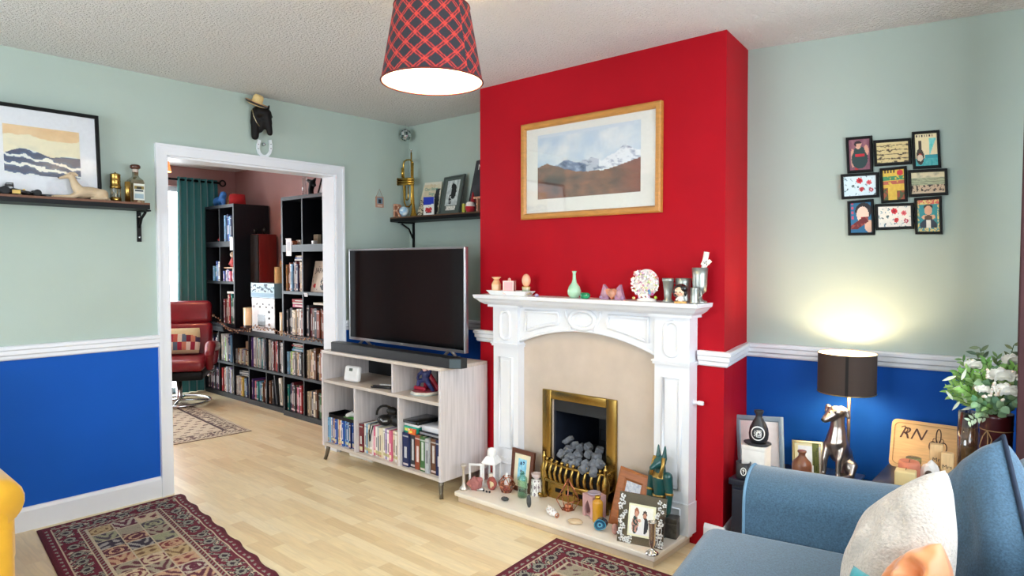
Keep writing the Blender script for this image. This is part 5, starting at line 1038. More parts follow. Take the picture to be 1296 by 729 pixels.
# brass miner's lamp
a = on_shelf(146.5, 253); w_ = m2(a, 13); h_ = m2(a, 38); r = w_/2
T_ = thing('miners_lamp', 'small brass miners lamp on the left wall shelf beside the bottle', 'lamp', (.09, a.y, sfz))
MB().lathe([(0, 0), (r, 0), (r, h_*.14), (r*.8, h_*.17), (0, h_*.17)], 22).build('base', BRASS, T_); MB().lathe([(r*.72, h_*.17), (r*.72, h_*.47)], 20, cap=(False, False)).build('glass', GLASS, T_)
mb = MB()
for k in range(6): mb.tube([(r*.85*math.cos(k*PI/3), r*.85*math.sin(k*PI/3), h_*z) for z in (.15, .48)], .0018, 6)
mb.build('guard_bars', BRASS, T_); MB().lathe([(r*.95, h_*.46), (r, h_*.48), (r, h_*.52), (r*.9, h_*.54), (r*.9, h_*.68), (r*.96, h_*.7), (r*.9, h_*.72), (r*.9, h_*.9), (r*.97, h_*.92), (r*.6, h_*.955), (r*.15, h_*.96), (r*.1, h_), (0, h_)], 22).build('bonnet', BRASS, T_); MB().lathe([(0, h_*.17), (r*.15, h_*.17), (r*.12, h_*.3), (0, h_*.3)], 10, '#d9cfae').build('wick', PAINT, T_)
# whiskey style bottle
a = on_shelf(172, 254); w_ = m2(a, 20); h_ = m2(a, 49); a2 = w_*.42
T_ = thing('spirit_bottle', 'square shouldered glass bottle with a cork stopper and pale label on the left wall shelf', 'bottle', (.09, a.y, sfz), .12)
mb = MB(); lv = [(0, a2*.92), (.006, a2), (h_*.52, a2*1.02), (h_*.6, a2*.9), (h_*.68, a2*.42), (h_*.72, a2*.34), (h_*.86, a2*.34)]; vs = []
for z, q in lv:
    b_ = min(q*.25, .01)
    for cx_, cy_ in ((1, 1), (-1, 1), (-1, -1), (1, -1)):
        for dx, dy in (((1, 0), (0, 1)) if cx_*cy_ > 0 else ((0, 1), (1, 0))): vs.append((cx_*(q-b_*(1-dx)), cy_*(q-b_*(1-dy)), z))
fs = [tuple(range(7, -1, -1))]+[(i*8+k, i*8+(k+1) % 8, (i+1)*8+(k+1) % 8, (i+1)*8+k) for i in range(len(lv)-1) for k in range(8)]
mb.add(vs, fs, sm=False).build('glass', glass('bottle_glass', '#d8d2bc', .35), T_)
mb = MB().box(a2*1.02, a2*1.03, -a2*.8, a2*.8, h_*.08, h_*.5, '#dfe3da').box(a2*1.03, a2*1.035, -a2*.7, a2*.7, h_*.36, h_*.44, '#8d7a3e').box(a2*1.03, a2*1.036, -a2*.6, a2*.6, h_*.3, h_*.34, '#31404a').box(a2*1.03, a2*1.035, -a2*.65, a2*.65, h_*.12, h_*.24, '#9fb5bd').box(a2*1.03, a2*1.036, -a2*.35, a2*.35, h_*.36, h_*.42, '#2f2a20'); mb.build('label', PRINT, T_)
MB().lathe([(a2*.38, h_*.80), (a2*.44, h_*.82), (a2*.40, h_*.88)], 18, '#b7a79a', cap=(False, False)).lathe([(0, h_*.87), (a2*.5, h_*.88), (a2*.72, h_*.91), (a2*.72, h_*.97), (a2*.5, h_), (0, h_)], 18, '#4a2a1e').build('stopper', GLOSS, T_)
a = on_shelf(161, 254, .13); w_ = m2(a, 6.5); h_ = m2(a, 26); MB().lathe([(0, 0), (w_/2, 0), (w_/2, h_*.98), (w_*.4, h_), (0, h_)], 16).build('brass_cylinder', BRASS, None, (.14, a.y, sfz), label='slim brass cylinder standing in front of the corked bottle on the left wall shelf', cat='cylinder')
# horse head with straw hat, horseshoe
HP = lambda X, Y, x=.05: ox(x, 280+X/7.29, 110+Y/7.29)
c0 = HP(330, 300, .001); T_ = thing('horse_head_mount', 'dark brown horse head ornament wearing a straw hat above the doorway', 'ornament', (.001, c0.y, c0.z)); q = lambda X, Y, x=.05: HP(X, Y, x)-V((.001, c0.y, c0.z)); s_ = m2(c0, 1)/7.29
organic('head', [(q(320, 235, .04), 44*s_, q(315, 330, .03), 46*s_), (q(315, 330, .03), 42*s_, q(312, 455, .03), 34*s_), (q(345, 235, .05), 60*s_, q(405, 250, .06), 58*s_), (q(405, 250, .06), 52*s_, q(430, 330, .07), 40*s_), (q(430, 330, .07), 36*s_, q(448, 425, .075), 27*s_), (q(430, 200, .05), 18*s_, q(443, 172, .05), 8*s_), (q(440, 260, .07), 26*s_, q(465, 278, .07), 12*s_), (q(385, 320, .05), 54*s_, q(360, 400, .04), 24*s_)], mat('dark_bay_hide', '#0e0908', .6, nz=(12, .3), spec=.25), T_, .006, 3)
MB().tube([q(285, 205, .085), q(300, 270, .088), q(325, 325, .09), q(355, 365, .088)], 4*s_, 6, '#b7a98a').build('bridle', METALP, T_)
hp = HP(315, 165, .06); T2 = thing('straw_hat', 'little straw sombrero sitting on the dark horse head', 'hat', HP(318, 172, .07), rot=(-.16, .42, 0)); b_ = 105*s_
MB().lathe([(0, .001), (b_*.5, 0), (b_*.92, .008), (b_, .02), (b_*.97, .022), (b_*.9, .012), (b_*.5, .005), (b_*.5, .012), (b_*.44, b_*.8), (b_*.33, b_*.95), (0, b_*.98)], 26, ['#c8a468', '#c8a468', '#2a2a24', '#c07a60', '#d8b878', '#d8b878', '#b5634a', '#dcc084', '#dcc084', '#dcc084'], sx=.8).build('brim_and_crown', FABRIC, T2)
hp = HP(398, 560, .012); T2 = thing('horseshoe', 'white painted horseshoe hanging above the doorway under the horse head', 'horseshoe', (.004, hp.y, hp.z)); pts = []
for X, Y in ((352, 490), (340, 530), (338, 570), (350, 610), (375, 636), (400, 643), (425, 634), (447, 605), (455, 570), (455, 530), (448, 490)): w = HP(X, Y, .012)-hp; pts.append((.007, w.y, w.z))
mb = MB(); W_s = 14*s_; np_ = len(pts)
for i in range(np_-1):
    a, b = V(pts[i]), V(pts[i+1]); na = (V(pts[min(i+1, np_-1)])-V(pts[max(i-1, 0)])).normalized(); nb = (V(pts[min(i+2, np_-1)])-a).normalized(); na = V((0, -na.z, na.y))*W_s; nb = V((0, -nb.z, nb.y))*W_s; X = V((.006, 0, 0))
    mb.add([a-na-X, a+na-X, b+nb-X, b-nb-X, a-na+X, a+na+X, b+nb+X, b-nb+X], [(3,2,1,0), (4,5,6,7), (0,1,5,4), (2,3,7,6), (1,2,6,5), (3,0,4,7)])
mb.build('shoe', mat('white_painted_iron', '#dfe6ea', .45), T2)
mb = MB()
for k in (1, 2, 8, 9): mb.box(.0135, .0146, pts[k][1]-.004, pts[k][1]+.004, pts[k][2]-.002, pts[k][2]+.002)
mb.build('nail_marks', mat('grey_steel', '#6f787c', .4, .6), T2)
hp = HP(392, 530, .012); MB().lathe([(0, 0), (.01, 0), (.012, .004), (.004, .012), (.009, .02), (.007, .025), (0, .026)], 14, T=TR(ry=PI/2)).build('wall_hook', CHROME, None, (.002, hp.y, hp.z), label='small shiny wall knob inside the white horseshoe', cat='hook')
# ================================================================ PENDANT
pc = oz(2.0, 547, 104); dep = (pc-CAM).dot(FWD); R0_, R1_ = 64*dep/FPX, 47.5*dep/FPX; zb, zt_ = 2.0, 2.0+93*dep/FPX
PENDANT_BULB = (pc.x, pc.y, 2.13)
T_ = thing('pendant_lampshade', 'red and grey tartan lampshade hanging from the ceiling', 'lampshade', (pc.x, pc.y, 2.0)); hS = zt_-zb
def tartan(u, v):
    x, y = u*2*PI*.15, v*hS; a, b = (x+y)/.064, (x-y)/.064; f = lambda t: t-math.floor(t); A, B = f(a), f(b); k = 0
    base = (.17, .17, .20); c = base; st = 0
    for q in (A, B):
        if q < .34: st += 1
    if st: c = mix(base, (.50, .10, .13), .62 if st == 1 else .95)
    for q in (A, B):
        if abs(q-.08) < .035 or abs(q-.26) < .035: c = mix(c, (.80, .26, .22), .8)
        if abs(q-.17) < .03 and st == 2: c = (.75, .2, .16)
    return c
MB().grid(400, 100, lambda u, v: V(((R0_+(R1_-R0_)*v)*math.cos(u*2*PI), (R0_+(R1_-R0_)*v)*math.sin(u*2*PI), v*hS)), tartan, sm=True).build('shade', mat('tartan_cloth', None, .85, nz=(250, .1), bump=(500, .2, .001)), T_)
MB().lathe([(R0_-.003, .001), (R1_-.003, hS-.001)], 64, cap=(False, False)).build('shade_lining', mat('cream_lining', '#efe6c4', .6), T_)
MB().tube([(R0_*math.cos(2*PI*k/64), R0_*math.sin(2*PI*k/64), 0) for k in range(64)], .0035, 6, closed=True).build('rim', mat('dark_red_binding', '#5e161a', .7), T_); MB().tube([(R1_*math.cos(2*PI*k/64), R1_*math.sin(2*PI*k/64), hS) for k in range(64)], .003, 6, closed=True).build('rim', mat('dark_red_binding', '#5e161a', .7), T_)
mb = MB()
for k in range(3): a = 2*PI*k/3; mb.tube([(0, 0, hS-.04), (R1_*.98*math.cos(a), R1_*.98*math.sin(a), hS-.004)], .002, 6)
mb.build('spider', CHROME, T_); MB().lathe([(.018, hS-.1), (.022, hS-.095), (.022, hS-.05), (.008, hS-.03), (.003, hS-.02), (.003, 2.4-2.0-.03), (.035, 2.4-2.0-.028), (.045, 2.4-2.0-.002), (0, 2.4-2.0-.002)], 16, '#eeeeec').build('cord_and_rose', GLOSS, T_)
MB().ball((0, 0, .17), (.03, .03, .036), 16, 12).build('bulb', mat('lit_bulb', '#fff4dc', .4, emit=('#ffe9c0', 30)), T_)
# ================================================================ RUGS AND YELLOW ARMCHAIR
RUGM = mat('woven_rug_pile', None, .95, nz=(160, .25), bump=(260, .6, .003))
def motif(x, y, s):      # cheap floral motif field
    return math.sin(x*41+3*math.sin(y*17+s))*math.sin(y*43+3*math.sin(x*19+s*2))+.5*noise.noise(V((x*30, y*30, s)))
PAL = [((.72,.62,.46), (.45,.33,.22)), ((.62,.58,.5), (.36,.16,.2)), ((.2,.16,.22), (.62,.6,.58)), ((.36,.12,.2), (.7,.66,.6)), ((.74,.6,.48), (.48,.2,.2)), ((.6,.6,.48), (.3,.26,.3)), ((.78,.7,.58), (.4,.14,.2)), ((.35,.14,.2), (.76,.62,.5))]
def persian(W, L, cell=.17):
    def f(u, v):
        x, y = u*W, v*L; d = min(x, W-x, y, L-y)
        wine, dk, gy, cr = (.40, .07, .16), (.16, .10, .15), (.55, .55, .5), (.74, .68, .58)
        if d < .018: return (.34, .05, .12)
        if d < .05:
            t = (x if min(y, L-y) < min(x, W-x) else y)/.045; return gy if (t % 1-.5)**2+((d-.034)/.016)**2*.3 < .06 else wine
        if d < .056: return cr
        if d < .15:
            t = (x if min(y, L-y) < min(x, W-x) else y)/.105; q = (t % 1-.5)*.105; w = d-.103; r = math.hypot(q*.8, w)
            if r < .012: return dk
            if r < .024: return gy
            if r < .028: return dk
            m = motif(x*1.7, y*1.7, 2); return wine if m < .15 else (gy if m < .55 else dk) if m < .8 else cr
        if d < .156: return cr
        if d < .18:
            t = (x+y)/.03; return gy if (t % 1) < .3 else wine
        if d < .188: return cr
        i, j = int((x-.188)/cell), int((y-.188)/cell); lx, ly = ((x-.188) % cell)/cell, ((y-.188) % cell)/cell
        if min(lx, 1-lx, ly, 1-ly) < .035: return cr
        bg, fg = PAL[(i*3+j*5+(i*j) % 3) % 8]; m = motif(x*1.5+i, y*1.5+j, i+2*j); r = math.hypot(lx-.5, ly-.5)
        if (i+j) % 3 == 0: m += .8*math.cos(r*26)
        elif (i+j) % 3 == 1: m = .6*m+math.sin((abs(lx-.5)*18)+ly*9)*.7
        return mix(bg, fg, (m-.1)*3)
    return f
def rug(name, pts, nu, nv, fc, label, wav=0, thick=.007):
    """pts: four floor corners (u0v0, u1v0, u1v1, u0v1)"""
    c = [V(p) for p in pts]; o = sum(c, V())/4; o.z = 0; mb = MB(); t = thick
    def fp(u, v, k=1): p = bil(c, u, v)-o; e = 1 if min(u, v, 1-u, 1-v) > .002 else .55; w = wav*math.sin(v*46)*max(0, u-.88)*8; return V((p.x, p.y+w*.9, .0005+t*k*e+abs(w)*.4*k))
    mb.grid(nu, nv, fp, fc)
    rim = [(i/40, 0) for i in range(40)]+[(1, i/40) for i in range(40)]+[(1-i/40, 1) for i in range(40)]+[(0, 1-i/40) for i in range(40)]
    vs = [fp(u, v) for u, v in rim]+[fp(u, v, 0) for u, v in rim]; n = len(rim)
    mb.add(vs, [(i, (i+1) % n, n+(i+1) % n, n+i) for i in range(n)]+[tuple(range(n, 2*n))], '#4d0d1e')
    return mb.build(name, RUGM, None, o, label=label, cat='rug', recalc=False)
a, b, c = oz(0, 46, 673), oz(0, 229, 626), oz(0, 352, 730); d_ = (c-b).normalized(); b.x = max(b.x, .02); a.x = max(a.x, .02)
Wd = (b-a).length; LL = 1.55; rug('patterned_rug', (a, b, b+d_*LL, a+d_*LL), 110, 220, persian(Wd, LL, (Wd-.376)/3), 'wine red panelled rug along the left wall skirting', .008)
a, b, c = oz(0, 706, 681), oz(0, 832, 722), oz(0, 636, 730); e1 = (b-a).normalized(); e2 = V((e1.y, -e1.x, 0)); e2 = ((c-a).normalized()+e2).normalized(); a.y = min(a.y, -.80)
rug('patterned_rug', (a+e2*1.3, a+e1*.84+e2*1.3, a+e1*.84, a), 130, 200, persian(.84, 1.3, (.84-.376)/2.85), 'wine red patterned rug on the floor in front of the hearth')
# yellow armchair at the left edge
MUS = mat('mustard_velvet', '#d9a41c', .8, nz=(8, .12), bump=(300, .2, .001), sheen=.5)
T_ = thing('armchair', 'mustard yellow upholstered armchair at the left edge beside the blue wall', 'armchair', (.62, -3.13, 0))
MB().rbox(-.42, .45, -.4, .40, .10, .40, .05, seg=4).build('base', MUS, T_); MB().rbox(-.30, .5, -.27, .27, .40, .54, .05, seg=4).build('seat_cushion', MUS, T_); MB().rbox(-.48, -.26, -.4, .37, .38, .92, .07, seg=5).build('backrest', MUS, T_)
for s_ in (-1, 1):
    MB().rbox(-.40, .44, s_*.33-.075, s_*.33+.075, .22, .47, .05, seg=4).tube([(-.40, s_*.345, .47), (.40, s_*.345, .47), (.435, s_*.345, .47)], [.092, .092, .08], 20).build('arm', MUS, T_)
for x in (-.38, .40):
    for y in (-.34, .34): MB().lathe([(.018, 0), (.026, .1), (0, .101)], 12, '#3a2418', T=TR(x, y, 0)).build('leg', WOODP, T_)
# ================================================================ RIGHT RECESS: SIDE TABLE AND WHAT STANDS ON IT
TT = .36
NAVY = mat('dark_navy_paint', '#141a2c', .4)
def cabinet(label, x0, x1, y0, y1, h):
    T_ = thing('side_cabinet', label, 'cabinet', ((x0+x1)/2, (y0+y1)/2, 0)); w_, d_ = (x1-x0)/2, (y1-y0)/2
    MB().rbox(-w_, w_, -d_, d_, h-.03, h, .004).build('top', NAVY, T_); MB().box(-w_+.012, w_-.012, -d_+.012, d_-.01, .04, h-.03).build('body', NAVY, T_); MB().box(-w_+.03, w_-.03, -d_+.03, d_-.02, 0, .04).build('plinth', BLACK, T_)
    dr = MB().rbox(-w_+.02, w_-.02, -d_-.001, -d_+.011, .055, h-.045, .003).build('door', NAVY, T_); MB().ball((w_*.7, -d_-.009, h*.55), .009, 10, 8).build('knob', CHROME, dr)
cabinet('low dark navy cabinet under the dog lamp between chimney breast and sofa arm', 2.775, 3.33, -.42, -.035, TT)
cabinet('taller dark navy cabinet carrying the engraved board', 3.345, 3.745, -.50, -.01, .45)
ZT = TT+.0006; ZTR = .4506
def tset(px0, px1, py0, y, top=True):   # stands on the cabinet at depth y
    a, b = oy(y, px0, py0), oy(y, px1, py0); return V(((a.x+b.x)/2, y, ZT)), b.x-a.x, a.z-ZT
# pale blue grey frame
def lean3(px, zb, y0, y1):
    c = [oy(y0, *px[0]), oy(y0, *px[1]), oy(y1, *px[2]), oy(y1, *px[3])]; c[0].z = c[1].z = zb; return c
c = lean3([(934, 592), (992, 594), (990, 528), (931, 524.5)], ZT, -.20, -.16)
T_ = thing('framed_photo', 'pale blue grey frame with a white centre leaning by the red chimney breast side', 'picture', (c[0]+c[1])/2)
mb = MB(); q_ring(mb, c, .016, .09, .1, '#8fa3b0'); mb.build('frame', PAINT, T_)
mb = MB(); q_slab(mb, c, .012, '#8fa3b0', lambda u, v: (.97, .96, .95) if fbm(u*6, v*6, 1) < .4 else (.93, .92, .91), 12, 12, ins=.06, off=-.004); mb.build('print', PRINT, T_)
# white block, black plate, sake bottle
p, w_, h_ = tset(943, 972, 560, -.31); T_ = thing('white_box', 'plain white box carrying a black plate in front of the pale blue grey frame', 'box', p)
MB().rbox(-w_/2, w_/2, -w_*.4, w_*.4, 0, h_-.004, .004).build('body', mat('matt_white_card', '#eceae6', .7), T_); MB().rbox(-w_*.51, w_*.51, -w_*.41, w_*.41, h_-.02, h_, .003).build('lid', mat('matt_white_card'), T_)
zpl = ZT+h_+.0006; a, b = oy(-.31, 942, 556), oy(-.31, 976, 556); r = (b.x-a.x)/2
DKC = mat('black_stoneware', '#2a2c31', .45, nz=(30, .2))
MB().lathe([(0, 0), (r*.8, 0), (r, .008), (r, .012), (r*.9, .011), (0, .009)], 30, sy=.8).build('plate', DKC, None, ((a.x+b.x)/2, -.31, zpl), label='black oval plate lying on the white box under the black bottle', cat='plate')
a, b = oy(-.31, 949, 545), oy(-.31, 973, 545); r = (b.x-a.x)/2; hb = oy(-.31, 961, 519.5).z-zpl-.012
T_ = thing('sake_bottle', 'black stoneware bottle with a white round character mark standing on the black plate', 'bottle', ((a.x+b.x)/2-.002, -.31, zpl+.0125))
MB().lathe([(0, 0), (r*.75, 0), (r*.95, hb*.12), (r, hb*.28), (r*.92, hb*.45), (r*.6, hb*.66), (r*.36, hb*.78), (r*.32, hb*.86), (r*.5, hb*.97), (r*.48, hb), (r*.34, hb*.98), (r*.22, hb*.85)], 30).build('body', DKC, T_)
mb = MB(); zc = hb*.33; ang = .25; rad = r*.74
def onb(x, z, k=.001):
    zz = zc+z; prof = [(0, .75), (.12, .95), (.28, 1), (.45, .92), (.66, .6)]; t = zz/hb; rr = 1
    for (t0, r0), (t1, r1) in zip(prof, prof[1:]):
        if t0 <= t <= t1: rr = r0+(r1-r0)*(t-t0)/(t1-t0)
    a_ = -PI/2+ang+x/(r*rr); return V(((r*rr+k)*math.cos(a_), (r*rr+k)*math.sin(a_), zz))
for k in range(40):
    a0, a1 = 2*PI*k/40, 2*PI*(k+1)/40; mb.add([onb(q*math.cos(t), q*math.sin(t), .0015) for q, t in ((rad*.84, a0), (rad*.84, a1), (rad, a1), (rad, a0))], [(0,1,2,3)], '#e8e8e6')
strokes = [((-.5, .45), (-.38, .3)), ((-.58, .12), (-.45, 0)), ((-.55, -.5), (-.38, -.1)), ((-.2, .5), (.6, .5)), ((.05, .5), (.05, .2)), ((.32, .5), (.32, .2)), ((-.2, .25), (-.2, -.55)), ((.55, .25), (.55, -.55)), ((-.2, .25), (.55, .25)), ((-.2, -.55), (.55, -.55)), ((.03, .25), (-.05, -.1)), ((.3, .25), (.32, -.05)), ((.32, -.05), (.5, -.05)), ((-.2, -.28), (.55, -.28))]
for (xa, za), (xb, zb_) in strokes: mb.tube([onb(rad*.8*(xa+(xb-xa)*t/3), rad*.8*(za+(zb_-za)*t/3), .0012) for t in range(4)], .0022, 5, '#f0f0ee', flat=.4)
mb.build('white_mark', PAINT, T_)
p, w_, h_ = tset(927, 941, 584, -.375); r = w_/2
T_ = thing('black_mug', 'small black mug with a white ring mark at the left end of the navy cabinet', 'mug', (p.x+.026, -.375, ZT))
r = .033; hb = oy(-.375, 934, 583).z-ZT; MB().lathe([(0, 0), (r*.92, 0), (r, .005), (r, hb), (r*.92, hb), (r*.9, .008), (0, .008)], 26).build('body', DKC, T_)
mb = MB().tube([((r+.0012)*math.cos(-1.2+.3*math.cos(t)*1.1), (r+.0012)*math.sin(-1.2+.3*math.cos(t)*1.1), hb*.5+.017*math.sin(t)) for t in [2*PI*k/24 for k in range(24)]], .0022, 6, '#ececea', closed=True)
mb.tube([((r+.0012)*math.cos(-1.2+x), (r+.0012)*math.sin(-1.2+x), hb*.5+z) for x, z in ((-.15, .006), (0, .008), (.15, .002))], .0018, 6, '#ececea').tube([((r+.0012)*math.cos(-1.2), (r+.0012)*math.sin(-1.2), hb*.5+z) for z in (.01, -.01)], .0018, 6, '#ececea'); mb.build('white_mark', PAINT, T_)
# gold frame with jug
c = lean3([(1003, 600), (1043, 602), (1042, 559), (1002, 556)], ZT, -.13, -.10)
T_ = thing('framed_photo', 'thin gold frame with a white and green picture behind the brown jug', 'picture', (c[0]+c[1])/2)
mb = MB(); q_ring(mb, c, .014, .08, .08, '#b9a172'); mb.build('frame', METALP, T_)
def greenpic(u, v): return ((.42, .45, .2) if fbm(u*20, v*3, 2) > -.1 else (.3, .33, .14)) if u > .68-.03*v and u < .88 else (.95, .9, .72) if v > .86 or u < .16 else (.95, .95, .94)
mb = MB(); q_slab(mb, c, .01, '#8a7a55', greenpic, 26, 24, ins=.05, off=-.004); mb.build('print', PRINT, T_)
p, w_, h_ = tset(1003, 1027.5, 568, -.24); r = w_/2
MB().lathe([(0, 0), (r*.96, 0), (r, .006), (r, h_*.52), (r*.92, h_*.62), (r*.5, h_*.76), (r*.36, h_*.82), (r*.34, h_*.9), (r*.46, h_*.96), (r*.44, h_), (r*.3, h_)], 28).build('stoneware_jug', mat('brown_salt_glaze', '#7a4a33', .3, nz=(12, .2), coat=.3), None, p, label='brown stoneware jug in front of the thin gold frame', cat='jug')
# --- greyhound lamp
ly = -.10; q0 = oy(ly, 1060, 600); LX_, k = q0.x, m2(q0, 1)/5.61
T_ = thing('table_lamp', 'silver sitting dog table lamp with a dark drum shade on the navy cabinet', 'lamp', (LX_, ly, ZT)); lo = V((LX_, ly, ZT))
D = lambda X, Y, dy=0: oy(ly, 900+X/5.61, 490+Y/5.61)-lo+V((0, dy, 0)); zb0 = .014; hind = D(985, 640).z
def G(X, Y, dy=0): p = D(X, Y, dy); p.z = max(p.z, zb0+.004); return p
PEW = mat('antique_silver', '#b5aaa2', .28, .95, nz=(14, .15)); s_ = k
organic('dog_body', [('e', D(892, 175, -.01), (52*s_, 46*s_, 47*s_)), (D(870, 188, -.02), 42*s_, D(842, 208, -.045), 30*s_), (D(842, 208, -.045), 30*s_, D(833, 214, -.055), 24*s_), (D(898, 190), 46*s_, D(898, 290), 50*s_), (D(898, 290), 52*s_, D(890, 390), 76*s_), (D(890, 390, .0), 76*s_, D(900, 480, .03), 72*s_), (D(910, 480, .05), 66*s_, D(935, 590, .06), 58*s_),
    (D(835, 400, -.01), 32*s_, D(818, 500, -.03), 22*s_), (D(818, 500, -.03), 22*s_, G(812, 690, -.035), 16*s_), (D(935, 400, -.01), 32*s_, D(925, 500, -.04), 22*s_), (D(925, 500, -.04), 22*s_, G(918, 690, -.045), 16*s_), (G(812, 690, -.035), 16*s_, G(802, 695, -.06), 13*s_), (G(918, 690, -.045), 16*s_, G(908, 695, -.07), 13*s_),
    ('e', D(970, 580, .04), (44*s_, 60*s_, 62*s_)), (D(990, 570, .03), 36*s_, G(990, 690, .0), 22*s_), (G(990, 690, .0), 20*s_, G(960, 700, -.05), 15*s_),
    (D(855, 155, .0), 20*s_, D(826, 138, .01), 19*s_), (D(826, 138, .01), 18*s_, D(820, 168, .0), 14*s_), (D(925, 155), 24*s_, D(958, 172, .0), 22*s_), (D(958, 172), 20*s_, D(976, 215, -.005), 12*s_)], PEW, T_, .0038, 1)
for q, r_ in ((D(862, 166, -.048), 6), (D(905, 168, -.05), 6), (D(824, 210, -.074), 9)): MB().ball(q, r_*s_, 8, 6).build('nose' if r_ == 9 else 'eye', BLACK, T_)
MB().rbox(-.075, .095, -.09, .09, 0, .014, .005).build('base', PEW, T_)
pz = D(952, 60).z; px_ = D(952, 200).x; MB().tube([(px_, .06, .012), (px_, .06, pz+.05)], .0075, 12).build('pole', mat('champagne_metal', '#c9ab8d', .3, .8), T_)
sa, sb = oy(ly, 1035.5, 470), oy(ly, 1110, 470); sc_x = (sa.x+sb.x)/2; sr = (sb.x-sa.x)/2*.985; sz0 = oy(ly, 1070, 496).z; sz1 = oy(ly, 1072, 447).z
def shade_mat():
    m = bpy.data.materials.new('dark_brown_shade_cloth'); m.use_nodes = True; nt = m.node_tree; N = nt.nodes; L = nt.links; b = N['Principled BSDF']; b.inputs['Base Color'].default_value = (*hx('#42352f'), 1); b.inputs['Roughness'].default_value = .9
    t = N.new('ShaderNodeBsdfTranslucent'); t.inputs[0].default_value = (*hx('#8a6a55'), 1); mx = N.new('ShaderNodeMixShader'); tc = N.new('ShaderNodeTexCoord'); mp = N.new('ShaderNodeMapping'); mp.inputs['Scale'].default_value = (20, 20, 500)
    nz = N.new('ShaderNodeTexNoise'); nz.inputs['Scale'].default_value = 1; L.new(tc.outputs['Object'], mp.inputs[0]); L.new(mp.outputs[0], nz.inputs['Vector']); mr = N.new('ShaderNodeMapRange'); mr.inputs['To Min'].default_value = .0; mr.inputs['To Max'].default_value = .045; L.new(nz.outputs['Fac'], mr.inputs['Value'])
    L.new(mr.outputs[0], mx.inputs[0]); L.new(b.outputs[0], mx.inputs[1]); L.new(t.outputs[0], mx.inputs[2]); L.new(mx.outputs[0], N['Material Output'].inputs[0]); return m
cxs = sc_x-LX_; MB().lathe([(sr*1.0, sz0-ZT), (sr, sz1-ZT)], 64, T=TR(cxs, 0, 0), cap=(False, False)).build('shade', shade_mat(), T_)
for z in (sz0-ZT, sz1-ZT): MB().tube([(cxs+sr*math.cos(2*PI*j/64), sr*math.sin(2*PI*j/64), z) for j in range(64)], .0022, 6, '#b79a62', closed=True).build('shade_rim', METALP, T_)
MB().lathe([(sr-.0025, sz0-ZT+.001), (sr-.0025, sz1-ZT-.001)], 64, T=TR(cxs, 0, 0), cap=(False, False)).build('shade_lining', mat('white_lining', '#efe6d6', .7), T_)
am = -PI/2+.25; MB().box(sr-.001, sr+.0012, -.006, .006, sz0-ZT, sz1-ZT, T=TR(cxs, 0, 0, rz=am)).build('shade_seam', mat('dark_seam', '#1c1614', .9), T_)
bz_ = (sz0+sz1)/2-.01; MB().ball((cxs, 0, bz_-ZT), (.022, .022, .028), 14, 10).build('bulb', mat('lit_bulb', '#fff4dc'), T_); MB().tube([(px_, .06, pz+.03), (cxs, .0, bz_-ZT-.03)], .006, 8).tube([(cxs, 0, bz_-ZT-.05), (cxs, 0, bz_-ZT-.02)], .013, 10).build('lamp_holder', BRASS, T_)
TABLE_BULB = (sc_x, ly, bz_+.03)
def tsr(px0, px1, py0, y): a, b = oy(y, px0, py0), oy(y, px1, py0); return V(((a.x+b.x)/2, y, ZTR)), b.x-a.x, a.z-ZTR
# --- engraved board
c = lean3([(1124.5, 585), (1210, 594), (1214, 540), (1129.5, 529)], ZTR, -.06, .0); e_ = (c[1]-c[0])*.28; c[1] += e_; c[2] += e_
T_ = thing('serving_board', 'pale wooden board engraved RN with a looped knot leaning on the blue recess wall', 'board', (c[0]+c[1])/2)
o = (c[0]+c[1])/2; n = qn(c); Cq = [p-o for p in c]; mb = MB(); W0 = (c[1]-c[0]).length; H0 = (c[3]-c[0]).length; rc = .022; ol = []
for cu, cv, a0 in ((1, 0, -90), (1, 1, 0), (0, 1, 90), (0, 0, 180)):
    for j in range(6): t = math.radians(a0+18*j); ol.append((cu+((-rc if cu else rc)+rc*math.cos(t))/W0, cv+((-rc if cv else rc)+rc*math.sin(t))/H0))
N0 = len(ol); vs = [bil(Cq, u, v)+n*k_ for k_ in (-.014, 0) for u, v in ol]; mb.add(vs, [tuple(range(N0-1, -1, -1)), tuple(range(N0, 2*N0))]+[(i, (i+1) % N0, N0+(i+1) % N0, N0+i) for i in range(N0)])
mb.build('board', mat('pale_beech', '#d9b07a', .5, nz=(5, .13), stretch=(3, 30, 30)), T_)
mb = MB(); mb.tube([bil(Cq, .5+(u-.5)*.92, .5+(v-.5)*.86)+n*.0003 for u, v in ol], .0018, 5, '#b98f5a', closed=True); mb.build('groove', WOODP, T_)
mb = MB(); qtext(mb, c, 'RN', .24, .62, .07, '#4a2413', .0004, .4)
kn = lambda a: (.52+.125*math.sin(2*a)*math.cos(a), .42+.36*math.sin(2*a)*math.sin(a)*1.0)
for ph in (0, PI/4): mb.tube([bil(Cq, .56+(.08 if ph else .10)*math.cos(2*t)*math.cos(t+ph), .53+(.22 if ph else .36)*math.cos(2*t)*math.sin(t+ph))+n*.0006 for t in [2*PI*j/96 for j in range(96)]], .0022 if not ph else .0012, 5, '#4a2413', closed=True)
mb.tube([bil(Cq, u, v)+n*.0006 for u, v in ((.12, .84), (.16, .87), (.2, .8), (.17, .7))], .002, 5, '#4a2413'); mb.build('engraving', PAINT, T_)
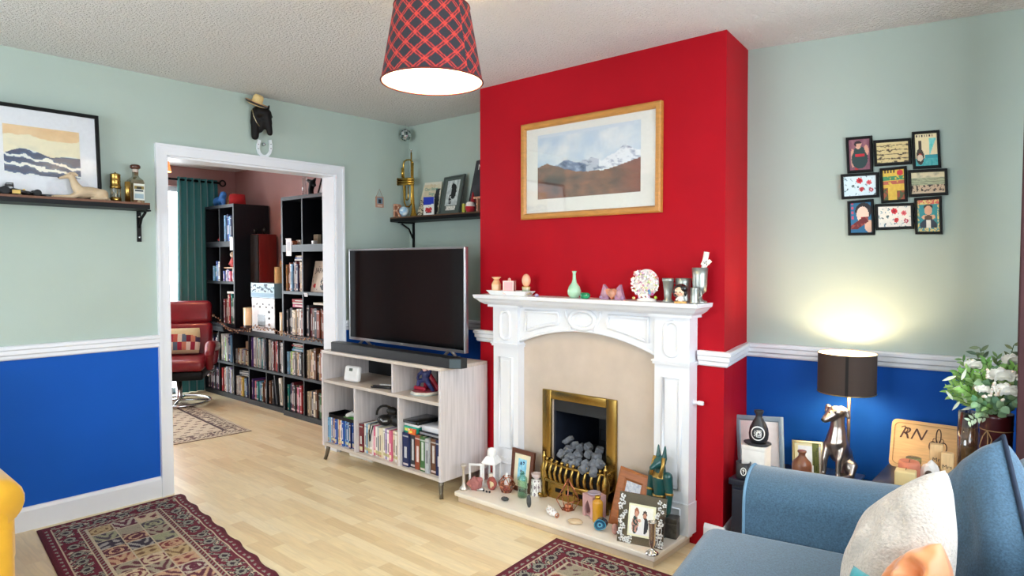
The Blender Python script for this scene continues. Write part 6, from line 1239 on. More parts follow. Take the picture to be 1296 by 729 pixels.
# candles, blocks, camera, geode
p, w_, h_ = tsr(1137, 1165, 581, -.36); r = w_/2
T_ = thing('candle', 'coral pink pillar candle on the cabinet in front of the engraved board', 'candle', p); MB().lathe([(0, 0), (r, 0), (r, h_*.9), (r*.9, h_), (r*.7, h_*.97), (0, h_*.95)], 26).build('wax', mat('coral_wax', '#d68468', .5, nz=(14, .12)), T_); MB().tube([(0, 0, h_*.95), (.002, 0, h_*.95+.012)], .0012, 6, '#231a14').build('wick', PAINT, T_)
p, w_, h_ = tsr(1132, 1161, 592.5, -.44); T_ = thing('candle', 'cream square candle in front of the coral pink candle', 'candle', p, .1); MB().rbox(-w_*.46, w_*.46, -w_*.4, w_*.4, 0, h_, .006).build('wax', mat('cream_wax', '#e8cf95', .5, nz=(10, .06)), T_); MB().tube([(0, 0, h_-.002), (.002, 0, h_+.01)], .0012, 6, '#231a14').build('wick', PAINT, T_)
p, w_, h_ = tsr(1147, 1166, 577, -.30); r = w_/2; MB().lathe([(0, 0), (r, 0), (r, h_*.8), (r*1.04, h_*.82), (r*1.04, h_*.98), (r*.9, h_), (0, h_)], 22, ['#cfc6a2', '#cfc6a2', '#8c8455', '#8c8455', '#77704a', '#77704a']).build('lidded_jar', CERAMIC, None, p, label='small jar with an olive lid behind the coral pink candle', cat='jar')
p, w_, h_ = tsr(1165, 1190.5, 580.5, -.34); r = w_/2
T_ = thing('stone_tealight', 'white crystal stone with a hollow holding a tealight beside the coral candle', 'candle holder', p); MB().blob((0, 0, h_*.45), (r, r*.85, h_*.52), 4, .22, 2.2, 3, '#e9e4de', flat=-h_*.44).build('stone', mat('white_crystal', '#e6e1dc', .4, nz=(20, .2), bump=(40, .6, .004)), T_)
mb = MB().lathe([(r*.34, 0), (r*.4, .002), (r*.3, .004), (0, .003)], 14, ['#7d6a5a', '#6d5a4d', '#4a4038'], T=TR(.0, -r*.80, h_*.62, rx=PI/2-.35)); mb.build('hollow', STONE, T_)
for px0, px1, py0, y, tx, lb, hh in ((1177, 1194, 560.5, -.26, 'Mr', 'taller wooden block lettered Mr in front of the engraved board', 0), (1191, 1207.5, 571.5, -.30, 'Mrs', 'shorter wooden block lettered Mrs to the right of the taller block', 0)):
    p, w_, h_ = tsr(px0, px1, py0, y); T_ = thing('name_block', lb, 'block', p, .12); MB().rbox(-w_/2, w_/2, -w_*.4, w_*.4, 0, h_, .003).build('block', mat('light_maple', '#dcb784', .5, nz=(8, .1), stretch=(20, 20, 3)), T_)
    MB().text(tx, w_*.5, TR(0, -w_*.402, h_*.62) @ UPRIGHT, '#4a3624', .0004).box(-w_*.3, w_*.3, -w_*.403, -w_*.4, h_*.5, h_*.515, '#5a4632').build('lettering', PAINT, T_)
p, w_, h_ = tsr(1191, 1221, 586, -.36); T_ = thing('film_camera', 'vintage silver and black camera on the cabinet beside the white crystal stone', 'camera', (p.x, p.y, ZTR), -.2); h_ = min(h_, .09)
MB().rbox(-w_*.55, w_*.55, -.018, .018, 0, h_*.7, .005).build('body', BLACK, T_); MB().rbox(-w_*.55, w_*.55, -.018, .018, h_*.7, h_*.92, .005).rbox(-w_*.2, w_*.2, -.019, .017, h_*.9, h_*1.08, .005).build('top_plate', CHROME, T_)
MB().lathe([(h_*.34, 0), (h_*.34, .012), (h_*.28, .02), (h_*.24, .02), (h_*.2, .014), (0, .012)], 22, ['#b9bbbd', '#b9bbbd', '#2a2a2c', '#2a2a2c', '#101014'], T=TR(0, -.018, h_*.38, rx=PI/2)).build('lens', GLOSS, T_); MB().lathe([(.008, 0), (.008, .006), (0, .006)], 12, T=TR(w_*.38, 0, h_*.92)).build('dial', CHROME, T_)
# --- vase, pot and flowers
p, w_, h_ = tsr(1212, 1240, 519, -.17); r = w_/2
T_ = thing('glass_vase', 'clear glass cylinder vase with a cream candle inside beside the dark red pot', 'vase', p); MB().lathe([(0, 0), (r, 0), (r, h_), (r*.95, h_), (r*.94, .008), (0, .008)], 30).build('glass', glass('smoky_glass', '#e6dcd4', .3), T_)
MB().lathe([(0, 0), (r*.6, 0), (r*.6, h_*.5), (r*.1, h_*.51), (0, h_*.5)], 20, '#dcc890').build('candle', GLOSS, None, (p.x, p.y, ZTR+.009), label='cream candle standing inside the clear glass cylinder vase', cat='candle')
p, w_, h_ = tsr(1240, 1284, 520, -.20); r = w_/2
T_ = thing('flower_arrangement', 'white roses and green leaves arranged in a dark red pot tied with twine', 'flowers', p); fo = p
MB().lathe([(0, 0), (r*.86, 0), (r*.9, .01), (r, h_*.95), (r*1.02, h_), (r*.94, h_), (r*.9, h_*.9), (0, h_*.88)], 30).build('pot', mat('dark_red_glaze', '#4a1418', .3, nz=(6, .2), coat=.3), T_)
F = lambda px, py, dy=0: oy(-.2, px, py)-fo+V((0, dy, 0)) if not dy else oy(-.2+dy, px, py)-fo
TW = mat('jute_twine', '#a5825a', .9); mb = MB().tube([(r*.98*math.cos(2*PI*j/24), r*.98*math.sin(2*PI*j/24), h_*.8) for j in range(24)], .0022, 6, closed=True)
for X, Y in (((1246, 525), (1241, 545)), ((1253, 523), (1256, 540))): pass
b0 = V((-r*.45, -r*.9, h_*.8)); mb.tube([b0, b0+V((-.012, -.012, -.02)), b0+V((-.022, -.014, -.06)), b0+V((-.012, -.014, -.10)), b0+V((.006, -.014, -.08)), b0+V((.016, -.013, -.03)), b0], .002, 6); mb.tube([b0, b0+V((.004, -.012, -.03)), b0+V((.0, -.014, -.12))], .002, 6); mb.build('twine', TW, T_)
LEAF = mat('leaf_green', None, .5, nz=(30, .2)); rr = random.Random(3)
def leaf(mb, p, d, ln, wd, col, bend=.25):
    d = d.normalized(); s = d.cross(V((.3, -1, .2))).normalized(); n = s.cross(d); pr = [(0, .15), (.25, .85), (.5, 1), (.75, .7), (1, .02)]; vs = []
    for t, w in pr: c_ = p+d*ln*t-n*(ln*bend*t*t); vs += [c_-s*wd*w*.5+n*wd*.12*w, c_, c_+s*wd*w*.5+n*wd*.12*w]
    return mb.add(vs, [(i*3+k, i*3+k+1, (i+1)*3+k+1, (i+1)*3+k) for i in range(4) for k in (0, 1)], col, sm=True)
root = V((0, 0, h_*.9)); fol = MB()
def spray(px, py, dy, kind, col, n, ln, wd):
    e_ = F(px, py, dy); L = (e_-root).length; mid = (root+e_)/2+V((0, -.01, .03)); pts = [root*((1-t)**2)+mid*(2*t*(1-t))+e_*(t*t) for t in [j/8 for j in range(9)]]; fol.tube(pts, .0014, 5, '#4d6b35')
    for j in range(n):
        t = .35+.65*j/(n-1); q = root*((1-t)**2)+mid*(2*t*(1-t))+e_*(t*t); d = ((mid-root)*(1-t)+(e_-mid)*t).normalized(); sd = d.cross(V((0, 1, 0))).normalized()*(1 if j % 2 else -1)
        dd = d*(.9 if kind == 'fern' else .45)+sd*(.8)+V((rr.uniform(-.3, .3), rr.uniform(-.7, .2), rr.uniform(-.3, .3))); c_ = mix(hx(col), hx('#e6f0a8'), .06+rr.random()*.22); leaf(fol, q, dd, ln*(1.1-.5*t if kind == 'fern' else 1), wd, (*c_, 1), .2)
for a in [(1212, 470, -.02, 'fern', '#5f9c3a', 22, .05, .010), (1204, 487, -.05, 'fern', '#79b04a', 22, .05, .010), (1218, 455, .05, 'fern', '#4f8a3a', 18, .045, .010), (1203, 500, -.03, 'fern', '#86b552', 16, .045, .008), (1226, 500, -.07, 'fern', '#69a044', 18, .045, .010),
    (1210, 476, -.08, 'leaf', '#dfe6d4', 6, .05, .012), (1206, 506, -.08, 'leaf', '#d5dfcc', 5, .045, .011), (1240, 440, .02, 'leaf', '#1f4a34', 12, .036, .014), (1236, 448, .0, 'leaf', '#24513a', 10, .036, .014), (1283, 437, .03, 'leaf', '#22412c', 11, .034, .013), (1292, 447, .0, 'leaf', '#2a4a30', 9, .034, .013),
    (1262, 452, .04, 'fern', '#3f7a34', 18, .045, .011), (1278, 460, -.02, 'fern', '#6fae42', 18, .05, .012), (1292, 470, -.04, 'fern', '#5c9a3c', 16, .05, .012), (1255, 505, -.10, 'leaf', '#4d8067', 9, .032, .028), (1268, 515, -.12, 'leaf', '#4d8067', 9, .032, .03), (1285, 505, -.12, 'leaf', '#4a7a62', 9, .034, .03), (1244, 484, -.1, 'leaf', '#56886c', 8, .034, .03), (1290, 490, -.1, 'leaf', '#437459', 8, .034, .03), (1256, 470, -.06, 'leaf', '#4d8067', 7, .034, .028),
    (1226, 533, -.12, 'leaf', '#b6c8b0', 12, .022, .010), (1236, 522, -.11, 'leaf', '#6c9a70', 10, .026, .014), (1248, 515, -.11, 'fern', '#6aa048', 14, .04, .010), (1276, 480, -.08, 'leaf', '#7a9a58', 8, .03, .02), (1230, 480, -.06, 'fern', '#5d9640', 18, .045, .010), (1270, 500, -.1, 'fern', '#5f9744', 14, .04, .011), (1208, 478, .0, 'fern', '#74b03c', 22, .05, .010), (1216, 490, -.1, 'fern', '#6fb03e', 20, .045, .010), (1222, 468, -.05, 'fern', '#62a63a', 20, .05, .011), (1200, 494, -.01, 'fern', '#7dbb46', 20, .05, .009), (1248, 456, -.02, 'fern', '#5da040', 18, .045, .011), (1240, 470, -.08, 'fern', '#74b248', 16, .04, .011), (1284, 464, -.06, 'fern', '#78ba48', 18, .05, .011), (1234, 508, -.13, 'leaf', '#5c9a70', 9, .03, .022), (1264, 466, -.05, 'leaf', '#6fae54', 9, .03, .02)]: spray(*a)
fo_ = fol.build('foliage', LEAF, T_); fo_['kind'] = 'stuff'
ROSE = mat('white_petals', '#fffdf4', .6, nz=(10, .03), sheen=.5)
for px, py, dy, R_ in ((1282, 455, -.03, .028), (1267, 474, -.09, .034), (1274, 493, -.12, .031), (1232, 461, -.02, .024), (1244, 492, -.11, .02), (1291, 478, -.08, .02)):
    mb = MB(); q = F(px, py, dy)
    mb.ball(q, (R_*.62, R_*.62, R_*.7), 14, 10)
    for ring, (n_, rad_, tilt) in enumerate(((4, .55, .25), (5, .8, .55), (6, 1.0, .95))):
        for j in range(n_):
            a = 2*PI*j/n_+ring*.5; base = q+V((math.cos(a)*R_*.35, math.sin(a)*R_*.35, -R_*.45)); d = V((math.cos(a)*math.sin(tilt), math.sin(a)*math.sin(tilt)-.25, math.cos(tilt))); leaf(mb, base, d, R_*1.25, R_*1.1, '#ffffff', -.25)
    mb.build('rose', ROSE, T_)
mb = MB()
for px, py in ((1258, 488), (1262, 492), (1256, 494), (1260, 484), (1265, 497), (1286, 474), (1250, 470), (1290, 481), (1253, 499), (1283, 470), (1251, 476), (1262, 498), (1270, 505), (1246, 503)):
    for j in range(3): mb.ball(F(px+rr.uniform(-2, 2), py+rr.uniform(-2, 2), -.13), .0055, 8, 6, ['#efe6d6', '#f2ede2', '#e9d3c2'][j])
mb.build('small_blossoms', GLOSS, T_)
# ================================================================ COLLAGE FRAME ON THE RECESS WALL
def on_rec(px, py, off=.0015):
    r = ray(px, py); P0 = rec(0, off); t = (P0-CAM).dot(RNv)/r.dot(RNv); return CAM+r*t
K = lambda X, Y: on_rec(1040+X/4.556, 150+Y/4.556)
quads = [((140,113),(292,100),(298,308),(150,318)), ((300,130),(515,115),(520,265),(308,278)), ((520,80),(678,68),(690,285),(528,293)), ((112,325),(330,312),(332,455),(118,468)), ((335,290),(490,275),(497,480),(345,490)), ((500,300),(725,290),(730,442),(505,455)), ((150,478),(300,465),(308,672),(155,675)), ((310,495),(530,488),(535,637),(315,645)), ((535,460),(692,448),(698,668),(540,668))]
def el(u, v, cx_, cy_, rx, ry): return ((u-cx_)/rx)**2+((v-cy_)/ry)**2 < 1
nzz = lambda u, v, s=1, f=6: fbm(u*f, v*f, s)
def pr1(u, v):
    if el(u, v, .45, .84, .16, .1): return (.16, .10, .12) if v > .84 or u < .36 else (.86, .66, .56)
    if el(u, v, .45, .77, .11, .09): return (.88, .68, .58)
    if abs(v-.47) < .045 and .3 < u < .72: return (.75, .12, .18)
    if el(u, v, .5, .36, .36, .3) or el(u, v, .5, .6, .24, .16): return (.13, .24, .24)
    if el(u, v, .2, .4, .09, .3) or el(u, v, .8, .62, .1, .18): return (.84, .62, .53)
    if el(u, v, .35, .1, .08, .12): return (.75, .2, .2)
    return mix((.45, .25, .33), (.62, .42, .46), .5+nzz(u, v))
def pr2(u, v): return mix((.86, .78, .56), (.30, .24, .18), 1.6*max(0, math.sin(v*34+5*nzz(u*1.5, v*3, 2, 4))-.35)) if v < .92 else (.88, .8, .6)
def pr3(u, v):
    if el(u, v, .24, .3, .16, .25) or (abs(u-.24) < .06 and .5 < v < .78): return (.88, .8, .7) if el(u, v, .24, .26, .12, .1) else (.75, .25, .2) if el(u, v, .24, .35, .06, .05) else (.25, .2, .16)
    if v < .24: return mix((.15, .6, .62), (.45, .78, .76), .5+nzz(u, v, 3, 9))
    if u > .45 and v < .35: return (.2, .62, .66)
    if .35 < v < .85 and u > .62 and u-.62 < (v-.3)*.55 and u < .62+.33: return mix((.3, .78, .76), (.7, .9, .86), .5+nzz(u, v, 5))
    return (.25, .2, .18) if v > .9 and math.sin(u*60) > .2 and .1 < u < .85 and v < .96 else (.93, .87, .70)
def flor(bg, seed):
    def f(u, v):
        for cx_, cy_, r, c1, c2 in ((.5, .74, .13, (.8, .14, .2), (.55, .06, .12)), (.78, .64, .11, (.86, .4, .42), (.75, .2, .25)), (.55, .34, .1, (.78, .2, .22), (.6, .1, .14)), (.84, .3, .1, (.72, .2, .28), (.9, .75, .75)), (.3, .5, .06, (.4, .5, .5), (.2, .25, .3))):
            d = math.hypot((u-cx_)*1.45, v-cy_)
            if d < r*.4: return c2
            if d < r*(1+.15*math.sin(8*math.atan2(v-cy_, u-cx_))): return c1
        m = nzz(u*1.5, v, seed, 8); return (.18, .2, .24) if m > .3 else (.5, .62, .66) if m > .2 else bg
    return f
def pr5(u, v):
    if el(u, v, .78, .88, .13, .09): return (.82, .2, .24)
    if v > .9 and math.sin(u*50) > .1 and u < .6: return (.3, .2, .15)
    if .66 < v < .78: return (.25, .55, .38) if nzz(u, v, 4, 6) > -.15 else (.85, .75, .3)
    if .52 < v < .64 and nzz(u, v, 9, 5) > -.2: return (.72, .36, .3)
    if v < .42 and (u < .26 or (u > .62 and v < .3)): return (.3, .34, .2) if nzz(u, v, 2, 8) > 0 else (.62, .3, .2)
    return mix((.90, .78, .32), (.82, .66, .25), .5+nzz(u, v, 8, 9))
def pr6(u, v):
    if v > .72: return mix((.86, .82, .68), (.5, .5, .42), 1.2*max(0, nzz(u, v, 1, 6)))
    if v > .42: return mix((.68, .70, .56), (.42, .44, .38), max(0, math.sin(v*60+8*nzz(u, v, 3, 4)))*.7)
    if v > .12: return (.2, .16, .16) if nzz(u*1.5, v, 5, 9) > .08 else (.8, .7, .58)
    return (.82, .74, .62)
def pr7(u, v):
    if u < .24 and v > .42 and math.sin(v*40) > -.2 and .08 < u < .2: return (.8, .3, .4)
    if .12 < v < .52 and abs((v-.1)-(u-.02)*.5) < .13 and u < .82: return (.42, .13, .14) if nzz(u, v, 2, 6) > -.1 else (.6, .25, .22)
    if el(u, v, .58, .6, .26, .26): return (.94, .82, .74) if not el(u, v, .55, .49, .06, .03) else (.75, .2, .22)
    if el(u, v, .62, .72, .36, .26): return (.13, .1, .12)
    if el(u, v, .85, .22, .2, .2): return (.88, .72, .62)
    return (.14, .42, .58)
def pr9(u, v):
    if min(u, 1-u) < .13 or v > .84 or v < .14: return (.9, .8, .5) if nzz(u, v, 3, 12) > .0 else ((.85, .4, .36) if v > .84 else (.35, .6, .6))
    if el(u, v, .5, .44, .16, .08): return (.35, .28, .22)
    if el(u, v, .36, .46, .13, .07) or el(u, v, .66, .46, .13, .07): return (.9, .7, .55)
    if el(u, v, .5, .66, .17, .14): return (.88, .68, .55)
    if el(u, v, .5, .76, .2, .09): return (.2, .15, .12)
    if el(u, v, .5, .2, .36, .2): return (.18, .22, .28) if abs(u-.5) > .1 else (.92, .9, .86)
    return (.2, .56, .58)
prs = [pr1, pr2, pr3, flor((.86, .93, .95), 3), pr5, pr6, pr7, flor((.95, .92, .87), 8), pr9]
cc = K(420, 372); T_ = thing('collage_frame', 'black nine picture collage frame hanging on the pale green recess wall', 'picture', cc)
for i, (qd, fn) in enumerate(zip(quads, prs)):
    tl, tr_, br_, bl = [K(*t) for t in qd]; tl, tr_ = (tl+tr_)/2*1+(tl-tr_)/2, tr_; c = [p+RNv*(.014+.006*(i % 2)) for p in (bl, br_, tr_, tl)]; o = (c[0]+c[1])/2
    land = qd[1][0]-qd[0][0] > 180; mb = MB(); q_ring(mb, c, .015, .075 if land else .105, .11 if land else .075, '#0c0c0e', raise_=.01); f_ = mb.build('frame', BLACK, T_, o-cc)
    mb = MB(); q_slab(mb, c, .008, '#0c0c0e', fn, 44 if land else 32, 32 if land else 46, ins=.06, off=-.004); mb.build('print', PRINT, f_)
# ================================================================ SOFA
DEN = mat('blue_denim_weave', '#3f5f77', .85, nz=(210, .38), bump=(420, .35, .002), sheen=.35, stretch=(1, 1, 1))
SO = V((3.035, -.868, 0)); SR = math.radians(10); T_ = thing('sofa', 'blue woven fabric sofa with piped edges in front of the window', 'sofa', SO, SR); SMt = Matrix.Translation(SO) @ Matrix.Rotation(SR, 4, 'Z'); SI = SMt.inverted()
MB().rbox(.0, .93, -1.9, -.02, .07, .27, .03, seg=3).build('base', DEN, T_)
for s_, y0, y1 in ((0, -.27, 0), (1, -1.92, -1.65)):
    mb = MB(); ln = 18; vs = []; prof = []
    for j in range(ln+1):
        t = PI*j/ln; prof.append((( y0+y1)/2+math.cos(t)*(y1-y0)/2*(1.0), (.515+.10*math.sin(t)**.8)))
    prof = [(y1, .08), (y1, .3)]+prof+[(y0, .3), (y0, .08)]
    xs = [(.047, .84), (.04, .94), (.055, 1.0), (.4, 1.0), (.93, 1.0)]; cy = (y0+y1)/2
    for x, k_ in xs:
        for y, z in prof: vs.append((x+(.0 if z > .3 else -.02*(.3-z)/.2), cy+(y-cy)*k_, .08+(z-.08)*(.9+.1*k_)+(.0 if x < .4 else .012*(x-.4)/.53)))
    n_ = len(prof); mb.add(vs, [tuple(range(n_))]+[(i*n_+j, (i+1)*n_+j, (i+1)*n_+(j+1) % n_, i*n_+(j+1) % n_) for i in range(len(xs)-1) for j in range(n_)]+[tuple((len(xs)-1)*n_+j for j in range(n_-1, -1, -1))], sm=True)
    a_ = mb.build('arm', DEN, T_)
    mb = MB().tube([(.045+(.0 if z > .3 else -.02*(.3-z)/.2), cy+(y-cy)*.97, .08+(z-.08)*.998) for y, z in prof], .0055, 8); mb.build('piping', mat('pale_blue_piping', '#6d92ad', .8), a_)
for y0, y1 in ((-.96, -.272), (-1.648, -.962)):
    mb = MB(); mb.rbox(-.085, .72, y0, y1, .262, .432, .055, seg=5)
    for i, v_ in enumerate(mb.v):
        if v_.z > .38: v_.z += .022*max(0, 1-((v_.x-.34)/.42)**2)*max(0, 1-((v_.y-(y0+y1)/2)/.45)**2)
    mb.build('seat_cushion', DEN, T_)
MB().rbox(.80, .98, -1.9, -.02, .08, .76, .06, seg=4).build('backrest', DEN, T_)
for x in (.03, .88):
    for y in (-.06, -1.85): MB().lathe([(.02, 0), (.028, .071), (0, .072)], 12, '#2a1c14', T=TR(x, y, 0)).build('leg', WOODP, T_)
def puffy(mb, c, th, pinch=.06, p=2.2, nu=28, nv=28, wr=.0, seed=0, col='#ffffff', rnd=.03):
    """plump cushion on the four corners c (bl, br, tr, tl)"""
    n = qn(c); o = (c[0]+c[1]+c[2]+c[3])/4
    def f(u, v, s):
        a, b = 2*u-1, 2*v-1; uu = .5+a/2*(1-pinch*(1-b*b)*.0)*(1-rnd*b*b*abs(a)**2)*(1-pinch*(1-abs(b)**2)*abs(a)**3); vv = .5+b/2*(1-rnd*a*a*abs(b)**2)*(1-pinch*(1-abs(a)**2)*abs(b)**3)
        k = max(0, (1-abs(a)**p))*max(0, (1-abs(b)**p)); q = bil(c, uu, vv)-o; w = wr*noise.noise(V((u*5, v*5, seed+s)))*k
        return q+n*(s*th*.5*(k**.45)+w)
    mb.grid(nu, nv, lambda u, v: f(u, v, 1), lambda u, v: hx(col) and col2(col), sm=True).grid(nu, nv, lambda u, v: f(1-u, v, -1), lambda u, v: col2(col), sm=True); return o
def col2(c): return tuple(int(c[i:i+2], 16)/255 for i in (1, 3, 5))
def plane_corners(px, P0, nrm):
    out = []
    for q in px: r = ray(*q); out.append(CAM+r*((P0-CAM).dot(nrm)/r.dot(nrm)))
    return out
# back cushions
nrm = V((-.80, -.56, .22)).normalized(); P0 = V((3.77, -1.2, .72))
c = plane_corners([(1194, 745), (1326, 790), (1270, 552), (1212, 604)], P0, nrm); mb = MB(); o = puffy(mb, c, .16, .02, 3.4, 32, 32, .012, 4); b_ = mb.build('back_cushion', DEN, T_, SI @ o, rot=(0, 0, -SR))
ed = [bil(c, 1, t/12)-o for t in range(13)]+[bil(c, 1-t/6, 1)-o for t in range(1, 7)]; ed = [e_*1.0 for e_ in ed]; MB().tube(ed, .006, 8).build('piping', mat('navy_piping', '#16263c', .8), b_)
c = [SMt @ V(q) for q in ((.70, -.98, .46), (.72, -1.64, .46), (.84, -1.64, .86), (.82, -1.0, .88))]; mb = MB(); o = puffy(mb, c, .18, .02, 3.4, 28, 28, .01, 7); mb.build('back_cushion', DEN, T_, SI @ o, rot=(0, 0, -SR))
# loose cushions
def lift(c, z=.47):
    for k, t in ((0, 3), (1, 2)):
        if c[k].z < z: c[k] = c[k].lerp(c[t], (z-c[k].z)/(c[t].z-c[k].z))
    return c
FLF = mat('cream_boucle', '#cbc1b6', .95, nz=(140, .15), bump=(160, .9, .006), sheen=.6)
nrm = V((-.45, -.85, .32)).normalized(); P0 = V((3.64, -1.50, .66)); c = plane_corners([(1052, 772), (1208, 790), (1204, 578), (1098, 646)], P0, nrm); c = lift(c); mb = MB(); o = puffy(mb, c, .17, .05, 2.2, 40, 40, .02, 2, rnd=.13); mb.build('fluffy_cushion', FLF, None, o, label='cream fluffy cushion leaning on the blue sofa back', cat='cushion')
nrm = V((-.3, -.85, .43)).normalized(); P0 = V((3.70, -1.64, .66)); c = plane_corners([(1098, 800), (1222, 800), (1194, 678), (1126, 712)], P0, nrm); c = lift(c); mb = MB(); o = puffy(mb, c, .13, .05, 2.2, 40, 40, .05, 9, rnd=.13); mb.build('orange_cushion', mat('apricot_satin', '#e2935c', .45, nz=(6, .08), sheen=.4), None, o, label='crumpled orange cushion in front of the cream fluffy cushion', cat='cushion')
P0 = V((3.62, -1.70, .62)); c = plane_corners([(1066, 800), (1118, 800), (1110, 733), (1080, 714)], P0, nrm); c = lift(c); mb = MB(); o = puffy(mb, c, .07, .05, 2.2, 20, 20, .01, 3); mb.build('teal_cushion', mat('teal_velvet', '#1a8a94', .6, sheen=.4), None, o, label='corner of a teal cushion at the bottom beside the cream fluffy one', cat='cushion')
# curtain at the window
CUR = mat('maroon_curtain_cloth', '#4a2a2c', .85, nz=(40, .15), stretch=(1, 1, .1)); mb = MB(); N_ = 60
def cpt(t, s): a = t*PI*2*5; x = 3.832+.03*math.sin(a)+.02*t; y = -.13-.27*t+.012*math.cos(a); return (x+s*.006, y)
pl = [cpt(i/N_, -1) for i in range(N_+1)]+[cpt(i/N_, 1) for i in range(N_, -1, -1)]; 
T_ = thing('curtain', 'dark maroon curtain gathered at the right side of the recess by the window', 'curtain', (3.89, -.33, .01)); mb = MB()
nn = len(pl); vs = [(x-3.89+(.01 if z < .5 else 0), y+.33, z) for z in (0, 1.1, 2.23) for x, y in pl]; mb.add(vs, [tuple(range(nn-1, -1, -1)), tuple(range(2*nn, 3*nn))]+[(k_*nn+i, k_*nn+(i+1) % nn, (k_+1)*nn+(i+1) % nn, (k_+1)*nn+i) for k_ in (0, 1) for i in range(nn)], sm=False); mb.build('drape', CUR, T_)
MB().tube([(.03, .32, 2.25), (.03, -.9, 2.25)], .012, 12).tube([(.03, .3, 2.25), (.455, .3, 2.25)], .008, 8).tube([(.03, -.6, 2.25), (.455, -.6, 2.25)], .008, 8).build('curtain_rail', BLACK, T_)
# ================================================================ DINING ROOM
BKC = mat('black_brown_laminate', '#101218', .4, nz=(3, .12), spec=.3)
def bookcase(name, label, x0, x1, y0, y1, boards, divs, back=True, base=0):
    """boards: list of (z0, z1) from the bottom up; divs: x positions of uprights for every row"""
    T_ = thing(name, label, 'bookcase', ((x0+x1)/2, (y0+y1)/2, base)); L_ = -T_.location; t = .022; za, zb = boards[0][0], boards[-1][1]
    for a, b in ((x0, x0+t), (x1-t, x1)): MB().box(a, b, y0, y1, za, zb).build('side_panel', BKC, T_, L_)
    for a, b in boards: MB().box(x0+t, x1-t, y0, y1, a, b).build('shelf', BKC, T_, L_)
    for (a0, a1), (b0, b1), dv in zip(boards, boards[1:], divs):
        for x in dv: MB().box(x-.008, x+.008, y0, y1-.008, a1, b0).build('divider', BKC, T_, L_)
    MB().box(x0+t, x1-t, y1-.008, y1-.001, za, zb).build('back_panel', BKC, T_, L_); return T_
DL = [-2.63, -2.32, -2.01, -1.685]; LX0, LX1, LY = -2.95, -1.362, -.27
bookcase('low_bookcase', 'long low black bookcase with two rows of cubbies along the dining room wall', LX0, LX1, LY, .118, [(0, .045), (.335, .357), (.655, .70)], [DL, DL])
TX0, TX1, TYf = -2.93, -2.31, -.25; TM = -2.615
bookcase('tower_bookcase', 'tall black bookcase standing on the left end of the low bookcase', TX0, TX1, TYf, .118, [(.7006, .735), (1.135, 1.16), (1.505, 1.56), (1.895, 1.925)], [[TM]]*3, base=.7006)
RX0, RX1, RYf = -1.335, -.66, -.30; RM = -1.0
bookcase('bookcase', 'tall black bookcase nearest the doorway with five rows of cubbies', RX0, RX1, RYf, .118, [(0, .045), (.345, .367), (.665, .72), (1.075, 1.10), (1.44, 1.50), (1.885, 1.915)], [[RM]]*5)
RB = random.Random(17)
def auto(x0, x1, hues, h0, h1, w0=.018, w1=.034, fillr=1.0):
    out = []; x = x0; i = 0; end = x0+(x1-x0)*fillr
    while x < end-w1 and i < 17:
        w_ = RB.uniform(w0, w1); out.append((w_, RB.uniform(h0, h1), hues[i % len(hues)])); x += w_+.0012; i += 1
    return out
def cub(x0, x1, yf, z, hues, h0, h1, place, d=.2, kind='book', w0=.018, w1=.034, fillr=1.0, case=False):
    return book_row(x0+.012, yf+.02, z, auto(x0+.012, x1-.012, hues, h0, h1, w0, w1, fillr), kind, place, f'{kind}s {place}', d, case=case)
lo, up = .0452, .3572; LXE = [LX0+.022, *DL, LX1-.022]; nth = ['first', 'second', 'third', 'fourth', 'fifth']; rows = lambda r, k: f"in the {nth[k]} {r} cubby of the low bookcase"
cub(LXE[0], LXE[1], LY, up, ['brown', 'tan', 'charcoal', 'cream', 'navy', 'maroon', 'white', 'charcoal', 'brown'], .2, .27, rows('upper', 0))
cub(LXE[1], LXE[2], LY, up, ['white', 'silver', 'white', 'lime', 'white', 'navy', 'blue', 'navy', 'sky', 'navy', 'white', 'blue'], .22, .28, rows('upper', 1), w0=.018, w1=.028)
cub(LXE[2], LXE[3], LY, up, ['grey', 'tan', 'brown', 'charcoal', 'cream', 'rust', 'grey', 'purple', 'silver', 'brown', 'tan', 'charcoal', 'cream', 'sky'], .135, .15, rows('upper', 2), .13, 'disc case', .015, .022, case=True)
cub(LXE[3], LXE[4], LY, up, ['purple', 'lilac', 'white', 'white', 'silver', 'cream', 'white', 'teal', 'white', 'sky', 'charcoal', 'teal', 'silver', 'blue', 'white'], .27, .285, rows('upper', 3), .3, 'record', .013, .021)
cub(LXE[4], LXE[5], LY, up, ['white', 'charcoal', 'white', 'silver', 'maroon', 'white', 'red', 'red', 'charcoal', 'brown', 'charcoal', 'silver'], .265, .285, rows('upper', 4), .3, 'record', .014, .022)
cub(LXE[0], LXE[1], LY, lo, ['charcoal', 'brown', 'navy', 'maroon'], .2, .25, rows('lower', 0))
cub(LXE[1], LXE[2], LY, lo, ['red', 'rust', 'cream', 'orange', 'silver', 'white', 'charcoal', 'lilac', 'white', 'grey', 'brown'], .21, .265, rows('lower', 1), w0=.018, w1=.028)
cub(LXE[2], LXE[3], LY, lo, ['white', 'cream', 'silver', 'tan', 'yellow', 'grey', 'charcoal', 'sky', 'navy', 'silver', 'white'], .17, .19, rows('lower', 2), w0=.018, w1=.03)
cub(LXE[3], LXE[4], LY, lo, ['purple', 'charcoal', 'pink', 'navy', 'teal', 'sky', 'blue', 'teal', 'brown', 'rust', 'charcoal', 'tan'], .17, .2, rows('lower', 3), w0=.018, w1=.028)
x = cub(LXE[4], LXE[5], LY, lo, ['brown', 'charcoal', 'tan'], .2, .23, rows('lower', 4), fillr=.3)
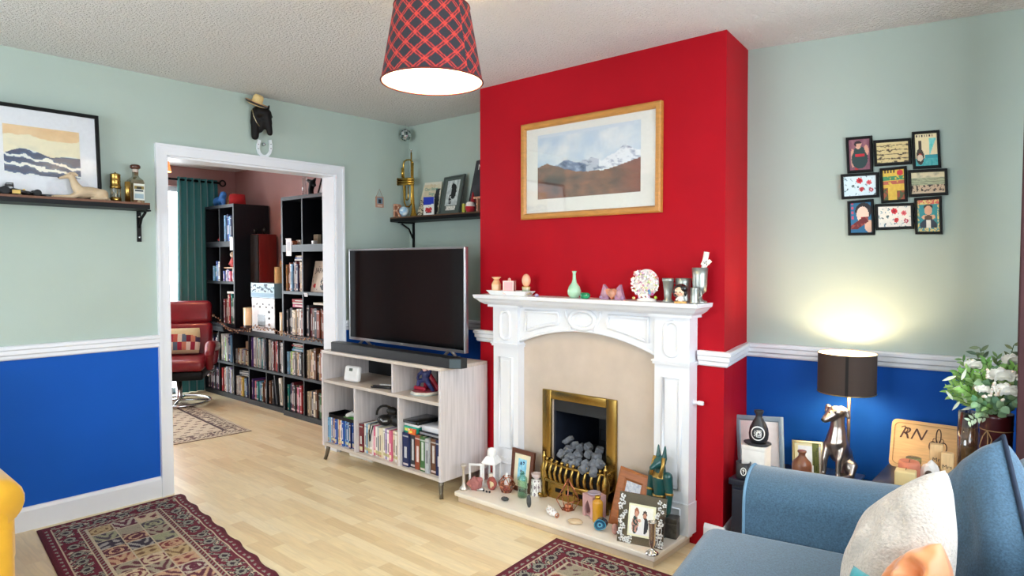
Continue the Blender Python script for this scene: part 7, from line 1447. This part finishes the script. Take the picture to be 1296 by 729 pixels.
def slab_book(x, y, z, w, d, h, hue, label, rz=0, nm='book'):
    mb = MB().box(-w/2, w/2, -d/2, d/2, 0, h*.12, HUE[hue]).box(-w/2, w/2, -d/2, d/2, h*.88, h, HUE[hue]).box(-w/2, w/2, -d/2, -d/2+.003, 0, h, HUE[hue]).box(-w/2+.003, w/2-.003, -d/2+.003, d/2-.002, h*.1, h*.9, '#e8e0cc').box(-w*.3, w*.3, -d/2-.0006, -d/2, h*.35, h*.65, '#e6e2d6')
    return mb.build(nm, SPINE, None, (x, y, z+.0004), rz=rz, label=label, cat='book')
zz = lo+.19+.002
for i, (hue, h) in enumerate((('charcoal', .022), ('silver', .018), ('charcoal', .02))): slab_book((LXE[2]+LXE[3])/2+.01*i, LY+.12, zz, .22, .16, h, hue, ['thick charcoal book lying lowest on the third lower cubby row', 'silver grey book lying between two charcoal ones in the low bookcase', 'charcoal book lying topmost on the third lower cubby row'][i], .1*i); zz += h+.0006
# leaning album and white roll in the fifth lower cubby
o = MB().box(-.012, .012, -.13, .13, 0, .27, '#17181d').box(-.008, .008, -.131, -.1295, .03, .24, '#2b2e38').build('record_album', SPINE, None, (x+.062, LY+.16, lo+.004), rot=(0, -.16, 0), label='black album leaning in the fifth lower cubby of the low bookcase', cat='record')
o = MB().rbox(-.022, .022, -.1, .1, 0, .25, .006, '#ece6d8').box(-.01, .01, -.101, -.0995, .03, .2, '#5b5750').build('photo_album', SPINE, None, (x+.14, LY+.13, lo+.006), rot=(0, -.10, 0), label='cream album leaning beside the black album in the low bookcase', cat='book')
# crate and small ornament above the discs
T_ = thing('wooden_crate', 'small brown crate with a white shell on the discs in the third upper cubby', 'crate', ((LXE[2]+LXE[3])/2+.07, LY+.09, up+.152)); MB().box(-.05, .05, -.05, .05, 0, .008).box(-.05, .05, -.05, -.042, .008, .075).box(-.05, .05, .042, .05, .008, .075).box(-.05, -.042, -.042, .042, .008, .075).box(.042, .05, -.042, .042, .008, .075).build('crate', mat('brown_crate_wood', '#8a6a4c', .6), T_); MB().blob((0, -.0, .085), (.04, .03, .022), 3, .2, 2, 2, '#e6dccd', sm=True).build('shell', CERAMIC, T_)
# --- right bookcase
rp = lambda r, s_: f"in the doorway bookcase's {r} {s_} cubby"
zr = [.0452, .3672, .7202, 1.1002, 1.5002]; A0, A1, B0, B1 = RX0+.022, RM-.008, RM+.008, RX1-.022
cub(A0, A1, RYf, zr[0], ['teal', 'charcoal', 'navy', 'maroon', 'charcoal', 'brown', 'pink', 'charcoal', 'red', 'rust', 'tan', 'charcoal'], .19, .255, rp('bottom', 'left'), w0=.02, w1=.03)
cub(B0, B1, RYf, zr[0], ['cream', 'ivory', 'charcoal', 'cream', 'brown', 'charcoal', 'green', 'red', 'maroon'], .2, .235, rp('bottom', 'right'), w0=.024, w1=.036)
x = cub(A0, A1, RYf, zr[1], ['sky', 'white', 'lime', 'cream', 'grey', 'white', 'tan', 'silver', 'charcoal', 'cream', 'white', 'sky'], .19, .205, rp('second', 'left'), w0=.018, w1=.03)
zz = zr[1]+.207
for i, (hue, h) in enumerate((('sky', .02), ('teal', .018), ('red', .014), ('white', .012))): slab_book((A0+A1)/2+.02*(i % 2), RYf+.13, zz, .2, .17, h, hue, f"{hue} book lying {['lowest', 'second lowest', 'third', 'topmost'][i]} of the stack above the second row of books"); zz += h+.0006
cub(B0, B1, RYf, zr[1], ['cream', 'ivory', 'tan', 'cream', 'brown', 'charcoal', 'tan', 'rust', 'cream', 'brown'], .2, .265, rp('second', 'right'), w0=.022, w1=.034)
cub(A0, A1, RYf, zr[2], ['charcoal', 'black', 'charcoal', 'ivory', 'cream', 'white', 'tan', 'white', 'rust', 'charcoal', 'brown'], .2, .235, rp('middle', 'left'), w0=.022, w1=.034)
zz = zr[2]+.237
for i, (hue, h) in enumerate((('pink', .03), ('white', .014), ('red', .03))): slab_book((A0+A1)/2+.03, RYf+.12, zz, .2, .16, h, hue, f"{hue} book lying {['lowest', 'between two red ones', 'topmost'][i]} above the middle row of the tall bookcase", .05*i); zz += h+.0006
cub(B0, B1, RYf, zr[2], ['charcoal', 'maroon', 'brown', 'charcoal', 'rust', 'brown', 'rust', 'brown', 'red', 'cream'], .22, .27, rp('middle', 'right'), w0=.024, w1=.04)
slab_book(RM+.2, RYf+.1, zr[2]+.273, .16, .15, .022, 'cream', 'cream book lying on the brown books in the middle row')
cub(A0, A1, RYf, zr[3], ['tan', 'brown', 'rust', 'white', 'sky', 'navy', 'white', 'maroon', 'navy', 'maroon', 'cream', 'tan', 'silver', 'teal'], .225, .26, rp('fourth', 'left'), w0=.017, w1=.026)
zz = zr[3]+.262
for i, (hue, h) in enumerate((('white', .015), ('blue', .015), ('tan', .014))): slab_book((A0+A1)/2+.06, RYf+.12, zz, .18, .16, h, hue, f"{hue} book lying flat {['lowest', 'in the middle', 'on top'][i]} above the fourth row of the tall bookcase", -.1*i); zz += h+.0006
c = [V((B0+.03, RYf+.05, zr[3]+.0006)), V((B0+.27, RYf+.05, zr[3]+.0006)), V((B0+.27, RYf+.1, zr[3]+.26)), V((B0+.03, RYf+.1, zr[3]+.26))]
def japan(u, v): return (.18, .2, .22) if el(u, v, .75, .28, .22, .22) and fbm(u*7, v*7, 3) > -.1 else (.78, .2, .22) if el(u, v, .2, .2, .08, .07) else (.62, .52, .48) if fbm(u*8, v*8, 5) > .3 else (.88, .84, .78)
mb = MB(); o = q_slab(mb, c, .022, '#d9cfc0', japan, 26, 30); qtext(mb, c, 'JAPAN', .5, .62, .062, '#3a3430'); mb.build('travel_book', PRINT, None, o, label='book lettered JAPAN facing out in the fourth row of the tall bookcase', cat='book')
for i, (x, w_, h_, c_, n_) in enumerate(((A0+.09, .06, .035, '#b5603a', 'little orange trinket box in the top left cubby of the tall bookcase'), (A0+.1, .075, .045, '#e0d8cc', 'small white trinket box behind the orange one in the top cubby'), (A0+.2, .06, .05, '#9a958c', 'small grey ornament box in the top cubby near the divider'), (B0+.05, .06, .085, '#c9bda2', 'small cream box in the top right cubby of the tall bookcase'), (B0+.1, .03, .03, '#efefec', 'tiny white cube in front of the cream box in the top right cubby'))):
    MB().rbox(-w_/2, w_/2, -.02, .02, 0, h_, .003, c_).box(-w_*.4, w_*.4, -.0206, -.0195, h_*.25, h_*.6, mix(hx(c_), (.2, .1, .05), .5)+(1,)).build('trinket_box', GLOSS, None, (x, RYf+(.05 if i in (0, 4) else .11), zr[4]+.0006), label=n_, cat='box')
def note(x, y, z, w, h, label): o = MB().box(-w/2, w/2, -.0012, 0, -h, 0, '#e9ebee').box(-w*.3, w*.3, -.0016, -.0011, -h*.7, -h*.2, '#c9ced6').box(-w/2, w/2, -.006, -.0006, -.006, .002, '#d5d9dd').build('paper_note', PRINT, None, (x, y, z), label=label, cat='note')
p = oy(RYf-.003, 365, 302); note(p.x, RYf-.0005, p.z, .085, .15, 'white paper note hanging on the front edge of the tall bookcase')
p = oy(TYf-.003, 292.5, 300); note(p.x, TYf-.0005, p.z, .06, .13, 'white paper note hanging on the front edge of the tower bookcase')
p = oy(RYf-.003, 387, 371); note(p.x, RYf-.0005, p.z, .05, .03, 'small white paper tag on the shelf edge below the upright books')
# --- tower contents
tp = lambda r, s_: f"in the {r} {s_} cubby of the tower bookcase"
cub(TM+.05, TX1-.022, TYf, 1.5606, ['sky', 'navy', 'blue', 'sky', 'navy', 'white', 'blue', 'charcoal', 'navy'], .24, .30, tp('top', 'right'), w0=.02, w1=.034)
cub(TM+.008, TX1-.022, TYf, .7356, ['maroon', 'brown', 'maroon', 'cream', 'red', 'teal', 'charcoal', 'green', 'grey', 'teal'], .24, .3, tp('bottom', 'right'), w0=.02, w1=.032)
slab_book(TM+.17, TYf+.1, .7356+.302, .15, .14, .02, 'white', 'white book lying on the maroon books in the tower bookcase', .2)
cub(TX0+.1, TM-.008, TYf, 1.1606, ['sky', 'teal', 'blue', 'sky', 'white', 'silver'], .15, .21, tp('middle', 'left'), w0=.025, w1=.04)
cub(TM+.008, TX1-.03, TYf, 1.1606, ['blue', 'white', 'lilac', 'navy', 'pink', 'red', 'white'], .1, .125, tp('middle', 'right'), .1, 'small book', .02, .034)
slab_book(TM+.15, TYf+.08, 1.1606+.128, .2, .1, .012, 'tan', 'thin tan book lying on the small books in the tower bookcase', .15)
T_ = thing('toy_robot', 'red and white toy standing on the small books in the tower bookcase', 'toy', (TM+.12, TYf+.08, 1.1606+.1412)); organic('body', [('e', (0, 0, .05), (.04, .03, .05)), ((-.04, 0, .06), .014, (-.055, -.01, .03), .012), ((.04, 0, .06), .014, (.055, -.01, .09), .012), ((-.02, 0, .03), .018, (-.022, -.005, .014), .017), ((.02, 0, .03), .018, (.022, -.005, .014), .017)], mat('toy_red', '#b5322c', .4), T_, .004, 2); MB().ball((0, 0, .125), (.034, .03, .034), 14, 10, '#d8c3a8').ball((-.012, -.028, .13), .005, 8, 6, '#1c1814').ball((.012, -.028, .13), .005, 8, 6, '#1c1814').build('head', GLOSS, T_)
MB().ball((0, 0, .03), (.035, .03, .03), 14, 10, '#c9522c').ball((0, 0, .06), (.02, .02, .018), 12, 8, '#3a2a20').build('round_toy', GLOSS, None, (TX0+.24, TYf+.09, 1.1606+.212), label='small orange round toy on the blue books in the tower bookcase', cat='toy')
T_ = thing('toy_car', 'small red toy car in the dark top left cubby of the tower bookcase', 'toy car', (TM-.09, TYf+.06, 1.5606)); MB().rbox(-.05, .05, -.022, .022, .01, .03, .008, '#c02424').rbox(-.025, .03, -.018, .018, .028, .046, .007, '#7f1a1a').build('body', GLOSS, T_)
for sx in (-.03, .03):
    for sy in (-.02, .02): MB().lathe([(0, -.004), (.011, -.004), (.011, .004), (0, .004)], 12, '#141414', T=TR(sx, sy, .011, rx=PI/2)).build('wheel', GLOSS, T_)
# --- on top of the tower
zt = 1.9256; P_ = lambda px, py, y=-.12: oy(y, px, py); b_ = P_(262, 260); k = m2(b_, 1); p0 = P_(275, 260); T_ = thing('balloon_dog', 'bright blue dog figure crouching on top of the tower bookcase', 'figure', (p0.x+.02, -.12, zt)); D = lambda px, py: V((( px-275)*k*1.06, 0, max((261-py)*k, .016)))
organic('body', [(D(284, 252), 5*k, D(272, 253), 4.5*k), (D(272, 253), 4.5*k, D(266, 258), 2.8*k), (D(266, 258), 2.8*k, D(257, 261), 2*k), (D(270, 253), 2.2*k, D(262, 252), 1.6*k), (D(262, 252), 1.6*k, D(259, 246), 1.3*k), (D(284, 252), 4.5*k, D(288, 246), 4*k), (D(283, 254), 3*k, D(280, 261), 2*k), (D(288, 254), 3*k, D(289, 261), 2*k)], mat('bright_blue_vinyl', '#3f86d8', .35), T_, .006, 3)
p0 = P_(300.5, 257, -.05); r = m2(p0, 10.5); h_ = m2(p0, 15)
T_ = thing('fez_hat', 'red fez hat with a gold tassel on top of the tower bookcase', 'hat', (p0.x, -.05, zt)); MB().lathe([(0, 0), (r, 0), (r*.86, h_), (0, h_*1.01)], 26).build('hat', mat('red_felt', '#b01c22', .85), T_); MB().tube([(0, 0, h_*1.01), (-r*.5, -r*.3, h_*1.06), (-r*.9, -r*.55, h_*.9), (-r*1.05, -r*.6, h_*.4)], .005, 6, '#c99a4a').tube([(-r*1.05, -r*.6, h_*.45), (-r*1.06, -r*.6, .004)], [.006, .016], 10, '#c99a4a').build('tassel', FABRIC, T_)
# --- speakers and hi-fi on the low bookcase
zl = .7006; CHER = mat('cherry_wood', '#7a1f1a', .3, nz=(6, .15), stretch=(8, 8, 1)); a = oy(-.09, 313, 295); b = oy(-.09, 326, 295); sx0, sx1, sh = max(a.x, TX1+.006), b.x, oy(-.09, 326, 296).z-zl
T_ = thing('loudspeaker', 'tall cherry wood loudspeaker with a black front beside the tower bookcase', 'speaker', ((sx0+sx1)/2, .01, zl)); w_ = (sx1-sx0)/2; MB().rbox(-w_, w_, -.085, .10, 0, sh, .004).build('cabinet', CHER, T_)
MB().rbox(-w_*.97, w_*.97, -.1, -.086, sh*.32, sh*.995, .012, seg=4).build('grille', mat('black_speaker_cloth', '#0b0b10', .8), T_); MB().lathe([(w_*.55, 0), (w_*.4, .006), (0, .004)], 20, T=TR(0, -.086, sh*.16, rx=PI/2)).build('bass_port', BLACK, T_)
for i, px in enumerate((323.5, 331)):
    q = oy(-.02, px, 295); T2 = thing('round_gadget', ['small black gadget with a silver ring standing on the cherry loudspeaker', 'small plain black gadget beside the silver ringed one on the loudspeaker'][i], 'gadget', (q.x, -.02+.03*i, zl+sh+.0006)); MB().ball((0, 0, .032), (.028, .022, .032), 16, 12).build('shell', BLACK, T2)
    if not i: MB().tube([(.016*math.cos(t), -.021, .034+.018*math.sin(t)) for t in [2*PI*j/20 for j in range(20)]], .003, 6, closed=True).ball((0, -.02, .034), .006, 8, 6).build('ring', CHROME, T2)
hy = LY-.005; hx0, hx1 = oy(hy, 319, 390).x, oy(hy, 347.5, 390).x; hz1 = oy(hy, 333, 377).z
T_ = thing('stereo_unit', 'white fronted stereo unit with a dark tape window on the low bookcase', 'stereo', ((hx0+hx1)/2, hy+.09, zl)); w_, h_ = (hx1-hx0)/2, hz1-zl
MB().box(-w_, w_, -.085, .088, .0, h_).build('case', BLACK, T_); mb = MB().rbox(-w_, w_, -.092, -.084, .004, h_-.004, .003, '#dfe3e6'); mb.box(-w_*.45, w_*.2, -.0935, -.091, h_*.18, h_*.52, '#17191c').box(-w_*.42, w_*.17, -.0945, -.093, h_*.22, h_*.3, '#3a3f44'); mb.build('front', GLOSS, T_); mb = MB()
for k in range(7): mb.lathe([(.010, 0), (.009, .007), (0, .007)], 10, '#aeb4b8', T=TR(-w_*.8+k*w_*.27, -.092, h_*.82 if k % 2 else h_*.74, rx=PI/2))
for k in range(3): mb.lathe([(.013, 0), (.011, .008), (0, .008)], 12, '#8f969b', T=TR(w_*.55, -.092, h_*(.25+.18*k), rx=PI/2))
mb.build('controls', GLOSS, T_)
hz2 = oy(hy, 331, 358.5).z; x0 = oy(hy, 316.5, 366).x
T_ = thing('picture_tin', 'blue and white picture fronted box on top of the white stereo unit', 'box', ((hx0+hx1)/2-.005, hy+.09, zl+h_+.0006)); h2 = hz2-hz1; MB().box(-w_*1.05, w_*1.02, -.09, .085, 0, h2, '#8aa9b8').build('case', GLOSS, T_)
pic_plane(MB(), w_*2.04, h2*.92, -w_*1.03, h2*.04, -.0905, 36, 16, lambda u, v: (.16, .32, .42) if v > .35 and fbm(u*7, v*5, 2) > .06 else mix((.62, .78, .86), (.86, .92, .95), .5+fbm(u*5, v*5, 4)) if v > .3 else (.55, .70, .80)).build('picture', PRINT, T_)
def candle(px0, px1, py0, y, col, label, z=zl, plate=None):
    a, b = oy(y, px0, py0), oy(y, px1, py0); r = (b.x-a.x)/2; T_ = thing('candle', label, 'candle', ((a.x+b.x)/2, y, z+.0006)); h = a.z-z; MB().lathe([(0, 0), (r*1.02, 0), (r*1.02, h*.25), (r, h*.26), (r, h), (r*.85, h*.99), (0, h*.97)], 20, [plate or col, plate or col, col, col, col, col]).build('wax', GLOSS, T_); MB().tube([(0, 0, h*.97), (.001, 0, h*.97+.01)], .0015, 6, '#221a14').build('wick', PAINT, T_)
candle(312.5, 320.5, 389, -.25, '#e3c9a0', 'cream candle in a dark dish on the low bookcase left of the stereo', plate='#3a2a28')
MB().box(-.09, .09, -.03, .05, 0, .012, '#7a3a2c').box(-.085, .085, -.0306, -.029, .003, .009, '#9a5a44').build('wooden_coaster', WOODP, None, (oy(-.2, 309, 405).x, -.17, zl+.0006), label='flat red brown wooden board under the stereo corner on the low bookcase', cat='board')
candle(356.5, 362, 395, -.27, '#d9c09a', 'cream candle standing between the stereo and the tall bookcase')
candle(349.5, 354, 338, -.06, '#d8b47a', 'tall tan candle behind the stereo unit'); candle(356, 358.5, 330, -.03, '#c79a5c', 'slim amber candle behind the tall tan candle')
q0, q1 = oy(.03, 356.5, 340).x, RX0-.008; zt2 = oy(.03, 360, 296).z; 
T_ = thing('loudspeaker', 'dark loudspeaker with painted purple light half hidden behind the tall bookcase', 'speaker', ((q0+q1)/2, .06, zl)); w_ = max(.03, (q1-q0)/2); MB().rbox(-w_, w_, -.04, .05, 0, zt2-zl, .004).build('cabinet', mat('purple_lit_wood', '#2c1d33', .35), T_); MB().rbox(-w_*.9, w_*.9, -.052, -.041, (zt2-zl)*.3, (zt2-zl)*.98, .006).build('grille', mat('black_speaker_cloth', '#0b0b10'), T_)  # purple light on the dark speaker is put into the cabinet colour
a, b = oy(.125, 356.5, 294), oy(.125, 368, 262); T_ = thing('wall_picture', 'black wall plaque with a pale emblem beside the tall bookcase', 'picture', ((a.x+b.x)/2, .139, a.z)); w_, h_ = (b.x-a.x)/2, b.z-a.z
MB().rbox(-w_, w_, -.014, 0, 0, h_, .004).build('panel', BLACK, T_); mb = MB()
for k in range(6): t = 2*PI*k/6; mb.ball((-w_*.35+.022*math.cos(t), -.015, h_*.35+.03*math.sin(t)), (.009, .003, .012), 8, 6, '#9a9ca2')
mb.ball((-w_*.35, -.015, h_*.35), (.011, .003, .014), 8, 6, '#b5b7bc'); mb.build('emblem', PAINT, T_)
# --- on top of the right bookcase
zt = 1.9156; p0 = oy(-.16, 385.5, 249); r = m2(p0, 3); h_ = m2(p0, 28)
MB().lathe([(0, 0), (r, 0), (r, h_), (r*.9, h_), (r*.88, .006), (0, .006)], 20).build('glass_cylinder', GLASS, None, (p0.x, -.16, zt), label='slim clear glass cylinder on top of the tall bookcase', cat='vase')
p0 = oy(-.16, 394, 249); k = m2(p0, 1); T_ = thing('bird_ornament', 'black spiky bird like ornament on top of the tall bookcase', 'ornament', (p0.x, -.16, zt)); D = lambda px, py, dy=0: V(((px-394)*k, dy, max((249-py)*k, .01)))
organic('body', [(D(394, 246), 3.6*k, D(393, 240), 3.4*k), (D(393, 240), 3.4*k, D(397, 232), 4.2*k), (D(397, 232), 4*k, D(388, 228), 2.2*k), (D(388, 228), 2.2*k, D(385, 227.5), 1*k), (D(398, 231), 3.2*k, D(404, 227), 1.2*k), (D(396, 233), 3.4*k, D(402, 235), 2*k), (D(391, 246), 2.6*k, D(388, 247), 2*k)], BLACK, T_, .005, 2)
c = lean3([(401, 249), (418, 248), (418, 215), (409, 216)], zt+.0006, -.17, -.13); c = [c[0], V((c[0].x+.16, c[0].y, c[0].z)), V((c[3].x+.16, c[3].y, c[3].z)), c[3]]
T_ = thing('framed_photo', 'black frame with a white mount leaning on top of the tall bookcase', 'picture', (c[0]+c[1])/2); mb = MB(); q_ring(mb, c, .014, .09, .07, '#0c0c0e'); mb.build('frame', BLACK, T_); mb = MB(); q_slab(mb, c, .01, '#dddddd', lambda u, v: (.35, .36, .38) if el(u, v, .5, .5, .2, .25) else (.88, .88, .88), 14, 18, ins=.05, off=-.004); mb.build('print', PRINT, T_)
# --- garland of little lights along the top of the low bookcase
gp = [oy(LY-.03, *q) for q in ((257, 400), (263, 400), (270, 399), (277, 404), (284, 412), (291, 416), (299, 418), (307, 419), (315, 417.5), (322, 412.5), (330, 415), (338, 415), (346, 417), (354, 420))]+[oy(RYf-.03, *q) for q in ((361, 421.5), (370, 425), (380, 427), (390, 428.5), (400, 430), (411, 432))]
o = gp[0].copy(); T_ = thing('garland', 'copper beaded garland draped along the shelf edge of the dining room bookcases', 'garland', o); MB().tube([p-o for p in gp], .004, 6).build('wire', mat('copper_garland_wire', '#6a4632', .4, .5), T_)
mb = MB()
for i in range(110):
    t = i/110*(len(gp)-1); j = int(t); p = gp[j].lerp(gp[min(j+1, len(gp)-1)], t-j)-o; mb.ball(p+V((RB.uniform(-.008, .008), RB.uniform(-.012, .004), RB.uniform(-.022, .012))), .0065, 6, 5, ['#8a5a40', '#b98a66', '#6a4030', '#d9b48a'][i % 4])
b_ = mb.build('beads', GLOSS, T_); b_['kind'] = 'stuff'
# --- curtain, rail, window side
y0, y1 = ox(-2.99, 224, 300).y, min(ox(-2.99, 275, 230).y, -.02); mb = MB(); N_ = 48; zt = ox(-2.99, 240, 226).z
def dpt(t, s, fl): a = t*PI*2*6; return (-2.985+.022*math.sin(a)+s*.004, (y0+y1)/2+(y1-y0)/2*(2*t-1)*fl+.004*math.cos(a))
rows_ = []
for z, fl in ((0, 1.12), (.5, 1.1), (1.2, 1.03), (zt, .97)): rows_.append([(*dpt(i/N_, -1, fl), z) for i in range(N_+1)]+[(*dpt(i/N_, 1, fl), z) for i in range(N_, -1, -1)])
nn = len(rows_[0]); vs = [(x+2.985, y-(y0+y1)/2, z) for r_ in rows_ for x, y, z in r_]; mb.add(vs, [tuple(range(nn-1, -1, -1)), tuple(range(3*nn, 4*nn))]+[(k*nn+i, k*nn+(i+1) % nn, (k+1)*nn+(i+1) % nn, (k+1)*nn+i) for k in range(3) for i in range(nn)])
T_ = thing('curtain', 'long teal velvet curtain beside the bright dining room window', 'curtain', (-2.985, (y0+y1)/2, .008)); mb.build('drape', mat('teal_velvet_curtain', '#14696c', .7, nz=(30, .12), stretch=(1, 1, .1), sheen=.6), T_)
T2 = thing('curtain_pole', 'black curtain pole with a ring end above the teal velvet curtain', 'curtain pole', (-2.985, (y0+y1)/2, zt-.02)); ln = -.6-y0; MB().tube([(.0, -1.6, 0), (0, (y1-y0)/2+.02, 0)], .011, 10).tube([(0, -.1, 0), (-.064, -.1, 0)], .007, 8).build('pole', BLACK, T2); MB().tube([(0, (y1-y0)/2+.055+.03*math.cos(t), .03*math.sin(t)) for t in [2*PI*j/20 for j in range(20)]], .008, 8, closed=True).build('finial', BLACK, T2)
# --- dining pendant
p = ox(-2.0, 204, 207); k = m2(p, 1); T_ = thing('pendant_lampshade', 'small orange lampshade hanging in the dining room by the doorway edge', 'lampshade', (p.x, p.y, p.z-10*k)); MB().lathe([(11.5*k, 0), (7.5*k, 21*k)], 32, cap=(False, False)).lathe([(11.2*k, .001), (7.3*k, 21*k)], 32, cap=(False, False)).build('shade', mat('orange_shade_cloth', '#d8875a', .8, emit=('#ff9a50', .25)), T_); MB().tube([(0, 0, 18*k), (0, 0, 2.335-(p.z-10*k)-.002)], .003, 6).tube([(-7.4*k, 0, 20*k), (7.4*k, 0, 20*k)], .002, 6).build('cord', BLACK, T_)
DBULB = (p.x, p.y, p.z-2*k)
# --- red recliner
ch = V((-2.50, -.72, .0075)); T_ = thing('recliner_chair', 'dark red leather swivel recliner on a chrome ring base by the teal curtain', 'chair', ch, math.radians(58)); LEA = mat('dark_red_leather', '#7c1220', .35, nz=(9, .15), bump=(60, .12, .003), coat=.15)
MB().tube([(.27*math.cos(t), .27*math.sin(t)+.02, .014) for t in [2*PI*j/40 for j in range(40)]], .013, 8, closed=True).tube([(-.27, .02, .014), (0, .02, .03), (.27, .02, .014)], .012, 8).tube([(0, -.25, .014), (0, .02, .03), (0, .29, .014)], .012, 8).lathe([(.03, .02), (.026, .05), (.026, .26), (0, .26)], 16, T=TR(0, .02, 0)).build('swivel_base', CHROME, T_)
MB().rbox(-.25, .25, -.26, .24, .25, .34, .02).build('seat_frame', BLACK, T_); MB().tube([(-.30, -.28, .30), (-.3, .2, .27), (.3, .2, .27), (.3, -.28, .30)], .012, 8).build('side_rail', CHROME, T_)
MB().rbox(-.27, .27, -.32, .24, .34, .45, .05, seg=5).build('seat', LEA, T_); BT = TR(0, .20, .40, rx=-.22)
mb = MB(); mb.rbox(-.27, .27, -.06, .07, 0, .36, .05, T=BT, seg=4).rbox(-.26, .26, -.075, .07, .34, .57, .05, T=BT, seg=4); mb.build('backrest', LEA, T_)
for s_ in (-1, 1): organic('arm', [((s_*.31, .16, .52), .05, (s_*.31, -.2, .56), .052), ((s_*.31, -.2, .56), .05, (s_*.31, -.27, .5), .045), ((s_*.31, -.27, .5), .04, (s_*.30, -.18, .36), .035), ((s_*.31, .16, .52), .045, (s_*.30, .1, .38), .035)], LEA, T_, .012, 4)
def bookprint(u, v):
    if v > .72-.25*(abs(u-.5)*1.6)**3 or v < .12: return (.80, .74, .58)
    i = int(u*11); r = random.Random(i*5+(v > .42)*3); return [(.5,.12,.18), (.72,.34,.28), (.85,.8,.72), (.25,.2,.32), (.62,.15,.25), (.78,.5,.4), (.35,.42,.5), (.9,.86,.8)][r.randrange(8)] if .08 < (u*11) % 1 < .95 else (.15, .1, .1)
CT = TR(-.03, .06, .455, rx=-.3); mb = MB()
def cp(u, v, s_): a, b = 2*u-1, 2*v-1; k = max(0, 1-abs(a)**2.4)*max(0, 1-abs(b)**2.4); return CT @ V((a*.21*(1-.05*b*b), -s_*.06*k**.5, .01+(b+1)*.125))
mb.grid(44, 26, lambda u, v: cp(u, v, 1), bookprint, sm=True).grid(20, 12, lambda u, v: cp(1-u, v, -1), lambda u, v: (.8, .74, .58), sm=True)
CM = Matrix.Translation(ch) @ Matrix.Rotation(math.radians(58), 4, 'Z'); mb.build('printed_cushion', FABRIC, None, ch, rz=math.radians(58), label='cream cushion printed with rows of books on the red recliner', cat='cushion')
# --- dining rug
def dining(u, v):
    W, L = 1.25, 1.9; x, y = u*W, v*L; d = min(x, W-x, y, L-y); cr, br, dk = (.78, .72, .62), (.42, .33, .30), (.28, .2, .2)
    if d < .02: return cr
    if d < .045: return br if math.sin((x+y)*180) > -.3 else cr
    if d < .15:
        m = motif(x*1.3, y*1.3, 4)+.5*math.cos(((x if min(y, L-y) < min(x, W-x) else y)/.07)*2*PI); return br if m > .2 else dk if m < -.8 else cr
    if d < .165: return dk
    if d < .18: return cr
    q = ((x-W/2)/.24)**2+((y-L/2)/.36)**2
    if q < 1: return dk if (.8 < q or motif(x*1.4, y*1.4, 6) > .4) else br if q < .5 else cr
    i, j = x/.1, y/.085; lx, ly = (i+.5*(int(j) % 2)) % 1-.5, j % 1-.5; return br if (lx*1.1)**2+(ly*1.6)**2 < .07 else dk if (lx*1.1)**2+(ly*1.6)**2 < .1 and motif(x*2, y*2, 1) > 0 else cr
a = oz(0, 318.5, 545.5); tl = oz(0, 226, 505); bl = oz(0, 222, 564.5); e1 = (tl-a).normalized(); e2 = (bl-a).normalized(); e2 = (e2-e1*e2.dot(e1)).normalized()
rug('dining_rug', (a+e2*1.25, a, a+e1*1.75, a+e1*1.75+e2*1.25), 110, 160, lambda u, v: dining(1-u, v), 'cream and brown patterned rug on the dining room floor')
SKY = 3.0; EXPO = 1.88
# ================================================================ LIGHT
w = bpy.data.worlds.new('daylight'); bpy.context.scene.world = w; w.use_nodes = True; nt = w.node_tree
bg = nt.nodes['Background']; bg.inputs[0].default_value = (.86, .94, 1, 1); bg.inputs[1].default_value = SKY
def portal(loc, rot, sx, sy):
    l = bpy.data.lights.new('window_daylight', 'AREA'); l.shape = 'RECTANGLE'; l.size = sx; l.size_y = sy; l.cycles.is_portal = True
    o = bpy.data.objects.new('window_daylight', l); COLL.objects.link(o); o.location = loc; o.rotation_euler = rot
portal((XW+.19, (WY0+WY1)/2, (WZ0+WZ1)/2), (0, PI/2, 0), WZ1-WZ0, WY1-WY0)
portal(((FW0+FW1)/2, YF-.14, (FZ0+FZ1)/2), (PI/2, 0, 0), FW1-FW0, FZ1-FZ0)
portal((DX-.14, (DW0+DW1)/2, 1.03), (0, -PI/2, 0), 2.06, DW1-DW0)
def lamp(name, loc, watts, col, r=.03):
    l = bpy.data.lights.new(name, 'POINT'); l.energy = watts; l.color = hx(col); l.shadow_soft_size = r
    o = bpy.data.objects.new(name, l); COLL.objects.link(o); o.location = loc
lamp('pendant_bulb_light', PENDANT_BULB, 5, '#ffe2ae'); lamp('table_lamp_bulb_light', TABLE_BULB, 2.0, '#ffe0b4'); lamp('dining_bulb_light', DBULB, 6, '#ffcf9a')
cam = bpy.data.cameras.new('camera'); co = bpy.data.objects.new('camera', cam); COLL.objects.link(co)
cam.sensor_fit = 'HORIZONTAL'; cam.sensor_width = 36; cam.lens = FPX*36/1296; cam.clip_start = .01; cam.clip_end = 60
co.matrix_world = Matrix(((RGT.x, UPV.x, -FWD.x, CAM.x), (RGT.y, UPV.y, -FWD.y, CAM.y), (RGT.z, UPV.z, -FWD.z, CAM.z), (0, 0, 0, 1)))
sc = bpy.context.scene; sc.camera = co
sc.view_settings.view_transform = 'Standard'; sc.view_settings.look = 'None'; sc.view_settings.gamma = 1; sc.view_settings.exposure = EXPO; sc.view_settings.use_curve_mapping = False
sc.cycles.use_denoising = True; sc.cycles.max_bounces = 10; sc.cycles.diffuse_bounces = 6; sc.cycles.transparent_max_bounces = 16; sc.cycles.sample_clamp_indirect = 8
